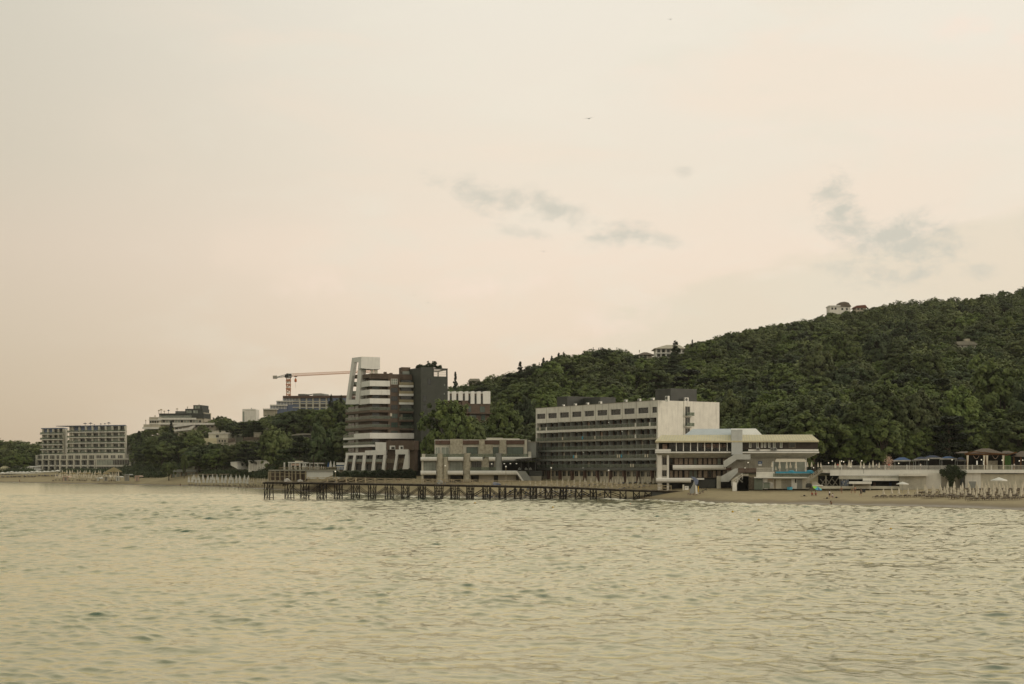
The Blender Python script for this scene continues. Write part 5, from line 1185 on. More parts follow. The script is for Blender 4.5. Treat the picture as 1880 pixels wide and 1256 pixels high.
def hill_houses():
    q = zp(3.76, 800, 600); Y = 770; fr = Fr(1200, Y, 1260, Y); r = empty('hill_villa', P(1229, 655, Y), 'white two storey villa with wide hipped roof on the wooded ridge', 'house')
    def R_(x0, x1, y0, y1, v, n, mm, d=10): return pb(r, fr, q, rect(x0, x1, y0, y1), v, v+d, n, mm)
    R_(1520, 1715, 148, 240, 1.5, 'wall', 'white_paint', 12)
    X = lambda x, v=0: fr.u(q(x, 0)[0], v); Z = lambda y: fr.z(1230, q(0, y)[1])
    MB().frustum(fr, (X(1506), X(1722), -1, 15), Z(150), (X(1600), X(1690), 5, 9), Z(120)).box(fr, X(1507), X(1721), -.95, 15, Z(153), Z(150)-.01).build('roof', m_['beige'], r)
    R_(1518, 1712, 178, 184, -.4, 'balcony', 'white_clean', 2)
    for x in (1520, 1552, 1588, 1624, 1660, 1696): R_(x, x+5, 152, 240, -.3, 'column', 'white_clean', .5)
    for x in (1530, 1562, 1596, 1632, 1668): R_(x, x+20, 156, 177, 1.3, 'window', 'dark_glass', .2); R_(x, x+20, 188, 206, 1.3, 'window', 'dark_glass', .2)
    Y = 760; fr = Fr(1168, Y, 1204, Y); r = empty('hill_gazebo', P(1186, 655, Y), 'small open pavilion with brown hipped roof left of the white hill villa', 'pavilion')
    MB().frustum(fr, (X(1388), X(1512), -1, 9), Z(194), (X(1440), X(1462), 3.6, 4.4), Z(172)).build('roof', m_['tile_roof'], r)
    for x in (1402, 1430, 1460, 1490): R_(x, x+5, 194, 225, 0, 'post', 'cream', .5)
    R_(1404, 1494, 194, 225, 3, 'wall', 'beige', 4); R_(1430, 1452, 198, 216, 2.9, 'window', 'dark_glass', .1); R_(1404, 1409, 160, 178, 4, 'chimney', 'stone', 1)
    # houses at the top of the hill
    q = zp(2.41, 1100, 500); Y = 985; fr = Fr(1520, Y, 1565, Y); r = empty('hilltop_house', P(1545, 570, Y), 'white house with brown gabled roof on the hilltop skyline', 'house')
    R_(1020, 1066, 150, 185, 0, 'wall', 'white_paint'); R_(1018, 1068, 146, 151, -.6, 'roof_slab', 'white_clean', 11)
    R_(1060, 1112, 148, 185, 1, 'wall', 'white_paint')
    pb(r, fr, q, [(1058, 150), (1066, 133), (1085, 130), (1104, 134), (1116, 151)], 0, 10, 'roof', 'tile_roof')
    for x, y in ((1028, 156), (1042, 156), (1072, 158), (1092, 158)): R_(x, x+8, y, y+9, -.1 if x < 1060 else .9, 'window', 'dark_glass', .1)
    r0 = q; Y = 990; fr = Fr(1568, Y, 1592, Y); r = empty('red_roof_house', P(1580, 570, Y), 'low house with dark red roof right of the white hilltop house', 'house')
    R_(1136, 1182, 156, 185, 0, 'wall', 'beige'); pb(r, fr, q, [(1128, 157), (1140, 147), (1178, 144), (1188, 156)], -.8, 10, 'roof', 'red_roof')
    for x in (1142, 1158): R_(x, x+9, 159, 166, -.1, 'window', 'dark_glass', .1)
    Y = 690; q = zp(4.7, 1480, 600); fr = Fr(1755, Y, 1796, Y); r = empty('pale_roof_house', P(1775, 640, Y), 'house with pale grey roof and square chimney among trees on the right slope', 'house')
    R_(1320, 1465, 155, 210, 1, 'wall', 'white_paint'); pb(r, fr, q, [(1296, 128), (1370, 124), (1450, 128), (1480, 148), (1478, 156), (1310, 158)], 0, 11, 'roof', 'concrete')
    R_(1370, 1414, 103, 128, 3, 'chimney', 'stone', 2)
    R_(1340, 1355, 163, 174, .9, 'window', 'dark_glass', .1)
    Y = 690; q = zp(3.76, 800, 600); fr = Fr(858, Y, 880, Y); r = empty('ridge_house', P(870, 705, Y), 'small grey roofed house on the ridge right of the dark tower block', 'house')
    R_(228, 300, 372, 400, 0, 'wall', 'beige'); pb(r, fr, q, [(222, 374), (236, 358), (300, 358), (308, 374)], -.8, 8, 'roof', 'concrete'); R_(236, 252, 376, 388, -.1, 'window', 'dark_glass', .1)
hill_houses()
PROTECT = [  # photo boxes that trees standing nearer must leave clear: x0, x1, y0, y1, distance
 (66, 238, 780, 868, 880), (262, 378, 740, 778, 950), (315, 405, 776, 790, 890), (444, 470, 748, 772, 1075), (374, 422, 792, 815, 800), (420, 482, 797, 810, 745),
 (486, 600, 722, 752, 985), (525, 590, 796, 803, 670), (625, 822, 650, 878, 500), (772, 985, 800, 880, 446), (984, 1316, 712, 880, 440), (1203, 1503, 785, 890, 378),
 (822, 902, 716, 742, 560), (880, 902, 742, 775, 560), (1202, 1256, 633, 649, 770), (1170, 1202, 645, 652, 760), (1522, 1566, 554, 565, 985), (1572, 1592, 561, 566, 990), (1755, 1797, 622, 635, 690), (860, 880, 694, 702, 690),
 (1755, 1880, 818, 862, 392), (1640, 1780, 836, 862, 392)]
SOLID = [  # photo columns and distances where trees may not stand
 (60, 242, 870, 935), (255, 385, 945, 985), (312, 408, 895, 925), (440, 475, 1070, 1100), (366, 432, 795, 820), (334, 376, 835, 855), (414, 484, 741, 757), (515, 605, 666, 682), (478, 645, 980, 1035),
 (612, 835, 470, 545), (812, 908, 552, 582), (765, 1000, 425, 462), (970, 1325, 385, 470), (1195, 1510, 360, 402), (1195, 1262, 765, 790), (1165, 1206, 755, 775), (1518, 1596, 980, 1005), (1750, 1800, 685, 705), (855, 884, 685, 702), (1500, 1900, 300, 412)]
# ---------------------------------------------------------------- beach kit (one of each, then copies)
def kit():
    K = {}
    def shut(name, cloth, H=2.5, r0=.30):
        e = empty(name, (0, 0, -60)); o = Vector((0, 0, -60))
        MB().tube(o, o+Vector((0, 0, H)), .035).build('pole', m_['metal_grey'], e)
        def wob(i, j): return 1+.22*(-1)**i
        MB().lathe(o, [(.16, H*.27), (r0, H*.31), (r0*.92, H*.45), (r0*.7, H*.62), (r0*.45, H*.80), (.06, H*.97), (.02, H*1.02)], n=12, wob=wob).build('folded_canopy', m_[cloth], e)
        MB().lathe(o, [(r0*.76, H*.60), (r0*.76, H*.63)], n=10).build('tie', m_['beige'], e)
        MB().lathe(o, [(.25, 0), (.25, .08)], n=8).build('base', m_['concrete'], e)
        seal(e); return e
    K['shut'] = shut('closed_parasol', 'umbrella_cloth'); K['shut_white'] = shut('closed_parasol', 'umbrella_white', 2.8, .36)
    def opn(name, cloth, H=2.5, r=1.5, n=8, vw=None):
        e = empty(name, (0, 0, -60)); o = Vector((0, 0, -60))
        MB().tube(o, o+Vector((0, 0, H)), .04).build('pole', m_['metal_grey'], e)
        vs = [o+Vector((0, 0, H+.15))]; N = n*2
        for i in range(N): a = 2*math.pi*i/N; rr = r*(1 if i % 2 == 0 else .93); vs.append(o+Vector((math.cos(a)*rr, math.sin(a)*rr, H-.42+(.0 if i % 2 == 0 else .05))))
        for i in range(N): a = 2*math.pi*i/N; rr = r*(1 if i % 2 == 0 else .94); vs.append(o+Vector((math.cos(a)*rr, math.sin(a)*rr, H-.58)))
        MB().add(vs, [(0, 1+i, 1+(i+1) % N) for i in range(N)]+[(1+i, 1+N+i, 1+N+(i+1) % N, 1+(i+1) % N) for i in range(N)]).build('canopy', m_[cloth], e)
        m = MB()
        for i in range(n): a = 2*math.pi*i/n; m.beam(o+Vector((0, 0, H-.1)), o+Vector((math.cos(a)*r*.97, math.sin(a)*r*.97, H-.45)), .02)
        m.build('ribs', m_['metal_grey'], e); seal(e); return e
    K['open'] = opn('open_parasol', 'umbrella_white', 2.6, 1.6)
    K['thatch'] = opn('straw_parasol', 'straw', 2.3, 1.2)
    K['blue'] = opn('blue_parasol', 'blue_cloth', 2.6, 2.2)
    def lounger(cl):
        e = empty('sun_lounger', (0, 0, -60)); o = Vector((0, 0, -60)); m = MB()
        for y in (-.3, .3): m.beam(o+Vector((-.95, y, .28)), o+Vector((.5, y, .28)), .05); m.beam(o+Vector((.35, y, .3)), o+Vector((1.0, y, .58)), .05)
        m.build('frame', m_['lounger_frame'], e)
        for x in (-.85, .8):
            for y in (-.3, .3): MB().beam(o+Vector((x, y, 0)), o+Vector((x, y, .3 if x < 0 else .55)), .06).build('leg', m_['lounger_frame'], e)
        MB().hexa([o+Vector(p) for p in ((-.95, -.29, .31), (.4, -.29, .31), (.4, .29, .31), (-.95, .29, .31), (-.95, -.29, .38), (.4, -.29, .38), (.4, .29, .38), (-.95, .29, .38))]).build('mattress', m_[cl], e)
        MB().hexa([o+Vector(p) for p in ((.4, -.29, .33), (1.02, -.29, .60), (1.02, .29, .60), (.4, .29, .33), (.37, -.29, .40), (.98, -.29, .67), (.98, .29, .67), (.37, .29, .40))]).build('backrest', m_[cl], e)
        seal(e); return e
    K['lounger'] = lounger('lounger_cloth'); K['lounger_blue'] = lounger(mat('faded_blue', (.20, .24, .36), var=.2, scale=1.0) and 'faded_blue'); K['lounger_pale'] = lounger(mat('pale_canvas', (.42, .40, .36), var=.2, scale=1.0) and 'pale_canvas')
    return K
KIT = kit()
def put(k, x, y, z, label, cat, group, rot=0, s=1.0, tilt=0):
    o = copy_tree(KIT[k]); o.location = (x, y, z); o.rotation_euler = (tilt, tilt*.6, rot); o.scale = (s, s, s)
    return tag(o, label, cat, group)
RB = random.Random(77)
def row(k, x0, x1, Y0, Y1, n, label, cat, group, jit=.5, s=1.0, smin=.92, zf=None, rot=None, skip=0, tilt=.03):
    for i in range(n):
        if RB.random() < skip: continue
        t = (i+.5)/n; px = x0+(x1-x0)*t; Y = Y0+(Y1-Y0)*t+RB.uniform(-jit, jit); x = (px-CX)*Y/F+RB.uniform(-jit, jit)*.5
        z = (zf if zf is not None else gxy(x, Y)+.03)
        put(k, x, Y, z, label, cat, group, RB.uniform(0, 6.28) if rot is None else rot+RB.uniform(-.15, .15), s*RB.uniform(smin, 1.06), RB.uniform(-tilt, tilt))
def beach_sets():
    # right beach: rows of closed cream parasols with loungers
    rows = [(1786, 1880, 312, 306, 6), (1752, 1884, 320, 313, 9), (1706, 1884, 327, 320, 13), (1612, 1884, 334, 327, 17), (1690, 1884, 341, 334, 14), (1735, 1884, 348, 341, 12)]
    names = ['front', 'second', 'third', 'fourth', 'fifth', 'back']
    for (x0, x1, a, b, n), nm in zip(rows, names):
        row('shut', x0, x1, a, b, n, 'closed cream parasol in the %s row on the right hand beach' % nm, 'parasol', 'closed parasols on the right beach, %s row' % nm, s=.86)
        row('lounger', x0-10, x1, a-1.6, b-1.6, int(n*1.9), 'low brown sun lounger in the %s row under the closed parasols at right' % nm, 'sun lounger', 'loungers on the right beach, %s row' % nm, rot=R(-75))
    put('open', *(lambda p: (p.x, p.y, gxy(p.x, p.y)))(P(1834, 0, 338)), 'open white parasol standing tall among the closed ones at right', 'parasol', 'open parasols on the right beach', s=1.25)
    put('open', *(lambda p: (p.x, p.y, gxy(p.x, p.y)))(P(1657, 0, 348)), 'open flat cream parasol at the left end of the right beach rows', 'parasol', 'open parasols on the right beach', s=.95)
    # middle beach between pier and long hotel
    for j, (x0, x1, a, b, n) in enumerate(((972, 1205, 398, 396, 24), (985, 1200, 404, 402, 20), (968, 1150, 410, 408, 18))):
        nm = ('front', 'middle', 'back')[j]
        row('shut', x0, x1, a, b, n, 'closed cream parasol in the %s row between the pier and the long white hotel' % nm, 'parasol', 'closed parasols before the long hotel, %s row' % nm, s=.9)
    for j, (x0, x1, a, b, n) in enumerate(((960, 1195, 396.5, 394, 26), (860, 1060, 402, 401, 26), (870, 1180, 407, 406, 30))):
        nm = ('front', 'middle', 'back')[j]
        row('lounger_blue', x0, x1, a, b, n, 'pale blue sun lounger in the %s row seen between the pier piles' % nm, 'sun lounger', 'blue loungers behind the pier, %s row' % nm, rot=R(-80))
    # left: white parasols behind the sea end of the pier
    row('shut_white', 343, 458, 690, 606, 17, 'closed white parasol in the front row left of the pier head', 'parasol', 'white parasols left of the pier, front row', s=1.5, jit=.3)
    row('shut_white', 352, 462, 700, 616, 13, 'closed white parasol in the second row left of the pier head', 'parasol', 'white parasols left of the pier, second row', s=1.35, jit=.8)
    row('shut', 455, 560, 612, 548, 22, 'closed straw coloured parasol crowded behind the sea end of the pier', 'parasol', 'straw coloured parasols behind the pier head', s=1.15, jit=1.5)
    row('lounger_pale', 345, 470, 686, 598, 26, 'pale sun lounger at the foot of the white parasols left of the pier', 'sun lounger', 'pale loungers left of the pier', rot=R(-80), jit=1.2)
    row('lounger', 450, 560, 606, 545, 20, 'brown sun lounger on the sand behind the pier head', 'sun lounger', 'brown loungers behind the pier head', rot=R(-80), jit=1.5)
    # far left: thatched and closed parasols before the curved hotel
    for j, (x0, x1, a, b, n) in enumerate(((98, 215, 835, 778, 22), (110, 222, 845, 790, 20), (112, 228, 856, 800, 18))):
        nm = ('front', 'middle', 'back')[j]
        row('shut', x0, x1, a, b, n, 'closed straw parasol in the %s row below the cream curved hotel' % nm, 'parasol', 'straw parasols below the curved hotel, %s row' % nm, s=1.35, jit=1.5)
    row('thatch', 112, 200, 838, 790, 6, 'round thatched parasol on the sand below the cream curved hotel', 'parasol', 'thatched parasols below the curved hotel', s=1.6, jit=1.5)
    row('lounger', 98, 212, 828, 772, 26, 'brown sun lounger at the sea edge of the straw parasols at left', 'sun lounger', 'brown loungers below the curved hotel', rot=R(-80), jit=2, s=1.2)
    row('open', 2, 108, 905, 858, 14, 'open pale parasol over the blue loungers on the far left beach', 'parasol', 'pale parasols on the far left beach', s=1.15, jit=1)
    row('lounger_blue', 0, 110, 900, 852, 24, 'blue sun lounger under the pale parasols on the far left beach', 'sun lounger', 'blue loungers on the far left beach', rot=R(-80), jit=1.5, s=1.3)
beach_sets()
# ---------------------------------------------------------------- pier
def pier():
    z5 = zp(6.267, 480, 780)
    A = Vector(((486-CX)*388/F, 388)); B = Vector(((1262-CX)*376/F, 376)); fr = Fr(486, 388, 1262, 376); L = fr.L
    root = empty('pier', fr.pt(L/2, 1.5, 0), 'old dark wooden pier on braced piles running along in front of the beach', 'pier')
    kp = [(486, 884.2), (600, 885.5), (780, 888.5), (900, 890.5), (1040, 893.5), (1110, 896.5), (1160, 898.5), (1262, 901.5)]
    ku = [fr.u(p) for p, _ in kp]; kz = [fr.z(p, y) for p, y in kp]
    zd = lambda u: float(np.interp(u, ku, kz)); W_ = 3.4
    rn = random.Random(3)
    d = MB(); n = 90
    for i in range(n):
        a, b = L*i/n, L*(i+1)/n-.04; dz = rn.uniform(-.03, .03)
        d.hexa([fr.pt(a, -.1, zd(a)-.16+dz), fr.pt(b, -.1, zd(b)-.16+dz), fr.pt(b, W_, zd(b)-.16+dz), fr.pt(a, W_, zd(a)-.16+dz), fr.pt(a, -.1, zd(a)+dz), fr.pt(b, -.1, zd(b)+dz), fr.pt(b, W_, zd(b)+dz), fr.pt(a, W_, zd(a)+dz)])
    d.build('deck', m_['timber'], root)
    for v in (.15, W_-.35):
        m = MB()
        for i in range(24): a, b = L*i/24, L*(i+1)/24; m.hexa([fr.pt(a, v, zd(a)-.62), fr.pt(b, v, zd(b)-.62), fr.pt(b, v+.25, zd(b)-.62), fr.pt(a, v+.25, zd(a)-.62), fr.pt(a, v, zd(a)-.18), fr.pt(b, v, zd(b)-.18), fr.pt(b, v+.25, zd(b)-.18), fr.pt(a, v+.25, zd(a)-.18)])
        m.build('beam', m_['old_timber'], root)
    px_ = [490, 528, 557, 588, 618.5, 650, 681, 712, 742, 772.5, 804, 833, 862, 892, 921, 949.5, 978, 1006, 1033.5, 1062, 1088.5, 1115.5, 1143.5, 1168, 1190]
    for i, p in enumerate(px_):
        u = fr.u(p); gp = lambda v: max(-1.5, gz(p, fr.pt(u, v, 0).y)-.6) ; w = (.95 if i in (3, 10, 11, 13) else .78) ; zt = zd(u)-.62
        t = MB()
        for v in (.25, W_-.3):
            zb_ = gp(v)
            for s in (-1, 1): t.tube(fr.pt(u+s*w+rn.uniform(-.28, .28), v+rn.uniform(-.2, .2), zb_), fr.pt(u+s*w, v, zt), .15, .13)
            if i in (3, 4, 9, 10, 11, 12, 13, 16, 18, 20): t.tube(fr.pt(u+rn.uniform(-.2, .2), v, zb_), fr.pt(u, v, zt), .12)
            za = max(.15, zb_+.3)
            t.beam(fr.pt(u-w, v-.12, za), fr.pt(u+w, v-.12, zt-.2), .16, .12)
            if i > 1: t.beam(fr.pt(u+w, v+.14, za), fr.pt(u-w, v+.14, zt-.2), .16, .12)
            t.box(fr, u-w-.15, u+w+.15, v-.16, v-.05, za, za+.16)
        for s in (-1, 1):
            t.beam(fr.pt(u+s*w, .2, .5), fr.pt(u+s*w, W_-.3, zt-.3), .10); 
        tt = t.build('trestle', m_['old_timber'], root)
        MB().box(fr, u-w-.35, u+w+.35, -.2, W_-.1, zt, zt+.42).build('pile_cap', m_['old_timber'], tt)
        if 1 <= i < 22:
            u2 = fr.u(px_[i+1]); z2 = zd(u2)-.62; b = MB()
            for v in (.3, W_-.3):
                for k in (0, .75):
                    lo, hi = (.75+k*.9, 1.55+k*.9)
                    if i % 2: b.beam(fr.pt(u+w, v, zt-.35-k*.7), fr.pt(u2-w, v, 1.15-k*.7), .15, .12)
                    else: b.beam(fr.pt(u+w, v, 1.15-k*.7), fr.pt(u2-w, v, z2-.35-k*.7), .15, .12)
            if i in (3, 4, 9, 10, 11, 12, 13, 14, 15): b.beam(fr.pt(u, .2, .32), fr.pt(u2, .2, .30), .13, .13)
            b.build('brace', m_['old_timber'], root)
    MB().beam(fr.pt(fr.u(624), -.1, 2.6), fr.pt(fr.u(640), -.2, 2.3), .35, .2).build('loose_plank', m_['old_timber'], root)
    # abutment on the sand
    ua, ub = fr.u(1195), fr.u(1240); MB().box(fr, ua, ub, .2, W_-.2, .6, zd(ub)-.5).build('abutment', m_['charcoal'], root)
    # railings, near and far
    for v in (.0, W_-.1):
        u = fr.u(566 if v == 0 else 560); pts = []
        while u < fr.u(1240): pts.append(u); u += 2.65 if v == 0 else 2.65
        for j, u in enumerate(pts):
            if rn.random() < .05: continue
            h = 1.38+rn.uniform(-.05, .08); k = .18
            MB().beam(fr.pt(u, v, zd(u)-.1), fr.pt(u+rn.uniform(-.04, .04), v, zd(u)+h), k, k).build('railing_post', m_['wood_rail'], root) if v == 0 else None
            if v: MB().beam(fr.pt(u, v, zd(u)-.1), fr.pt(u, v, zd(u)+h), k, k).build('railing_post', m_['wood_rail'], root) if j % 1 == 0 and j < 34 else None
        for j0 in range(0, len(pts)-1, 4):
            m = MB()
            for j in range(j0, min(j0+4, len(pts)-1)):
                a, b = pts[j], pts[j+1]; h = 1.25
                m.beam(fr.pt(a, v+.05, zd(a)+h), fr.pt(b, v+.05, zd(b)+h), .07, .12)
                if rn.random() < .9: m.beam(fr.pt(a, v+.03, zd(a)+.2), fr.pt(b, v+.03, zd(b)+h-.15), .055, .09)
                if rn.random() < .9: m.beam(fr.pt(a, v+.07, zd(a)+h-.15), fr.pt(b, v+.07, zd(b)+.2), .055, .09)
                if rn.random() < .3: m.beam(fr.pt(a, v+.06, zd(a)+.65), fr.pt(b, v+.06, zd(b)+.65), .05, .08)
            m.build('railing', m_['wood_rail'], root)
    # lamp posts along the pier: (px, top py, foot py)
    for i, (p, yt) in enumerate(((613, 865), (815.5, 854.5), (927.5, 856), (1011, 858.5), (1117, 863))):
        u = fr.u(p); e = empty('street_lamp', fr.pt(u, 1.7, zd(u)), '%s pale lamp post from the sea end of the wooden pier' % ('first', 'second', 'third', 'fourth', 'fifth')[i], 'street lamp', 'lamp posts on the pier')
        zt = fr.z(p, yt); MB().tube(fr.pt(u, 1.7, zd(u)), fr.pt(u, 1.7, zt-.3), .075, .05).build('pole', m_['wood_rail'], e)
        MB().lathe(fr.pt(u, 1.7, zt-.3), [(.05, 0), (.19, .1), (.2, .3), (.10, .4)], n=10).build('lantern', m_['lit_lamp' if i == 0 else 'lamp_globe'], e, smooth=True)
        MB().lathe(fr.pt(u, 1.7, zd(u)), [(.16, 0), (.14, .3), (.08, .35)], n=8).build('base', m_['metal_grey'], e)
    # covered things left on the deck
    for (p, h, w, mm, lb) in ((524, 1.0, .9, 'pale_canvas', 'grey tarpaulin covered heap on the sea end of the pier deck'), (548, .7, .8, 'pale_canvas', 'small pale covered heap near the sea end of the pier deck'),
                              (806, 1.15, .9, 'metal_grey', 'grey green covered heap on the middle of the pier deck'), (909, .8, 1.3, 'faded_blue', 'low faded blue covered heap on the right part of the pier deck')):
        u = fr.u(p); c = fr.pt(u, 1.6, zd(u)); rr = random.Random(int(p))
        o = MB().lathe(c, [(w, 0), (w*.95, h*.3), (w*.6, h*.7), (w*.25, h*.95), (.03, h)], n=9, wob=lambda i, j: 1+.25*math.sin(i*2.4+j)).build('covered_heap', m_[mm], None, loc=c); tag(o, lb, 'covered heap')
pier()
# ---------------------------------------------------------------- pool terrace, changing huts, sea wall and promenade on the right
def right_side():
    q = zp(6.714, 1360, 780); q3 = zp(6.714, 1600, 780)
    def mk(fr, q):
        X = lambda x, v=0: fr.u(q(x, 0)[0], v); Zf = lambda y, x=500, v=0: fr.z(q(x, 0)[0], q(0, y)[1], v)
        def bx(r, x0, x1, yt, yb, v0, v1, n, mm): return MB().box(fr, X(x0, v0), X(x1, v0), v0, v1, Zf(yb, (x0+x1)/2, v0), Zf(yt, (x0+x1)/2, v0)).build(n, m_[mm] if isinstance(mm, str) else mm, r)
        return X, Zf, bx
    fr = Fr(1375, 371, 1525, 366); X, Z, bx = mk(fr, q)
    r = empty('pool_terrace', fr.pt(fr.L*.4, 4, 3), 'raised pool terrace with a thin white slab edge above pale changing rooms', 'terrace')
    bx(r, 165, 835, 642, 658, -1.2, 9, 'slab', 'white_clean'); bx(r, 190, 400, 580, 641, -.3, 6, 'parapet', 'concrete' if 0 else 'white_paint'); bx(r, 400, 850, 600, 641, -.6, -.3, 'glass_railing', 'rail_glass')
    bx(r, 430, 905, 576, 600, .2, 1.2, 'pool_edge', 'cyan_paint'); bx(r, 402, 860, 598, 603, -.62, -.55, 'handrail', 'metal_grey'); bx(r, 190, 845, 628, 641, -.28, 5, 'kerb', 'concrete')
    for x, w, h in ((625, 38, 14), (850, 42, 18)):
        c = fr.pt(X(x, .7), .7, Z(577)); o = MB().lathe(c, [(w/6.7*.142, 0), (w/6.7*.13, h/6.7*.08), (w/6.7*.08, h/6.7*.13), (.05, h/6.7*.15)], n=12, sy=.5).build('blue_float', m_['cyan_paint'], None, loc=c, smooth=True); tag(o, 'bright blue rounded cover on the %s of the pool edge' % ('left half' if x < 700 else 'right end'), 'pool cover')
    m = MB()
    for x in range(198, 400, 16): m.box(fr, X(x), X(x)+.05, -.28, -.22, Z(580), Z(534))
    m.box(fr, X(195), X(398), -.29, -.2, Z(537), Z(531)); m.box(fr, X(195), X(398), -.29, -.2, Z(560), Z(556)); m.build('railing', m_['white_paint'], r)
    # changing huts below
    h = empty('changing_huts', fr.pt(fr.L*.4, 2, 3), 'row of pale changing rooms with grey green doors under the pool terrace', 'beach hut')
    bx(h, 268, 840, 658, 790, .6, 6, 'wall', 'cream'); bx(h, -60, 84, 640, 652, .2, 5, 'white_edge', 'white_clean'); bx(h, -60, 84, 653, 690, .6, 5, 'white_wall', 'white_clean'); bx(h, -60, 84, 690, 790, .3, 5, 'low_wall', 'beige'); bx(h, 165, 270, 655, 800, -.2, 3, 'green_wall', mat('grey_green_paint', (.17, .20, .16), var=.15, streak=.3)); bx(h, 85, 165, 640, 790, .4, 3, 'board_wall', 'timber')
    bx(h, 268, 328, 660, 790, .2, .58, 'wall_panel', 'white_clean'); bx(h, 625, 692, 664, 790, .35, .58, 'wall_panel', 'white_clean')
    for x0, x1, mm in ((500, 560, 'concrete'), (562, 622, 'concrete'), (692, 755, 'grey_slab'), (340, 400, 'beige'), (412, 430, 'timber')): bx(h, x0, x1, 672, 785, .5, .59, 'door', mm)
    bx(h, 668, 686, 668, 715, .28, .34, 'small_sign', 'charcoal'); bx(h, 335, 395, 665, 680, .4, .58, 'pink_board', 'curtain')
    for (x, w, t, mm, lb, cat) in ((315, 38, 712, MATS['grey_green_paint'], 'dark green kiosk box on legs before the changing rooms', 'kiosk'),):
        e = empty('beach_kiosk', fr.pt(X(x, -5), -5, 2.6), lb, cat); bx(e, x-w, x+w, t, 785, -6, -4, 'cabinet', mm); 
        for xx in (x-w+3, x+w-8): bx(e, xx, xx+6, 785, 802, -5.8, -5.6, 'leg', 'metal_dark')
        bx(e, x-w-6, x+w+6, t-5, t, -6.3, -3.7, 'lid', 'metal_grey')
    e = MB().prism([fr.pt(X(358, -4), -4, Z(780)), fr.pt(X(398, -4), -4, Z(780)), fr.pt(X(398, -4), -3.5, Z(715)), fr.pt(X(366, -4), -3.5, Z(706))], Vector((0, .12, 0))).build('white_board', m_['pale_canvas'], None, loc=fr.pt(X(378, -4), -4, Z(780))); tag(e, 'white board leaning beside the dark green kiosk box', 'board')
    c = fr.pt(X(604, -4), -4, Z(800, 604, -4)); o = empty('blue_tub', c, 'open turquoise tub lying on the sand before the changing rooms', 'tub')
    MB().lathe(c, [(.65, 0), (.72, .5), (.74, .72), (.66, .72), (.6, .3)], n=14).build('body', m_['cyan_paint'], o); MB().lathe(c, [(.77, .68), (.77, .76), (.70, .76), (.70, .68)], n=14).build('rim', m_['blue_cloth'], o)
    # concrete stair with railings
    s = empty('concrete_stairs', fr.pt(X(900), -2, 4), 'straight concrete stair with side rails climbing from the huts to the promenade', 'stairs')
    m = MB(); n = 16
    for i in range(n): x0 = 805+(1010-805)*i/n; x1 = 805+(1010-805)*(i+1)/n; y = 700-(700-555)*(i+1)/n; m.box(fr, X(x0, -2.5), X(x1, -2.5), -2.5, -.8, Z(y+26), Z(y))
    m.build('flight', m_['concrete'], s)
    for v in (-2.55, -.8):
        m = MB()
        for dy in (0, -20, -38): m.beam(fr.pt(X(800, v), v, Z(702+dy)), fr.pt(X(955, v), v, Z(590+dy)), .09); m.beam(fr.pt(X(955, v), v, Z(590+dy)), fr.pt(X(1010, v), v, Z(553+dy)), .09)
        for i in range(9): x = 800+i*25; y = 702-(x-800)*.72; m.beam(fr.pt(X(x, v), v, Z(y)), fr.pt(X(x, v), v, Z(y-40)), .08)
        m.build('handrail', m_['metal_grey'] if v > -1 else m_['beige'], s)
    bx(s, 880, 1010, 742, 756, -3, -.5, 'landing', 'white_clean')
    MB().poly(fr, [q(880, 700), q(935, 700), q(990, 750), q(880, 750)], -1.5, -1).build('side_wall', m_['beige'], s)
    o = empty('dark_arch_box', fr.pt(X(838, -3), -3, 3), 'small black arched box at the foot of the concrete stair', 'box')
    MB().poly(fr, [q(800, 776), q(802, 735), q(815, 722), q(860, 722), q(874, 735), q(876, 776)], -4, -3).build('shell', m_['charcoal'], o); MB().poly(fr, [q(812, 774), q(814, 740), q(862, 740), q(864, 774)], -4.06, -4.0).build('grille', m_['metal_dark'], o)
    # upper promenade and sea wall
    f2 = Fr(1505, 366, 1900, 352); X2 = lambda px, v=0: f2.u(px, v); zt = f2.z(1700, 862.5); Zp = lambda y, px=1700, v=0: f2.z(px, y, v)
    w = empty('promenade_terrace', f2.pt(f2.L/2, 5, 3), 'long white promenade terrace on a stained sea wall above the right hand beach', 'terrace')
    def b2(r, x0, x1, yt, yb, v0, v1, n, mm, pxs=None): return MB().box(f2, X2(x0, v0), X2(x1, v0), v0, v1, Zp(yb, (x0+x1)/2, v0), Zp(yt, (x0+x1)/2, v0)).build(n, m_[mm] if isinstance(mm, str) else mm, r)
    deck_t, deck_b = 862.8, 868.5
    b2(w, 1502, 1896, deck_t, deck_b, 0, 62, 'deck', 'white_paint')
    b2(w, 1524, 1652, 863.4, 873.5, -.25, 0, 'fascia', 'white_clean'); b2(w, 1652, 1730, 863.4, 869.5, -.25, 0, 'fascia', 'white_paint'); b2(w, 1730, 1896, 862.8, 868.6, -.4, 0, 'fascia', 'white_clean')
    sm = mat('stained_wall', (.46, .44, .37), var=.14, streak=.65, scale=.5)
    b2(w, 1502, 1652, 873.5, 905, 7, 9, 'inner_wall', 'interior'); b2(w, 1540, 1650, 874, 880, -.6, 3, 'lower_fascia', sm)
    b2(w, 1650, 1703, 869.6, 874.2, -4.2, 2, 'landing_slab', 'white_paint'); b2(w, 1651, 1700, 874.2, 900, -3.2, 2, 'bastion_wall', sm)
    b2(w, 1700, 1728, 868.6, 900, -1.5, 2, 'sea_wall', 'white_paint'); b2(w, 1727, 1772, 868.6, 900, 1.0, 2, 'sea_wall', sm); b2(w, 1772, 1801, 868.6, 900, .2, 2, 'sea_wall', 'white_paint'); b2(w, 1801, 1896, 869.8, 900, .4, 2, 'sea_wall', mat('pale_wall', (.52, .49, .40), var=.08, streak=.45, scale=.5))
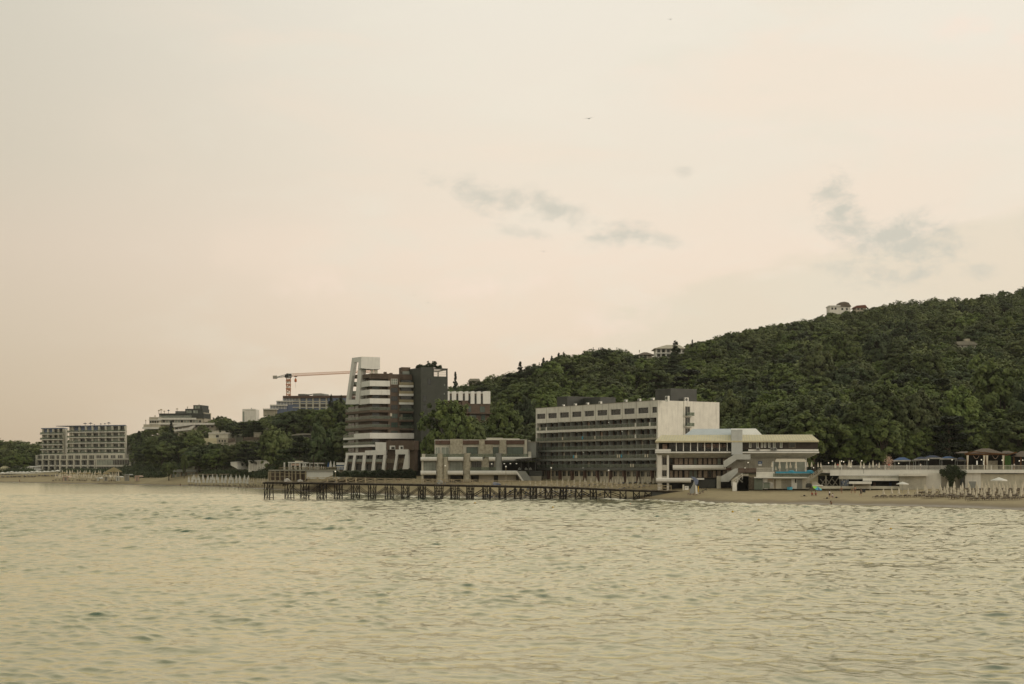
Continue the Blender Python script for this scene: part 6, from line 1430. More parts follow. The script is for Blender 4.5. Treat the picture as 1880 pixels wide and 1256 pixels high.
    b2(w, 1808, 1868, 868.6, 870.2, .3, .45, 'painted_shadow', 'charcoal'); b2(w, 1778, 1792, 884, 900, .0, .19, 'wall_grille', 'grey_slab'); b2(w, 1763, 1769, 872, 893, -.1, .99, 'dark_column', 'charcoal')  # charcoal strip paints the shade beneath the deck edge
    # undercroft on the left part: trusses, bar, poster wall
    for (x, w_) in ((1515, 2.5), (1541, 2.0), (1555, 1.5), (1595, 1.5)): b2(w, x, x+w_, 873, 897, 1, 1.6, 'column', 'concrete')
    m = MB()
    for x in (1506, 1517, 1528):
        a = f2.pt(X2(x, 2), 2, Zp(894)); c = f2.pt(X2(x+12, 2), 2, Zp(876)); m.beam(a, c, .25); m.beam(f2.pt(X2(x, 2), 2, Zp(880)), f2.pt(X2(x+10, 2), 2, Zp(892)), .2)
    m.build('truss', m_['concrete'], w)
    pw = b2(w, 1543, 1558, 877, 892, -.2, .2, 'poster_wall', mat('poster_wall', (.16, .19, .25), var=.5, scale=2.0, fine=5))
    for (x, y) in ((1545, 880), (1549, 883), (1553, 879), (1547, 888), (1555, 886)): b2(w, x, x+2.4, y, y+2.8, -.24, -.2, 'poster', 'pale_canvas')
    b2(w, 1500, 1650, 892.5, 897.5, -2, -1, 'low_wall', 'cream'); b2(w, 1594, 1650, 895, 900, 3, 4, 'counter', 'timber')
    a = empty('beach_bar', f2.pt(X2(1580), -3, 3), 'low beach bar with a white flat awning under the promenade terrace', 'bar')
    b2(a, 1558.5, 1600, 884, 888.5, -4, -1, 'awning', 'white_clean'); b2(a, 1584, 1650, 878, 883, -1.6, 2, 'canopy', sm if 0 else 'white_paint')
    for x in (1566, 1597): b2(a, x, x+1.2, 888, 900, -3.6, -3.4, 'post', 'cream')
    b2(a, 1568, 1597, 889, 894, -1.5, -1.0, 'counter', 'beige'); b2(a, 1597, 1650, 886, 897, .6, 1, 'dark_opening', 'interior')
    for x, mm in ((1603, 'red_brown'), (1632, 'navy_cloth'), (1644, 'red_brown')): b2(a, x, x+5, 886, 893, .4, .59, 'hanging_cloth', mm)
    # railings
    def railing(x0, x1, v, yt, yb, n, name, mm):
        m = MB(); za, zb = Zp(yb, (x0+x1)/2, v), Zp(yt, (x0+x1)/2, v); u0, u1 = X2(x0, v), X2(x1, v)
        m.box(f2, u0, u1, v-.05, v+.05, zb-.09, zb); m.box(f2, u0, u1, v-.03, v+.03, za+.1, za+.16)
        for i in range(n+1): u = u0+(u1-u0)*i/n; m.box(f2, u-.045, u+.045, v-.04, v+.04, za, zb-.08)
        return m.build(name, m_[mm], w)
    for x0, x1 in ((1508, 1545), (1545, 1585), (1585, 1625), (1625, 1665), (1665, 1705), (1705, 1745)): railing(x0, x1, -.1, 855, 862.8, int((x1-x0)/1.8), 'railing', 'white_paint')
    for x0, x1 in ((1745, 1785), (1785, 1820), (1820, 1858), (1858, 1896)): railing(x0, x1, -.3, 854.3, 862.8, int((x1-x0)/2.3), 'balustrade', 'cream')
    for x in (1545, 1625, 1665, 1745, 1785, 1820, 1858): b2(w, x-.7, x+.7, 853.6, 862.8, -.35, .0, 'railing_post', 'white_clean')
    # bush in front of the wall
    e = empty('wall_bush', f2.pt(X2(1749, -3), -3, 3), 'dark green bush growing up against the white sea wall over the balustrade', 'bush')
    r_ = np.random.RandomState(5); n = 5200; cen = np.array([[1735, 868, 2.0], [1748, 862, 2.3], [1757, 866, 2.0], [1768, 869, 1.5], [1745, 875, 2.0], [1748, 884, 1.3], [1747, 890, 1.2], [1730, 866, 1.2], [1742, 858, 1.3], [1762, 874, 1.5], [1755, 858, 1.0]])
    C = np.array([list(f2.pt(X2(a_, -2.5), -2.5, Zp(b_, a_, -2.5))) for a_, b_, _ in cen]); k = r_.choice(len(cen), n, p=cen[:, 2]**2/(cen[:, 2]**2).sum()); g = r_.normal(0, 1, (n, 3)); g /= np.linalg.norm(g, axis=1)[:, None]
    pts = C[k]+g*(cen[k, 2]*.62)[:, None]*(r_.uniform(.3, 1.1, n)[:, None])*np.array([1, .7, .8]); base = np.array(e.location); ct = r_.uniform(.1, .6, len(cen))
    me = leaves_mesh('foliage', pts-base, np.clip(ct[k]+r_.normal(0, .13, n), 0, 1), .17, r_, LEAF[2]); o = bpy.data.objects.new('foliage', me); col.objects.link(o); o.parent = e
    b0 = f2.pt(X2(1747, -2.5), -2.5, 2.6); MB().tube(b0, b0+Vector((0, 0, 3.6)), .16, .07).tube(b0, b0+Vector((.8, 0, 3)), .1, .05).build('stem', MATS['bark'], e)
    # parasols, globe lamps on the terraces
    RD = random.Random(9)
    def parasol_at(f, Xp, y_top, y_bot, v, lb, gp, kind='shut'):
        px, = (Xp,); u = f.u(px, v); zb_ = f.z(px, y_bot, v); h = f.z(px, y_top, v)-zb_; p = f.pt(u, v, zb_); s = h/2.5; put(kind, p.x, p.y, p.z, lb, 'parasol', gp, RD.random()*6, s, RD.uniform(-.02, .02))
    for x, t, bt in ((385, 455, 545), (432, 512, 575), (478, 452, 575), (566, 455, 575), (612, 462, 560), (680, 455, 575), (796, 510, 578), (822, 458, 545), (873, 458, 545), (952, 462, 545), (988, 462, 545)):
        parasol_at(fr, q(x, 0)[0], q(0, t)[1], q(0, bt)[1], 3+RD.random()*1.5, 'closed cream parasol on the pool terrace beside the restaurant', 'closed parasols on the pool terrace')
    for x, t in ((1163, 466), (1222, 440), (1335, 436), (1360, 450), (1480, 455), (1518, 465), (1588, 465), (1630, 440), (1705, 462)):
        parasol_at(f2, q(x, 0)[0], q(0, t)[1], 862.8, 3+RD.random()*4, 'closed cream parasol behind the white railing of the upper promenade', 'closed parasols on the promenade')
    for i, (x, t, bt, v) in enumerate([(1128, 447, 555, .6), (1242, 448, 555, .6), (1268, 456, 555, 1.2), (1372, 444, 555, .6), (1490, 444, 555, .6), (1354, 516, 555, .3), (1515, 530, 600, -.6), (1082, 470, 540, 1), (897, 528, 575, 0), (52, 532, 590, 0), (90, 466, 560, 1)]):
        f = f2 if x > 1000 else fr; px = q(x, 0)[0]; u = f.u(px, v); z1 = f.z(px, q(0, t)[1], v); z0 = f.z(px, q(0, bt)[1], v)
        e = empty('globe_lamp', f.pt(u, v, z0), 'white globe lamp on a thin post on the terraces right of the restaurant, number %s' % i if 0 else ('globe lamp just left of the red topped person', 'globe lamp second of the close pair above the promenade', 'slightly lower globe lamp of the close pair above the promenade', 'globe lamp between closed parasols near the flowering plant', 'globe lamp left of the blue canopies by the railing', 'globe lamp low in front of the promenade railing', 'globe lamp hanging lowest on the promenade wall', 'globe lamp at the top of the concrete stair', 'globe lamp beside the right end of the pool edge', 'globe lamp over the red slatted fence', 'globe lamp beside the blue wall sign')[i], 'lamp', 'globe lamps on the terraces')
        MB().tube(f.pt(u, v, z0), f.pt(u, v, z1-.15), .04).build('pole', m_['metal_dark'], e); c = f.pt(u, v, z1)
        MB().lathe(c, [(.03, -.16), (.12, -.1), (.16, 0), (.12, .1), (.03, .16)], n=12).build('globe', m_['lit_lamp' if i % 3 else 'lamp_globe'], e, smooth=True)
    for ii, (x, t) in enumerate(((336, 475), (703, 432), (993, 432), (1355, 432), (1610, 436), (1822, 445), (1865, 436))):
        px = q3(x, 0)[0]; v = 1; u = f2.u(px, v); z1 = f2.z(px, q3(0, t)[1], v); e = empty('globe_lamp', f2.pt(u, v, zt), '%s globe lamp from the left in the row before the blue canopies and pavilion' % ('first', 'second', 'third', 'fourth', 'fifth', 'sixth', 'seventh')[ii], 'lamp', 'globe lamps before the pavilion')
        MB().tube(f2.pt(u, v, zt), f2.pt(u, v, z1-.15), .04).build('pole', m_['metal_dark'], e); MB().lathe(f2.pt(u, v, z1), [(.03, -.16), (.12, -.1), (.16, 0), (.12, .1), (.03, .16)], n=12).build('globe', m_['lit_lamp'], e, smooth=True)
    # blue topped canopies
    g = 'blue canopies on the promenade'
    for i, (x0, x1, yt, ye) in enumerate(((270, 485, 400, 442), (525, 700, 395, 428), (640, 860, 375, 412), (850, 1050, 388, 420), (1040, 1170, 400, 438), (500, 600, 420, 440))):
        v = 8+i % 3*3; a0, a1 = X2(q3(x0, 0)[0], v), X2(q3(x1, 0)[0], v); Z3 = lambda y: f2.z(q3((x0+x1)/2, 0)[0], q3(0, y)[1], v); mid = (a0+a1)/2
        e = empty('blue_canopy', f2.pt(mid, v+2, zt), ('leftmost blue canopy with white valance beside the flowering post', 'blue canopy second from left along the promenade', 'largest dark blue canopy in the middle of the promenade row', 'bright blue canopy left of the wooden pavilion', 'narrow pale edged canopy touching the wooden pavilion', 'small low canopy between the two left blue canopies')[i], 'canopy', g)
        MB().frustum(f2, (a0, a1, v, v+5), Z3(ye-8), (mid-(a1-a0)*.14, mid+(a1-a0)*.14, v+2, v+3), Z3(yt)).build('roof', m_['blue_cloth' if i in (0, 3) else 'navy_cloth'], e)
        MB().box(f2, a0-.05, a1+.05, v-.05, v+5, Z3(ye+8), Z3(ye-8)-.01).build('valance', m_['pale_canvas'], e)
        for u in (a0+.3, a1-.4): MB().box(f2, u, u+.12, v+.2, v+.32, zt, Z3(ye)).build('post', m_['metal_grey'], e)
        MB().box(f2, a0+.5, a1-.5, v+3.2, v+3.3, zt, Z3(ye+14)).build('back_curtain', m_['interior'], e)
    # wooden open pavilion with curtains
    X3 = lambda x, v=0: X2(q3(x, 0)[0], v); Z3 = lambda y, x=1400, v=0: f2.z(q3(x, 0)[0], q3(0, y)[1], v)
    e = empty('wooden_pavilion', f2.pt(X3(1400), 6, zt), 'open wooden restaurant pavilion with hipped brown roof and tied pale curtains', 'pavilion')
    rf = MB(); rf.frustum(f2, (X3(1150, 2), X3(1650, 2), 2, 11), Z3(352), (X3(1360, 6), X3(1450, 6), 6, 7), Z3(287)); rf.frustum(f2, (X3(1020, 4), X3(1190, 4), 4, 12), Z3(345), (X3(1110, 7), X3(1190, 7), 7, 9), Z3(322)); rf.frustum(f2, (X3(1620, 4), X3(1800, 4), 4, 12), Z3(352), (X3(1620, 7), X3(1700, 7), 7, 9), Z3(318)); rf.build('roof', m_['tile_roof'], e)
    tm = mat('warm_timber', (.16, .075, .03), var=.25, scale=1.5)
    fa = MB(); fa.box(f2, X3(1150, 2), X3(1650, 2), 2.05, 2.3, Z3(372), Z3(353)); fa.beam(f2.pt(X3(1150, 2), 1.9, Z3(356)), f2.pt(X3(1250, 2), 1.9, Z3(330)), .3); fa.beam(f2.pt(X3(1250, 2), 1.9, Z3(330)), f2.pt(X3(1650, 2), 1.9, Z3(362)), .25); fa.beam(f2.pt(X3(1650, 2), 1.9, Z3(378)), f2.pt(X3(1790, 2), 1.9, Z3(338)), .3); fa.build('eaves_beam', tm, e)
    for x in (1170, 1185, 1400, 1410, 1622, 1632): MB().box(f2, X3(x, 2), X3(x, 2)+.22, 2.3, 2.55, zt, Z3(370)).build('post', tm, e)
    for x, w_ in ((1185, 14), (1390, 16), (1425, 16), (1625, 16)):
        c = f2.pt(X3(x, 2), 2.1, 0); MB().lathe((c.x, c.y, 0), [(.10, zt), (.25, zt+.4), (.12, zt+1.3), (.30, Z3(375))], n=8, sy=.5).build('curtain', m_['umbrella_cloth'], e)
    MB().box(f2, X3(1190, 9), X3(1800, 9), 9.5, 10, zt, Z3(352)).build('back_wall', m_['interior'], e); MB().box(f2, X3(1640, 3), X3(1720, 3), 3.4, 3.6, zt, Z3(380)).build('green_screen', mat('green_screen', (.05, .12, .02), var=.3, scale=3), e)
    for x in (1297, 1380): MB().box(f2, X3(x, 6), X3(x, 6)+.32, 8, 8.1, Z3(492), Z3(440)).build('light_panel', m_['lit_lamp'], e)
    MB().box(f2, X3(1410, 6), X3(1560, 6), 7.5, 8.2, zt, Z3(440)).build('bar_counter', m_['stone'], e)
    m = MB()
    for x0 in (1255, 1490):
        pv = None
        for i in range(9): a_ = x0+i*9; y = 375+42*math.sin(math.pi*i/8); p = f2.pt(X3(a_, 3), 2.8, Z3(y)); 
        pts = [f2.pt(X3(x0+i*9, 3), 2.8, Z3(378+40*math.sin(math.pi*i/8))) for i in range(9)]
        for a_, b_ in zip(pts, pts[1:]): m.tube(a_, b_, .05)
    m.build('garland', m_['curtain'], e)
    e = empty('brown_roof_pavilion', f2.pt(X3(1850), 10, zt), 'second brown roofed pavilion at the right edge with dark interior', 'pavilion')
    MB().frustum(f2, (X3(1730, 6), X3(2000, 6), 6, 16), Z3(392), (X3(1850, 9), X3(1960, 9), 9, 12), Z3(320)).build('roof', m_['tile_roof'], e)
    for x in (1750, 1835): MB().box(f2, X3(x, 6), X3(x, 6)+.3, 6.5, 6.8, zt, Z3(392)).build('post', tm, e)
    MB().box(f2, X3(1750, 8), X3(2000, 8), 12, 12.4, zt, Z3(392)).build('back_wall', m_['interior'], e)
    # shaded building behind the trees
    f5 = Fr(1785, 452, 1895, 450); q5 = q3; e = empty('shaded_building', f5.pt(8, 4, 8), 'grey building with pale pilasters half hidden under the trees at right', 'building')
    MB().poly(f5, [q5(1180, 215), q5(2000, 200), q5(2000, 500), q5(1180, 500)], 1, 6).build('wall', m_['dark_grey'], e)
    for x in (1225, 1290, 1410, 1500, 1620, 1740, 1800): MB().poly(f5, [q5(x, 190), q5(x+22, 190), q5(x+22, 400), q5(x, 400)], .5, 1).build('pilaster', m_['grey_slab'], e)
    for x in (1320, 1440, 1540, 1660): MB().poly(f5, [q5(x, 230), q5(x+38, 230), q5(x+38, 280), q5(x, 280)], .9, 1).build('window', m_['dark_glass'], e)
    MB().poly(f5, [q5(1395, 240), q5(1440, 240), q5(1440, 272), q5(1395, 272)], .8, .9).build('lit_window', m_['yellow_paint'] if 0 else m_['straw'], e)
    MB().poly(f5, [q5(1180, 205), q5(2000, 190), q5(2000, 200), q5(1180, 215)], .3, 6).build('cornice', m_['dark_grey'], e)
    # flowering post and jars
    c = f2.pt(X3(215, 3), 3, zt); e = empty('flower_column', c, 'red flowering plant standing on the promenade left of the blue canopies', 'plant')
    rr = np.random.RandomState(3); C = rr.normal(0, 1, (500, 3))*np.array([.45, .35, .75])+np.array([0, 0, 1.9]); me = leaves_mesh('blooms', C, rr.uniform(0, 1, 500), .13, rr, m_['curtain']); o = bpy.data.objects.new('blooms', me); col.objects.link(o); o.parent = e
    MB().tube(c, c+Vector((0, 0, 1.6)), .12).build('stem', MATS['bark'], e)
    return f2, fr
F2, FR1 = right_side()
# ---------------------------------------------------------------- left terrace, wooden decks, sheds
def left_shore():
    q = zp(6.267, 480, 780); fr = Fr(495, 520, 640, 500)
    X = lambda x, v=0: fr.u(q(x, 0)[0], v); Z = lambda y, x=500, v=0: fr.z(q(x, 0)[0], q(0, y)[1], v)
    def bx(r, x0, x1, yt, yb, v0, v1, n, mm): return MB().box(fr, X(x0, v0), X(x1, v0), v0, v1, Z(yb, (x0+x1)/2, v0), Z(yt, (x0+x1)/2, v0)).build(n, m_[mm], r)
    r = empty('cafe_terrace', fr.pt(fr.L/2, 5, 5), 'raised cafe terrace with concrete edge and white wall left of the tower', 'terrace')
    bx(r, 80, 900, 516, 532, 0, 22, 'deck', 'concrete'); bx(r, 515, 900, 533, 620, .6, 4, 'wall', 'white_clean'); bx(r, 90, 515, 534, 640, 2.5, 4, 'back_wall', 'brown_clad')
    for x in (95, 150, 205, 260, 310, 345, 385, 440, 500): bx(r, x, x+9, 533, 645, .2, .6, 'post', 'wood_rail')
    for x0, x1, y in ((90, 250, 548), (255, 500, 556), (90, 350, 590)): bx(r, x0, x1, y, y+6, .25, .5, 'crossbar', 'wood_rail')
    m = MB()
    for i in range(44): u = X(200)+(X(900)-X(200))*i/44; m.box(fr, u-.05, u+.05, .1, .2, Z(516), Z(490))
    m.box(fr, X(200), X(900), .08, .22, Z(492), Z(487)); m.build('railing', m_['wood_rail'], r)
    m = MB()
    for k in range(2): m.beam(fr.pt(X(720), -1-k, Z(640)), fr.pt(X(880), -1-k, Z(575)), .18); m.beam(fr.pt(X(720), -1-k, Z(655)), fr.pt(X(880), -1-k, Z(600)), .18)
    m.build('ramp_rail', m_['wood_rail'], r)
    p = empty('wooden_pergola', fr.pt(X(360), 6, Z(516)), 'white and brown pergola frame standing on the cafe terrace', 'pergola')
    for x in (255, 310, 335, 385, 432): bx(p, x, x+8, 432, 516, 3, 3.5, 'post', 'white_paint'); bx(p, x, x+8, 436, 516, 7, 7.5, 'post', 'white_paint')
    bx(p, 305, 445, 428, 440, 2.8, 7.7, 'beam', 'white_clean'); bx(p, 340, 430, 445, 470, 3.1, 3.2, 'shade_cloth', 'curtain'); bx(p, 385, 440, 415, 430, 4, 6, 'canopy', 'umbrella_cloth')
    for i, (x, t, k) in enumerate(((378, 470, 'shut_white'), (480, 440, 'shut_white'), (505, 432, 'shut_white'), (555, 465, 'shut_white'), (575, 470, 'shut_white'), (625, 470, 'shut_white'), (650, 472, 'shut_white'), (690, 468, 'shut_white'), (712, 476, 'shut_white'), (795, 412, 'shut_white'), (836, 418, 'shut_white'), (770, 425, 'navy'), (535, 470, 'shut'), (605, 475, 'shut'), (740, 480, 'shut'))):
        v = 2+(i % 4)*1.5; z0 = Z(516); h = Z(t, x, v)-z0; c = fr.pt(X(x, v), v, z0)
        if k == 'navy':
            e = empty('closed_parasol', c, 'closed dark blue parasol beside two tall white ones on the cafe terrace', 'parasol', 'parasols on the cafe terrace'); MB().tube(c, c+Vector((0, 0, h)), .05).build('pole', m_['metal_grey'], e); MB().lathe(c, [(.5, h*.3), (.35, h*.6), (.04, h)], n=10, wob=lambda i, j: 1+.2*(-1)**i).build('folded_canopy', m_['blue_cloth'], e)
        else: put(k, c.x, c.y, c.z, 'closed white parasol among many on the cafe terrace left of the tower' if k != 'shut' else 'closed cream parasol among the white ones on the cafe terrace', 'parasol', 'parasols on the cafe terrace', 0, h/2.8*(1.0 if k == 'shut_white' else 1.1), .01)
    p = empty('white_pergola', fr.pt(X(590), 9, Z(516)), 'long low white roofed shelter along the back of the cafe terrace', 'shelter')
    bx(p, 440, 650, 436, 452, 9, 13, 'roof', 'white_paint'); bx(p, 440, 650, 470, 512, 11, 12, 'seating', 'umbrella_white')
    for x in (445, 500, 550, 600, 640): bx(p, x, x+7, 450, 516, 9, 9.4, 'post', 'white_paint')
    k = empty('blue_kiosk', fr.pt(X(905), 4, Z(516)), 'blue and white kiosk at the right end of the cafe terrace', 'kiosk')
    bx(k, 864, 948, 462, 516, 3, 8, 'wall', 'blue_cloth'); bx(k, 862, 950, 434, 462, 2.6, 8.4, 'roof', 'white_clean'); bx(k, 862, 950, 478, 486, 2.9, 3, 'counter', 'white_clean')
    for x in (876, 898, 922): bx(k, x, x+8, 486, 514, 2.9, 3, 'door', 'white_clean')
    # palms
    for i, (x, t) in enumerate(((370, 385), (460, 372), (600, 350), (540, 385), (722, 372), (870, 365), (888, 372))):
        c = fr.pt(X(x, 8), 8, Z(516)); H = Z(t+20, x, 8)-c.z; e = empty('palm_tree', c, 'small palm with drooping fronds standing on the cafe terrace', 'palm', 'palms on the cafe terrace')
        MB().tube(c, c+Vector((0, 0, H)), .22, .15).build('trunk', MATS['bark'], e); rr = random.Random(i); m = MB()
        for j in range(16):
            a = 2*math.pi*j/16+rr.random()*.3; el = rr.uniform(.0, 1.1); p0 = c+Vector((0, 0, H)); Lf = rr.uniform(1.6, 2.3)
            for s in range(4):
                d = Vector((math.cos(a)*math.cos(el), math.sin(a)*math.cos(el), math.sin(el))); p1 = p0+d*Lf/4; sd_ = Vector((-math.sin(a), math.cos(a), -.3))*.22*(1-s*.2)
                m.add([p0-sd_, p0+sd_*.0, p0+Vector((sd_.x, sd_.y, -abs(sd_.z)))], [(0, 1, 2)]); m.add([p0, p1, p1+Vector((sd_.x, sd_.y, sd_.z)), p0+Vector((sd_.x, sd_.y, sd_.z))], [(0, 1, 2, 3)]); m.add([p0, p1, p1+Vector((-sd_.x, -sd_.y, sd_.z)), p0+Vector((-sd_.x, -sd_.y, sd_.z))], [(0, 1, 2, 3)]); p0 = p1; el -= .42
        m.build('crown', LEAF[1], e)
    # white sheds left of the terrace
    q = zp(4.7, 240, 700); fr = Fr(455, 640, 496, 632); e = empty('white_shed', fr.pt(5, 4, 6), 'plain white box shed with ribbed wall among trees behind the white parasols', 'shed')
    pb(e, fr, q, [(1015, 686), (1092, 684), (1196, 688), (1196, 710), (1165, 745), (1120, 770), (1015, 784)], 0, 9, 'wall', 'white_paint'); pb(e, fr, q, [(1012, 683), (1092, 681), (1199, 685), (1199, 689), (1012, 688)], -.2, 9.3, 'roof', 'white_clean')
    for x in range(1030, 1150, 14): pb(e, fr, q, rect(x, x+2, 692, 765), -.05, 0, 'wall_rib', 'concrete')
    fr = Fr(422, 660, 436, 656); e = empty('small_white_shed', fr.pt(2, 3, 6), 'small white shed with slanting roof left of the ribbed white shed', 'shed')
    pb(e, fr, q, [(862, 702), (915, 696), (925, 760), (900, 745), (862, 725)], 0, 6, 'wall', 'white_paint'); pb(e, fr, q, [(860, 698), (917, 693), (917, 698), (860, 703)], -.2, 6.3, 'roof', 'white_clean')
    # beach building with flat roof
    fr = Fr(308, 742, 366, 735); e = empty('beach_pavilion', fr.pt(6, 4, 4), 'low flat roofed beach house with pale curtained walls at the tree foot', 'beach house')
    pb(e, fr, q, rect(330, 565, 762, 784), -1, 10, 'roof', 'grey_slab'); pb(e, fr, q, rect(345, 560, 784, 845), .5, 8, 'wall', 'beige')
    for x in (352, 395, 440, 490, 530): pb(e, fr, q, rect(x, x+26, 792, 838), .3, .5, 'window', 'pale_glass'); 
    for x in (345, 432, 470, 555): pb(e, fr, q, rect(x, x+7, 784, 848), -.5, .2, 'post', 'timber')
    q1 = zp(5.222, 0, 720)
    # wooden frames behind parasols
    fr = Fr(362, 705, 440, 655); e = empty('wooden_beach_frame', fr.pt(20, 0, 5), 'row of brown timber frames behind the white parasols left of the pier', 'timber frame')
    for x in (565, 655, 725, 765, 835, 870, 935): pb(e, fr, q, rect(x, x+6, 798, 850), 0, .3, 'post', 'wood_rail')
    for x0, x1 in ((565, 640), (655, 728), (765, 838), (868, 940)): pb(e, fr, q, rect(x0, x1, 800, 808), -.2, 3.5, 'beam', 'timber')
    # wooden fence groups behind pier head
    fr = Fr(470, 600, 560, 545); e = empty('beach_cabins', fr.pt(10, 2, 4), 'cluster of brown timber beach cabins behind the sea end of the pier', 'cabin')
    rr = random.Random(6)
    for i in range(20):
        x = 1185+i*16; t = 772+rr.random()*14 ; pb(e, fr, q, rect(x, x+6, t, 860), rr.uniform(0, 2), 2.4, 'post', 'wood_rail')
    for x0, x1, y in ((1185, 1300, 778), (1240, 1500, 784), (1300, 1500, 800)): pb(e, fr, q, rect(x0, x1, y, y+6), -.2, 2.6, 'beam', 'timber')
    for x0, x1, mm in ((1200, 1260, 'brown_clad'), (1275, 1330, 'beige'), (1340, 1400, 'timber'), (1420, 1490, 'brown_clad')): pb(e, fr, q, rect(x0, x1, 796, 860), 2.6, 4, 'wall', mm)
    # far-left beach pieces
    fr = Fr(0, 935, 60, 930); e = empty('dome_tent', P(*q1(55, 770), 930), 'large cream domed tent roof at the far left edge of the beach', 'tent')
    c = P(*q1(50, 772), 935); k = 935/F/5.222; MB().lathe((c.x, c.y, c.z), [(78*k, 0), (80*k, 14*k), (60*k, 40*k), (30*k, 58*k), (6*k, 66*k), (4*k, 78*k)], n=24, sy=.7).build('roof', m_['cream_roof'], e, smooth=True); MB().lathe((c.x, c.y, c.z-6), [(70*k, 0), (70*k, 6)], n=24, sy=.7).build('wall', m_['beige'], e)
    e = empty('white_sail_roof', P(*q1(235, 770), 925), 'white angular boat shaped roof over glazing left of the curved hotel', 'pavilion'); fr = Fr(*[q1(150, 0)[0], 925, q1(330, 0)[0], 915])
    pb(e, fr, q1, [(155, 742), (200, 722), (240, 728), (282, 708), (296, 718), (290, 730), (320, 768), (300, 768), (262, 735), (200, 738), (165, 752)], 0, 8, 'roof', 'white_clean'); pb(e, fr, q1, rect(165, 300, 738, 772), 2, 7, 'glass_wall', 'blue_wall')
    e = empty('long_awning', P(*q1(250, 780), 905), 'long low white awning with blue curtains along the far left beach', 'awning'); fr = Fr(0, 918, q1(575, 0)[0], 880)
    pb(e, fr, q1, [(0, 771), (575, 773), (575, 786), (0, 784)], -1, 5, 'roof', 'white_clean'); pb(e, fr, q1, rect(0, 440, 786, 822), 1.5, 2, 'curtain', 'navy_cloth')
    for x in range(6, 440, 30): pb(e, fr, q1, rect(x, x+3, 785, 824), -.6, -.3, 'post', 'white_paint')
    e = empty('straw_pavilion', P(*q1(1090, 770), 800), 'round beach pavilion with pale conical straw roof before the curved hotel', 'pavilion'); c = P(*q1(1092, 780), 810); k = 810/F/5.222
    MB().lathe((c.x, c.y, c.z), [(90*k, 12*k), (60*k, 32*k), (22*k, 50*k), (4*k, 60*k)], n=16, sy=.8).build('roof', m_['straw'], e)
    for i in range(8): a = i*math.pi/4; p = c+Vector((math.cos(a)*78*k, math.sin(a)*62*k, -4)); MB().tube(p, p+Vector((0, 0, 4+14*k)), .18).build('post', m_['wood_rail'], e)
    for i, (x0, x1, yt, mm, lb) in enumerate(((925, 955, 818, 'umbrella_white', 'small white beach cabana second from left below the straw pavilion'), (985, 1045, 800, 'umbrella_cloth', 'cream beach cabana with curtains directly below the straw pavilion'), (1105, 1150, 806, 'umbrella_white', 'white beach cabana at the right foot of the straw pavilion'), (1190, 1240, 786, 'metal_grey', 'grey covered beach cabana right of the white cabanas'), (600, 655, 805, 'curtain', 'pinkish low beach cabana at the left of the straw parasols'), (1290, 1335, 800, 'curtain', 'pinkish cabana beside the dark boat shed'))):
        Yc = 792-(x0-600)*.06; fr = Fr(q1(x0, 0)[0], Yc, q1(x1, 0)[0], Yc-1); e = empty('beach_cabana', P(*q1((x0+x1)/2, 845), Yc), lb, 'cabana')
        pb(e, fr, q1, [(x0-5, yt+10), (x0+6, yt), (x1-6, yt), (x1+5, yt+10)], -.3, 3.2, 'roof', mm)
        for x in (x0, x1-4): pb(e, fr, q1, rect(x, x+4, yt+10, 856), 0, .3, 'post', 'wood_rail')
        pb(e, fr, q1, rect(x0+4, x0+16, yt+10, 850), .1, .3, 'curtain', mm); pb(e, fr, q1, rect(x1-16, x1-4, yt+10, 850), .1, .3, 'curtain', mm); pb(e, fr, q1, rect(x0, x1, yt+14, 852), 2.6, 2.8, 'back_curtain', 'pale_canvas')
    fr = Fr(q1(1345, 0)[0], 800, q1(1500, 0)[0], 790); e = empty('timber_beach_bar', P(*q1(1420, 830), 795), 'open timber beach bar with flat roof right of the cabanas', 'bar')
    pb(e, fr, q1, rect(1345, 1470, 770, 780), -1, 6, 'roof', 'timber'); pb(e, fr, q1, rect(1355, 1465, 782, 822), 3.5, 4, 'back_wall', 'brown_clad'); pb(e, fr, q1, rect(1350, 1465, 822, 834), -.6, 0, 'counter', 'beige')
    for x in (1348, 1385, 1425, 1465): pb(e, fr, q1, rect(x, x+5, 780, 830), -.5, -.2, 'post', 'wood_rail')
    pb(e, fr, q1, rect(1468, 1503, 788, 826), .5, 3, 'white_counter', 'white_clean')
    fr = Fr(q1(1506, 0)[0], 775, q1(1548, 0)[0], 773); e = empty('blue_boat_box', P(*q1(1526, 830), 775), 'small light blue container on the sand right of the timber beach bar', 'container')
    pb(e, fr, q1, rect(1506, 1548, 806, 834), 0, 2, 'body', 'cyan_paint'); pb(e, fr, q1, rect(1503, 1551, 802, 807), -.15, 2.15, 'lid', 'blue_glass')
left_shore()
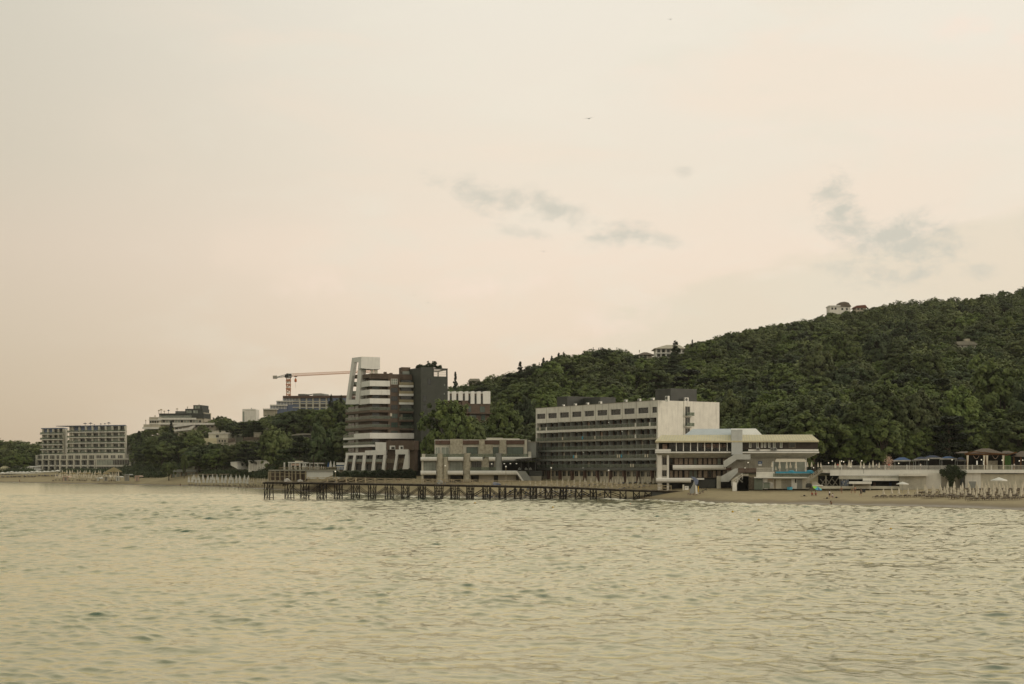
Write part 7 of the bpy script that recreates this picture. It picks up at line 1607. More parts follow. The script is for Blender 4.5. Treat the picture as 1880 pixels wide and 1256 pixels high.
# ---------------------------------------------------------------- folded sail stand on the sand
def sail_stand():
    q = zp(4.7, 960, 700); Y = 362; fr = Fr(1255, Y, 1310, Y); e = empty('folded_sail_stand', P(*q(1480, 965), Y), 'tall bundle of grey sails and frames standing on the sand at the pier ramp', 'sail stand')
    pb(e, fr, q, [(1452, 822), (1485, 828), (1515, 852), (1512, 885), (1490, 900), (1478, 862)], 0, .5, 'upper_sail', 'faded_blue'); pb(e, fr, q, [(1478, 862), (1490, 905), (1480, 965), (1448, 972), (1440, 945), (1462, 905)], -.3, .3, 'lower_sail', 'metal_grey')
    pb(e, fr, q, [(1487, 895), (1503, 905), (1508, 972), (1490, 972)], -.5, -.2, 'white_sail', 'umbrella_white'); g = lambda x, y, v=0: fr.pt(fr.u(q(x, y)[0], v), v, fr.z(*q(x, y), v))
    m = MB()
    for a, b in (((1440, 975), (1500, 830)), ((1480, 975), (1455, 825)), ((1505, 975), (1515, 860)), ((1555, 945), (1515, 890)), ((1585, 940), (1520, 905)), ((1580, 905), (1584, 945)), ((1420, 975), (1590, 935)), ((1520, 970), (1590, 920)), ((1612, 880), (1580, 930))): m.beam(g(*a, -.2), g(*b, .2), .07)
    m.build('frame', m_['metal_dark'], e); m = MB()
    for x, y in ((1430, 975), (1450, 980), (1475, 978), (1500, 978), (1530, 968), (1555, 958)): c = g(x, y, -.3); m.lathe(c, [(.28, -.1), (.3, .1), (.12, .3)], n=8)
    m.build('ballast', m_['lounger_frame'], e); MB().tube(g(1512, 955, -.4), g(1514, 905, -.4), .12).build('yellow_roll', m_['yellow_paint'], e)
    e2 = empty('notice_board', P(*q(1400, 940), 370), 'pale notice board leaning at the landward end of the pier', 'board'); f = Fr(1252, 370, 1266, 370)
    pb(e2, f, q, rect(1378, 1392, 892, 940), 0, .25, 'post', 'cream'); pb(e2, f, q, rect(1396, 1430, 905, 938), .1, .18, 'panel', 'white_clean'); pb(e2, f, q, rect(1402, 1424, 912, 915), .07, .1, 'lettering', 'red_brown'); pb(e2, f, q, rect(1402, 1420, 920, 922), .07, .1, 'lettering', 'red_brown')
sail_stand()
# ---------------------------------------------------------------- people
def person(px, Y, label, top, bottom, pose='stand', hair='bark', yaw=0, z=None, group=None, h=1.72, mirror=1):
    x = (px-CX)*Y/F; zz = gxy(x, Y) if z is None else z; e = tag(empty('person', (x, Y, zz)), label, 'person', group); e.rotation_euler = (0, 0, yaw)
    s = h/1.72
    if pose == 'walk': lg = [((.1, -.02, .92), (.11, -.16, .50), (.12, -.02, .08), (.12, -.18, .03)), ((-.1, 0, .92), (-.11, .10, .50), (-.12, .38, .16), (-.12, .30, .04))]; am = [((.2, 0, 1.40), (.26, .14, 1.12), (.26, .05, .86)), ((-.2, 0, 1.40), (-.26, -.14, 1.13), (-.25, -.34, .95))]; hip = .95; ch = 1.35; hd = 1.60; lean = -.03
    elif pose == 'sit': lg = [((.1, 0, .22), (.14, -.42, .42), (.14, -.62, .06), (.14, -.78, .04)), ((-.1, 0, .22), (-.16, -.44, .38), (-.14, -.66, .06), (-.14, -.82, .04))]; am = [((.2, .02, .68), (.26, -.10, .45), (.18, -.34, .38)), ((-.2, .02, .68), (-.26, -.08, .44), (-.18, -.32, .36))]; hip = .2; ch = .62; hd = .90; lean = .02
    elif pose == 'bend': lg = [((.1, 0, .90), (.11, -.08, .48), (.11, 0, .08), (.11, -.16, .03)), ((-.1, 0, .90), (-.11, -.05, .48), (-.11, .05, .08), (-.11, -.12, .03))]; am = [((.18, -.42, 1.12), (.22, -.46, .84), (.16, -.52, .62)), ((-.18, -.42, 1.12), (-.22, -.46, .84), (-.16, -.56, .64))]; hip = .92; ch = 1.14; hd = 1.24; lean = -.40
    else: lg = [((.1, 0, .92), (.11, -.02, .50), (.12, 0, .08), (.13, -.16, .03)), ((-.1, 0, .92), (-.11, -.02, .50), (-.12, .02, .08), (-.13, -.14, .03))]; am = [((.2, 0, 1.40), (.25, .02, 1.12), (.24, -.06, .86)), ((-.2, 0, 1.40), (-.26, .0, 1.13), (-.22, -.16, .92))]; hip = .95; ch = 1.35; hd = 1.60; lean = 0
    V = []; E = []; Rd = []
    def v(p, r, par=None):
        V.append(Vector(p)*s); Rd.append(r*s)
        if par is not None: E.append((par, len(V)-1))
        return len(V)-1
    pel = v((0, 0, hip), .15); wai = v((0, lean*.4, hip+(ch-hip)*.4), .125, pel); che = v((0, lean, ch), .15, wai); nk = v((0, lean*1.15, ch+.12), .055, che); h1 = v((0, lean*1.25-.01, hd), .095, nk); h2 = v((0, lean*1.3, hd+.09), .08, h1)
    nose = v((0, lean*1.25-.12, hd), .02, h1)
    for L_ in lg:
        a = v(L_[0], .10, pel); b = v(L_[1], .065, a); c = v(L_[2], .045, b); v(L_[3], .035, c)
    for A_ in am:
        a = v(A_[0], .055, che); b = v(A_[1], .042, a); c = v(A_[2], .03, b); d = (Vector(A_[2])-Vector(A_[1])).normalized(); pal = Vector(A_[2])+d*.07; p = v(pal, .034, c); sx = Vector((0, 1, 0))
        for k, ln in ((-.03, .075), (-.01, .088), (.01, .082), (.03, .062)): f = v(pal+sx*k+d*.045, .009, p); v(pal+sx*k*1.15+d*ln+Vector((0, -.012, 0)), .008, f)
        t = v(pal+sx*-.045-d*.01, .010, p); v(pal+sx*-.065+d*.03, .009, t)
    me = bpy.data.meshes.new('body'); me.from_pydata(V, E, []); o = bpy.data.objects.new('body', me); col.objects.link(o); o.parent = e
    md = o.modifiers.new('skin', 'SKIN'); 
    for i, sv in enumerate(me.skin_vertices[0].data): sv.radius = (Rd[i], Rd[i]); sv.use_root = (i == 0)
    md.use_smooth_shade = True; sb = o.modifiers.new('sub', 'SUBSURF'); sb.levels = 1; sb.render_levels = 1; me.materials.append(m_['skin'])
    W0 = Vector((x, Y, zz)); T = lambda p: W0+Vector(p)*s
    def shell(name, prof, c0, c1, mm):
        m = MB(); c0 = Vector(c0); c1 = Vector(c1); n = len(prof); vs = []; N_ = 12
        for j, r_ in enumerate(prof):
            c = c0.lerp(c1, j/(n-1))
            for i in range(N_): a = 2*math.pi*i/N_; vs.append(T(c+Vector((math.cos(a)*r_[0], math.sin(a)*r_[1], 0))))
        m.add(vs, [(j*N_+i, j*N_+(i+1) % N_, (j+1)*N_+(i+1) % N_, (j+1)*N_+i) for j in range(n-1) for i in range(N_)]+[tuple(range(N_)), tuple(range((n-1)*N_, n*N_))]); return m.build(name, m_[mm], e, smooth=True)
    if top: shell('shirt', [(.19, .17), (.17, .155), (.20, .175), (.21, .165), (.12, .11)], (0, 0, hip+.02), (0, lean*1.1, ch+.10), top)
    if bottom:
        shell('shorts', [(.17, .16), (.20, .19), (.18, .17)], (0, 0, hip-.12), (0, 0, hip+.08), bottom)
        for i, L_ in enumerate(lg): shell('trouser_leg', [(.085, .085), (.10, .10), (.125, .125)], Vector(L_[1]).lerp(Vector(L_[0]), .1), Vector(L_[0])-Vector((0, 0, .02)), bottom)
    mh = MB(); hc = T((0, lean*1.3+.012, hd+.02)); mh.lathe(hc, [(.02*s, .155*s), (.075*s, .13*s), (.112*s, .06*s), (.116*s, 0), (.09*s, -.05*s)][::-1], n=12, sy=1.08); mh.build('hair', m_[hair], e, smooth=True)
    return e
mat('black_cloth', (.02, .02, .022), var=.2); mat('white_cloth', (.72, .72, .70), var=.05); mat('red_cloth', (.42, .05, .035), var=.15); mat('dark_hair', (.03, .02, .015), var=.2)
def people():
    q = zp(6.714, 1360, 780)
    person(q(1480, 0)[0], 341, 'person in black clothes striding to the right along the sand', 'black_cloth', 'black_cloth', 'walk', 'dark_hair', R(80), h=1.8)
    person(q(1240, 0)[0], 353, 'person in swimwear walking on the sand below the beach bar', None, 'red_brown', 'walk', 'dark_hair', R(-70))
    person(q(1408, 0)[0], 352, 'person in brown swimwear standing near the low wall under the bar awning', None, 'brown_clad', 'stand', 'dark_hair', R(20))
    person(q(1362, 0)[0], 352, 'person bending over on the sand left of the bar awning post', 'straw', 'timber', 'bend', 'dark_hair', R(60))
    person(q(1093, 0)[0], 338, 'person in a white shirt and dark shorts standing in the middle of the sand', 'white_cloth', 'black_cloth', 'stand', 'dark_hair', R(10), h=1.75)
    person(q(1132, 0)[0], 338.6, 'person in white sitting beside the standing person in a white shirt', 'white_cloth', 'faded_blue', 'sit', 'dark_hair', R(-30))
    person(q(1118, 0)[0], 317.5, 'person in swimwear wading at the edge of the sea', None, 'brown_clad', 'bend', 'dark_hair', R(-30), z=-.35)
    person(q(878, 0)[0], 346.5, 'person in red sitting on the left under the blue and green parasol', 'red_cloth', 'black_cloth', 'sit', 'dark_hair', R(10))
    person(q(925, 0)[0], 346.5, 'person in dark red sitting on the right under the blue and green parasol', 'red_cloth', 'black_cloth', 'sit', 'dark_hair', R(-15))
    person(730, 470, 'left person of two walking on the beach behind the pier', None, 'black_cloth', 'walk', 'dark_hair', R(80)); person(733.5, 471, 'right person of two walking on the beach behind the pier', None, 'black_cloth', 'walk', 'dark_hair', R(100))
    q2 = zp(4.7, 240, 700); person(q2(932, 0)[0], 600, 'person in dark clothes at the waterline left of the pier', 'black_cloth', 'black_cloth', 'stand', 'dark_hair', 0)
    person(q2(428, 0)[0], 690, 'person crouched on the sand at the left end of the white parasols', 'black_cloth', 'black_cloth', 'sit', 'dark_hair', 0, h=1.9)
    q1 = zp(5.222, 0, 720); person(q1(188, 0)[0], 852, 'person in dark shorts standing on the far left beach', None, 'black_cloth', 'stand', 'dark_hair', 0); person(q1(1068, 0)[0], 772, 'person standing on the sand before the white cabanas', 'red_brown', 'black_cloth', 'stand', 'dark_hair', 0)
    f = F2; z = f.z(1700, 862.5)
    for (px, t, lb) in ((1538, 'red_cloth', 'person in a red top behind the promenade railing between closed parasols'), (1551, 'grey_green_paint', 'person in a green top behind the promenade railing near globe lamps'), (1632, 'red_cloth', 'person in red standing by the flowering plant on the promenade'), (1609, 'white_cloth', 'person in white behind the promenade railing left of the flowering plant'), (1690, 'white_cloth', 'person in white behind the railing below the blue canopies'), (1862, 'white_cloth', 'person in white behind the balustrade before the second pavilion')):
        p = f.pt(f.u(px, 1.5), 1.5, z); person(px, p.y, lb, t, 'black_cloth', 'stand', 'dark_hair', R(px % 90), z=z)
    # small parasol of the seated pair and another loose bits
    c = P(q(915, 0)[0], 0, 346); c.z = gxy(c.x, c.y); e = empty('beach_parasol', c, 'tilted blue, turquoise and lime green parasol over the seated pair', 'parasol'); top = c+Vector((.5, -.4, 1.95)); MB().tube(c+Vector((.2, .5, 0)), top, .025).build('pole', m_['white_clean'], e)
    ax = Vector((.25, -.42, .87)).normalized(); a = ax.orthogonal().normalized(); b = ax.cross(a)
    for k, mm in enumerate(('blue_cloth', 'cyan_paint', 'lime', 'lime', 'cyan_paint', 'blue_cloth', 'cyan_paint', 'lime')):
        if mm == 'lime': mat('lime', (.30, .62, .06), var=.08)
        t0, t1 = 2*math.pi*k/8, 2*math.pi*(k+1)/8; pts = [top+ax*.28]; r1 = [top-ax*.12+(a*math.cos(t)+b*math.sin(t))*1.15 for t in (t0, (t0+t1)/2, t1)]; MB().add(pts+r1, [(0, 1, 2), (0, 2, 3)]).build('canopy_panel', m_[mm], e)
    for (px, Y, lb, mm) in ((q(1055, 0)[0], 335, 'dark towel and bags left of the standing person in white', 'lounger_frame'), (q(1170, 0)[0], 336, 'dark towel and bags right of the seated person in white', 'lounger_frame'), (q(775, 0)[0], 345, 'small brown mat on the sand left of the bright parasol', 'lounger_frame')):
        c = P(px, 0, Y); c.z = gxy(c.x, c.y); o = empty('beach_towel', c, lb, 'towel'); MB().hexa([c+Vector(p) for p in ((-.8, -.4, .0), (.8, -.5, .0), (.9, .4, .0), (-.7, .45, .0), (-.8, -.4, .06), (.8, -.5, .07), (.9, .4, .06), (-.7, .45, .07))]).build('towel', m_[mm], o); MB().lathe(c+Vector((.2, .1, .05)), [(.25, 0), (.28, .15), (.1, .3)], n=8).build('bag', m_['black_cloth'], o)
    for (px, Y, lb) in ((q(1516, 0)[0], 350, 'square black board standing on the sand right of the striding person'),):
        c = P(px, 0, Y); c.z = gxy(c.x, c.y); o = empty('black_board', c, lb, 'board'); MB().abox(c.x-.42, c.x+.42, c.y, c.y+.06, c.z+.25, c.z+1.1).build('panel', m_['black_cloth'], o)
        for d in (-.36, .3): MB().abox(c.x+d, c.x+d+.06, c.y+.07, c.y+.13, c.z, c.z+.9).build('leg', m_['metal_dark'], o)
people()
def floats():
    for i, (px, py, lb) in enumerate(((1345, 940, 'yellow buoy floating off the beach below the folded sails'), (1393, 955, 'small yellow buoy floating right of the one below the folded sails'), (1635.5, 972, 'largest yellow buoy floating alone in the right hand water'), (872, 924, 'yellow buoy just in front of the middle of the pier'), (1015, 932, 'yellow buoy off the right part of the pier'), (545, 910, 'small yellow buoy between the outer pier trestles'), (1157, 926.5, 'orange float near the surf at the landward end of the pier'))):
        Y = CH*F/(py-HY); c = P(px, py, Y); c.z = -.05; e = empty('buoy', c, lb, 'buoy'); r = .0014*Y*.19+.15
        MB().lathe(c, [(r*.5, -.1), (r, .05), (r*.92, r*.7), (r*.4, r*1.15), (r*.12, r*1.3)], n=14).build('float', m_['yellow_paint' if i < 6 else 'orange_paint'], e, smooth=True); MB().tube(c+Vector((0, 0, r*1.2)), c+Vector((0, 0, r*1.6)), .03).build('mooring_eye', m_['metal_dark'], e)
    c = P(1760, 0, 268); c.z = 0; 
    for i, (px, py, Y, sp, roll, lb) in enumerate(((1231, 36, 260, .50, .3, 'tiny dark bird high in the sky right of centre'), (1081, 218, 210, .62, -.25, 'largest gliding bird in the sky above the grey clouds'), (998, 462, 320, .55, .2, 'tiny bird low in the sky above the wooded ridge'), (760, 542, 300, .42, -.3, 'left bird of a close pair above the tower'), (786, 556, 300, .45, .25, 'right bird of a close pair above the tower'))):
        c = P(px, py, Y); e = empty('bird', c, lb, 'bird'); e.rotation_euler = (0, 0, 0); m = MB(); s = sp
        body = [(.02, -.28), (.05, -.2), (.075, -.05), (.07, .08), (.04, .2), (.02, .3)]; vs = []
        for r_, y in body:
            for k in range(8): a = k*math.pi/4; vs.append(c+Vector((y*1.0*s, math.cos(a)*r_*s, math.sin(a)*r_*s)))
        n = len(body); fs = [(j*8+k, j*8+(k+1) % 8, (j+1)*8+(k+1) % 8, (j+1)*8+k) for j in range(n-1) for k in range(8)]+[tuple(range(8)), tuple(range((n-1)*8, n*8))]
        m.add(vs, fs)
        for sd_ in (-1, 1):
            w = [Vector((.10, 0, .03)), Vector((-.10, 0, .03)), Vector((-.14, sd_*.45, .22+roll*.2)), Vector((.06, sd_*.45, .22+roll*.2)), Vector((-.20, sd_*1.0, .10+roll*sd_*.2)), Vector((-.12, sd_*1.0, .10+roll*sd_*.2))]
            Rz = Matrix.Rotation(R(70), 3, 'Z'); w = [c+(Rz @ a)*s for a in w]; m.add(w, [(0, 1, 2, 3), (3, 2, 4, 5)])
        m.build('body', m_['charcoal'], e)
    e = 0
floats()
# ---------------------------------------------------------------- trees
SKY_L = [(-300,800),(0,800),(30,797),(66,802),(230,800),(262,788),(300,775),(314,770),(330,782),(380,778),(390,762),(410,762),(425,770),(442,776),(470,768),(490,762),(520,757),(550,750),(580,742),(600,735),(612,722),(628,724),(640,738),(830,708),(845,704),(870,699),(890,690),(905,683),(930,685),(945,682),(970,669),(990,664),(1000,656),(1020,648),(1035,645),(1050,652),(1065,642),(1085,640),(1110,642),(1125,636),(1150,637),(1165,650),(1200,656),(1240,645),(1260,630),(1300,625),(1320,613),(1350,607),(1380,600),(1400,598),(1450,590),(1480,583),(1510,575),(1560,570),(1595,555),(1650,548),(1680,550),(1720,545),(1760,543),(1800,538),(1840,529),(1880,525),(2100,505)]
def skyl(px): return np.interp(px, [a for a, _ in SKY_L], [b for _, b in SKY_L])
TR = random.Random(2024)
cands = []   # dict(px,Y,z,h,w,kind,idx,label,group)
def add_tree(px, Y, h, w, kind, idx, label=None, group=None, force=False, z=None):
    z = gz(px, Y) if z is None else z
    cands.append(dict(px=px, Y=Y, z=z-.2, h=h, w=w, kind=kind, idx=idx, label=label, group=group, force=force))
def pick(px, top, foot_Y, wpx, kind, idx, label, z=None):
    """a tree picked out by its column, top row, distance and crown width in the photograph"""
    z = gz(px, foot_Y) if z is None else z; zt = CH+(HY-top)*foot_Y/F; add_tree(px, foot_Y, zt-z, wpx*foot_Y/F/2, kind, idx, label, None, True, z)
B = 'broad'
pick(826, 733, 474, 88, B, 0, 'large round broadleaf tree standing between the tower and the brown notched block')
pick(790, 790, 478, 40, B, 1, 'smaller broadleaf tree at the left foot of the large round one beside the tower')
pick(872, 770, 500, 50, B, 2, 'broadleaf tree just right of the large round one above the stone pier house')
pick(928, 735, 505, 62, B, 3, 'broadleaf tree behind the roof of the stone pier house near the long hotel')
pick(968, 734, 520, 50, B, 4, 'broadleaf tree touching the left end wall of the long white hotel')
pick(614, 742, 625, 74, B, 1, 'bright green broadleaf tree pressing against the left side of the tower')
pick(590, 775, 560, 52, B, 3, 'broadleaf tree at the foot of the slope left of the tower')
pick(550, 800, 575, 50, 'layered', 0, 'dark spreading cedar behind the cafe terrace left of the tower')
pick(508, 784, 600, 62, B, 2, 'pale crowned broadleaf tree above the wooden cabins')
pick(520, 825, 565, 46, 'layered', 1, 'low dark cedar directly behind the cafe terrace')
pick(310, 845, 728, 30, B, 4, 'small round tree on the sand edge left of the flat roofed beach house')
pick(338, 836, 722, 13, B, 0, 'slim pale green young tree before the flat roofed beach house')
pick(450, 815, 660, 40, 'layered', 0, 'dark cedar left of the ribbed white shed')
pick(955, 662, 700, 16, 'cypress', 0, 'tallest slim cypress on the skyline left of the ridge pines')
pick(836, 680, 640, 14, 'cypress', 0, 'lone thin cypress just right of the dark tower block')
pick(1240, 622, 742, 34, 'pine', 1, 'pointed conifer rising before the white hill villa')
pick(608, 722, 700, 18, 'pine', 0, 'left pointed conifer on the ridge before the blue and red hotel'); pick(626, 724, 700, 18, 'pine', 2, 'right pointed conifer on the ridge before the blue and red hotel'); pick(618, 731, 695, 20, 'pine', 1, 'short conifer between the two pointed ones before the blue and red hotel')
for i, (px, t) in enumerate(((998, 655), (1005, 660), (1013, 652), (1026, 646), (1035, 644))): pick(px, t, 705, 19, 'pine', i % 3, ('first', 'second', 'third', 'fourth', 'fifth')[i]+' pointed pine from the left in the dark cluster on the ridge')
pick(990, 664, 705, 5, 'cypress', 0, 'tiny slim cypress left of the pine cluster on the ridge'); pick(1089, 636, 745, 4, 'cypress', 0, 'left of two thin cypress spikes on the ridge skyline'); pick(1099, 637, 745, 4, 'cypress', 0, 'right of two thin cypress spikes on the ridge skyline'); pick(1271, 622, 800, 8, 'cypress', 0, 'short cypress spike right of the white hill villa')
pick(75 if 0 else 255, 790, 885, 26, 'pine', 2, 'dark conifer just right of the curved hotel roof'); pick(314, 771, 890, 13, 'cypress', 0, 'dark upright cypress before the terraced hill hotel')
pick(1602, 708, 428, 120, B, 0, 'broad yellow green tree with visible pale trunk behind the promenade', z=8); pick(1680, 720, 424, 92, B, 2, 'dense tree above the leftmost blue canopy', z=8); pick(1760, 716, 432, 95, B, 1, 'dense tree above the largest blue canopy', z=8); pick(1838, 664, 446, 130, B, 3, 'largest tall tree towering over the wooden pavilion', z=8.5); pick(1888, 700, 432, 90, B, 4, 'tall tree cut by the right edge of the photo', z=8)
pick(1538, 742, 432, 78, B, 4, 'dark tree right of the restaurant roof end', z=8); pick(1470, 735, 440, 84, B, 1, 'tree behind the right half of the restaurant roof', z=8); pick(1402, 738, 452, 76, B, 3, 'tree behind the middle of the restaurant roof', z=8); pick(1345, 722, 475, 70, B, 2, 'bright green tree beside the right end wall of the long hotel', z=10)
pick(1535, 612, 640, 78, B, 0, 'large olive tree crown standing out on the middle slope'); pick(1612, 612, 660, 66, B, 4, 'darkest round tree crown high on the right slope'); pick(1500, 640, 600, 80, B, 2, 'wide pale crown left of the large olive crown on the middle slope'); pick(1700, 646, 560, 80, B, 0, 'wide bright crown on the right slope below the pale roofed house'); pick(1800, 668 if 0 else 655, 540, 66, B, 3, 'bright crown right of the pale roofed house')
MARKS = [(20, 850, 'the far left beach'), (60, 800, 'the left side of the curved hotel'), (245, 800, 'the right end of the curved hotel'), (235, 870, 'the straw pavilion'), (280, 790, 'the terraced hill hotel'), (350, 800, 'the slanted white canopies'), (398, 800, 'the cream house'), (340, 860, 'the flat roofed beach house'), (410, 770, 'the wooded knoll'), (457, 755, 'the white tower block'), (450, 805, 'the brown roofed houses'), (475, 850, 'the ribbed white shed'), (425, 850, 'the small white shed'), (560, 735, 'the blue and red hotel'), (555, 798, 'the dark flat roofed house'), (560, 850, 'the cafe terrace'), (625, 800, 'the left side of the tower'), (850, 700, 'the thin cypress'), (870, 700, 'the small ridge house'), (862, 720, 'the white notched block'), (895, 760, 'the brown notched block'), (955, 670, 'the tallest cypress'), (1015, 655, 'the ridge pine cluster'), (935, 800, 'the stone pier house'), (1000, 745, 'the left end of the long hotel'), (1062, 730, 'the long dark plant room'), (1100, 650, 'the two thin cypress spikes'), (1160, 735, 'the hotel air conditioners'), (1186, 650, 'the small hill pavilion'), (1228, 642, 'the white hill villa'), (1240, 715, 'the tall dark plant room'), (1315, 760, 'the right wall of the long hotel'), (1290, 640, 'the ridge right of the villa'), (1350, 785, 'the restaurant skylight'), (1430, 790, 'the restaurant roof'), (1505, 820, 'the restaurant roof end'), (1400, 650, 'the open middle slope'), (1535, 650, 'the large olive crown'), (1612, 650, 'the darkest round crown'), (1545, 565, 'the white hilltop house'), (1580, 560, 'the red roofed hilltop house'), (1700, 650, 'the wide bright crown'), (1775, 630, 'the pale roofed house'), (1700, 560, 'the high ridge'), (1850, 545, 'the highest hilltop'), (1850, 640, 'the right photo edge'), (1602, 780, 'the pale trunked tree'), (1655, 850, 'the leftmost blue canopy'), (1710, 845, 'the largest blue canopy'), (1810, 830, 'the wooden pavilion'), (1838, 720, 'the tallest tree'), (1450, 720, 'the lower slope')]
def region(px, py):
    d, m = min(((abs(px-a)*.8+abs(py-b)), (a, b, c)) for a, b, c in MARKS); dx, dy = px-m[0], py-m[1]
    rel = 'right beside' if d < 10 else 'above' if dy < -abs(dx)*.7 else 'below' if dy > abs(dx)*1.2 else 'left of' if dx < 0 else 'right of'
    return ('well ' if d > 55 and rel != 'right beside' else '')+rel+' '+m[2]
def fill():
    Y = 418.0
    while Y < 1120:
        sp = 9.5 if Y < 540 else 11.5 if Y < 800 else 11.5
        x0 = (-450-CX)*Y/F; x1 = (2650-CX)*Y/F; x = x0
        while x < x1:
            xx = x+TR.uniform(-3.8, 3.8); yy = Y+TR.uniform(-4.5, 4.5); px = CX+F*xx/yy; x += sp*TR.uniform(.85, 1.25)
            d = yy-float(shore(px)); zg = gz(px, yy)
            if zg < 5.9 or d < 30: continue
            if any(a <= px <= b and c <= yy <= e for a, b, c, e in SOLID): continue
            u = TR.random()
            big = TR.random()
            if yy < 520 and px > 1330: h = TR.uniform(13, 19); w = h*TR.uniform(.42, .52)
            elif yy < 640: h = 10+9*big**1.3; w = h*TR.uniform(.46, .62)
            elif yy < 800: h = 9+8.5*big**1.4; w = h*TR.uniform(.48, .66)
            else: h = TR.uniform(7.5, 13); w = h*TR.uniform(.46, .62)
            kind, idx = B, TR.randrange(6)
            if px < 700 and u < .20 or 950 < px < 1300 and u < .10 or u < .03: kind, idx, = ('layered', TR.randrange(2)); w *= .95
            elif px < 700 and u > .93 or 930 < px < 1060 and Y > 640 and u > .6: kind, idx = 'pine', TR.randrange(3); w *= .45
            elif u > .985: kind, idx = 'cypress', 0; w *= .2
            # keep the skyline
            wp = w*F/yy; S = max(float(skyl(px-wp*.5)), float(skyl(px)), float(skyl(px+wp*.5)))
            ztop = CH+(HY-S)*yy/F
            if zg+h > ztop+.3:
                h2 = ztop-zg+TR.uniform(-.8, .3)
                if h2 < 2.6: continue
                w *= max(.55, h2/h)**.5; h = h2
            tp = HY-(zg+h-CH)*F/yy; bt = HY-(zg+h*.2-CH)*F/yy
            hit = False
            for (a, b, c, e, yd) in PROTECT:
                if yy < yd and px+wp*.92 > a and px-wp*.92 < b and tp < e-1 and bt > c:
                    h2 = CH+(HY-e)*yy/F-zg        # lower it so that it ends under the protected box
                    if h2 > 4.5 and h2 < h: h = h2; w = min(w, h*.6); tp = e
                    else: hit = True; break
            if hit: continue
            add_tree(px, yy, h, w, kind, idx)
        Y += 8 if Y < 520 else 10.5 if Y < 800 else 11
fill()
def choose():
    sk = np.full(2400, 900.0); order = sorted(cands, key=lambda c: c['Y'])
    for c in order:
        wp = max(1.0, c['w']*F/c['Y']*.8); a, b = int(max(0, c['px']-wp+200)), int(min(2399, c['px']+wp+200)); tp = HY-(c['z']+c['h']-CH)*F/c['Y']
        if b <= 200 or a >= 2080 or b <= a or not -80 < c['px'] < 1980: c['imp'] = 0; continue
        seg = sk[a:b]; low = HY-(c['z']+c['h']*.15-CH)*F/c['Y']
        xs = np.linspace(-1, 1, b-a); prof = tp+(low-tp)*.5*(1-np.sqrt(np.clip(1-xs**2, 0, 1)))
        gain = np.clip(np.minimum(seg, low)-prof, 0, None); c['imp'] = float(gain.sum()); sk[a:b] = np.minimum(seg, prof)
choose()
vis = sorted([c for c in cands if c.get('imp', 0) > 6 or c['force']], key=lambda c: (-c['force'], -c['imp']))
N_IND = 296
SPN = {'layered': ('cedar_tree', 'dark flat layered conifer'), 'pine': ('pine_tree', 'dark pointed conifer'), 'cypress': ('cypress_tree', 'slim dark cypress')}
def proto_of(c):
    k, i = c['kind'], c['idx']
    if k == B: return (NEAR[i % 5] if c['Y'] < 560 or c['w'] > 6.2 else MID[i % 6])
    return {'layered': CEDAR, 'pine': PINE, 'cypress': CYP}[k][i % {'layered': 2, 'pine': 3, 'cypress': 1}[k]]
rows_ = {}
for c in vis[:N_IND]:
    pr = c['pr'] = proto_of(c); nm, ds = SPN.get(c['kind'], ('broadleaf_tree', 'dark broadleaf tree' if (pr['crown'].materials[0] == LEAF[2]) else 'olive green tree')); c['nm'] = nm
    c['rg'] = region(c['px'], HY-(c['z']+c['h']*.8-CH)*F/c['Y'])
    if not c['label']: c['lab0'] = ('tall ' if c['h'] > 14 else 'small ' if c['h'] < 7 else '')+ds+' '+c['rg']; rows_.setdefault(c['lab0'], []).append(c)
ORD = ['leftmost', 'second', 'third', 'fourth', 'fifth', 'sixth', 'seventh', 'eighth', 'ninth', 'tenth', 'eleventh', 'twelfth']
for k, g in rows_.items():
    g.sort(key=lambda c: c['px'])
    for i, c in enumerate(g):
        c['label'] = k if len(g) == 1 else (('left ' if i == 0 else 'right ')+k if len(g) == 2 else (ORD[min(i, 11)]+(' ' if i == 0 else ' from left, ')+k)); c['grp'] = 1
for c in vis[:N_IND]:
    plant(c['pr'], c['nm'], (c['px']-CX)*c['Y']/F, c['Y'], c['z'], c['h'], c['w']/c['pr']['R'], TR.uniform(0, 6.28), c['label'], 'tree', 'trees '+c['rg'] if c.get('grp') else None)
print('trees visible', len(vis), 'candidates', len(cands))
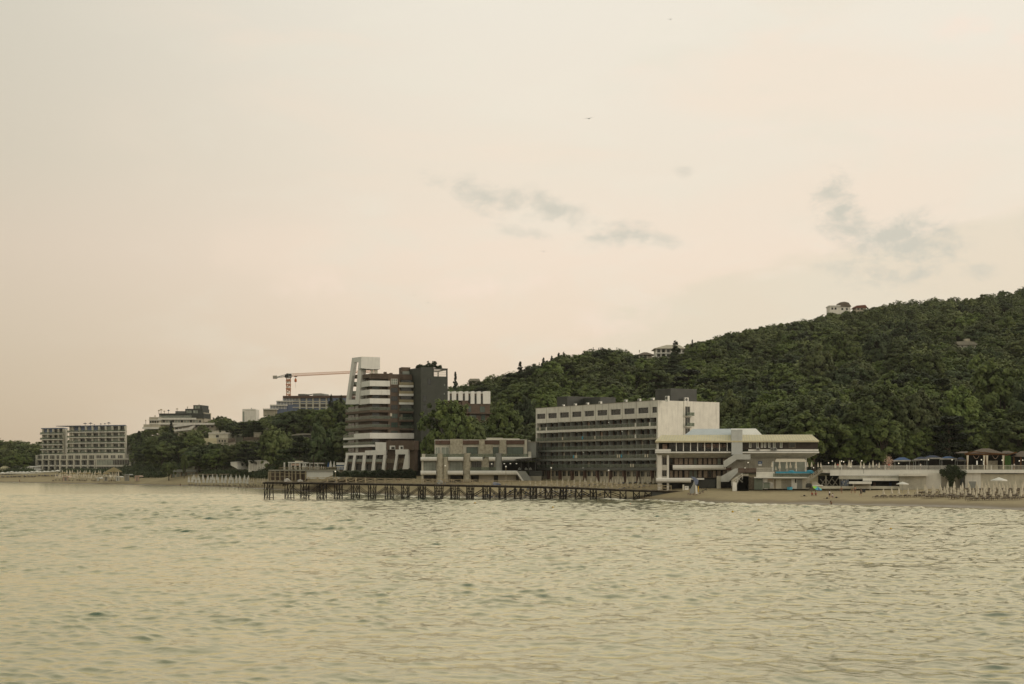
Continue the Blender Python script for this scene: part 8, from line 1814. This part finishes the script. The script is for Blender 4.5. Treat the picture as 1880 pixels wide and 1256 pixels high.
# the remaining, smallest looking trees of the far wood: one mass
def forest():
    rest = vis[N_IND:]; hidden = [c for c in cands if c.get('imp', 0) <= 6 and not c['force'] and c['Y'] > 470 and -80 < c['px'] < 1980][::2]+[c for c in cands if not -80 < c['px'] < 1980]
    if not rest: return
    r = np.random.RandomState(1); Vs = []; Ts = []
    base = {}
    for c in rest+hidden:
        pr = proto_of(c); me = pr['crown']; k = me.name
        if k not in base:
            a = np.empty(len(me.vertices)*3, np.float32); me.vertices.foreach_get('co', a); a = a.reshape(-1, 4, 3); t = np.empty(len(a), np.float32); me.attributes['tone'].data.foreach_get('value', t); base[k] = (a, t)
        a, t = base[k]; nq = min(len(a), 2400 if -80 < c['px'] < 1980 else 900); s = r.choice(len(a), nq, replace=False); q = a[s].copy(); ctr = q.mean(1, keepdims=True); q = ctr+(q-ctr)*1.25
        th = r.uniform(0, 6.28); sx = c['w']/pr['R']; sz = c['h']/pr['H']; x = (q[..., 0]*np.cos(th)-q[..., 1]*np.sin(th))*sx; y = (q[..., 0]*np.sin(th)+q[..., 1]*np.cos(th))*sx
        Vs.append(np.stack([x+(c['px']-CX)*c['Y']/F, y+c['Y'], q[..., 2]*sz+c['z']], -1).reshape(-1, 3)); Ts.append(np.clip(t[s]+r.uniform(-.38, .38), 0, 1))
    V = np.concatenate(Vs).astype(np.float32); T = np.concatenate(Ts).astype(np.float32); n = len(T)
    me = bpy.data.meshes.new('distant_forest'); me.vertices.add(4*n); me.vertices.foreach_set('co', V.ravel()); me.loops.add(4*n); me.loops.foreach_set('vertex_index', np.arange(4*n, dtype=np.int32)); me.polygons.add(n); me.polygons.foreach_set('loop_start', np.arange(0, 4*n, 4, dtype=np.int32)); me.update(calc_edges=True)
    a = me.attributes.new('tone', 'FLOAT', 'FACE'); a.data.foreach_set('value', T); me.materials.append(LEAF[1]); o = bpy.data.objects.new('distant_forest', me); col.objects.link(o); tag(o, 'far wooded hillside of mixed olive green crowns filling between the nearer trees', 'forest', None, 'stuff')
    print('forest trees', len(rest), len(hidden), n)
forest()
# undergrowth that closes the gaps along the foot of the slopes
def undergrowth():
    r = np.random.RandomState(9); Cs = []; 
    for px in np.arange(-40, 1960, 1.6):
        for k in range(5):
            p = px+r.uniform(-2, 2); s0 = float(shore(p)); lf = 225 < p < 500; Y = {0: s0+(47 if lf else 64 if p < 225 else 62), 1: s0+(54 if lf else 70), 2: s0+85}.get(k, s0+100+r.uniform(0, 60)); Y = max(Y, 462 if 770 < p < 990 else 0, 445 if p > 1320 else 0, 452 if 960 < p < 1340 else 0, 548 if 600 < p < 840 else 0, 540 if 490 < p < 640 else 0)
            if any(a <= p <= b and c-3 <= Y <= e for a, b, c, e in SOLID): continue
            z = gz(p, Y)
            if 303 < p < 372 and Y < 765: continue
            if z < (3.6 if p < 500 else 5.2): continue
            c = np.array([(p-CX)*Y/F, Y, z+.9]); Cs.append(c+r.normal(0, 1, (60, 3))*np.array([1.2, 1.2, .9]))
    C = np.concatenate(Cs); me = leaves_mesh('undergrowth', C, np.clip(r.normal(.35, .2, len(C)), 0, 1), .42, r, LEAF[2]); o = bpy.data.objects.new('undergrowth', me); col.objects.link(o); tag(o, 'dense low undergrowth along the foot of the wooded slopes', 'undergrowth', None, 'stuff')
undergrowth()
# clipped hedges at the foot of the tower
for (x0, x1, y0, y1, Y, lb) in ((612, 690, 866, 875, 483, 'low dark hedge in front of the slanted white piers of the tower'), (690, 764, 862, 880, 481, 'taller dark hedge at the right foot of the tower before the stone pier house')):
    r = np.random.RandomState(int(x0)); n = 5000; px = r.uniform(x0, x1, n); top = y0+2.2*np.sin(px*.35+x0); py = top+(y1-top)*r.uniform(0, 1, n)**.8; yy = Y+r.uniform(0, 2.2, n)
    C = np.stack([(px-CX)*yy/F, yy, CH+(HY-py)*yy/F], 1); b = np.array([C[:, 0].mean(), Y, C[:, 2].min()]); e = empty('hedge', b, lb, 'hedge')
    o = bpy.data.objects.new('foliage', leaves_mesh('foliage', C-b, np.clip(r.normal(.3, .15, n), 0, 1), .24, r, LEAF[2])); col.objects.link(o); o.parent = e
# drop the beach kit originals that were only copied from
for e in KIT.values():
    for ch in list(e.children): bpy.data.objects.remove(ch)
    bpy.data.objects.remove(e)
# ---------------------------------------------------------------- thin evening haze over the bay
def haze():
    m = bpy.data.materials.new('evening_haze'); m.use_nodes = True; nt = m.node_tree; N = nt.nodes; N.clear()
    o = N.new('ShaderNodeOutputMaterial'); v = N.new('ShaderNodeVolumePrincipled'); v.inputs['Color'].default_value = (.92, .90, .84, 1); v.inputs['Density'].default_value = 5e-5; v.inputs['Anisotropy'].default_value = .2
    nt.links.new(v.outputs[0], o.inputs['Volume'])
    b = MB().abox(-1900, 2100, -460, 2600, -22, 190).build('haze', m); tag(b, 'thin pale evening haze lying over the whole bay', 'haze', None, 'stuff'); cy.volume_bounces = 0; cy.volume_max_steps = 16
haze()
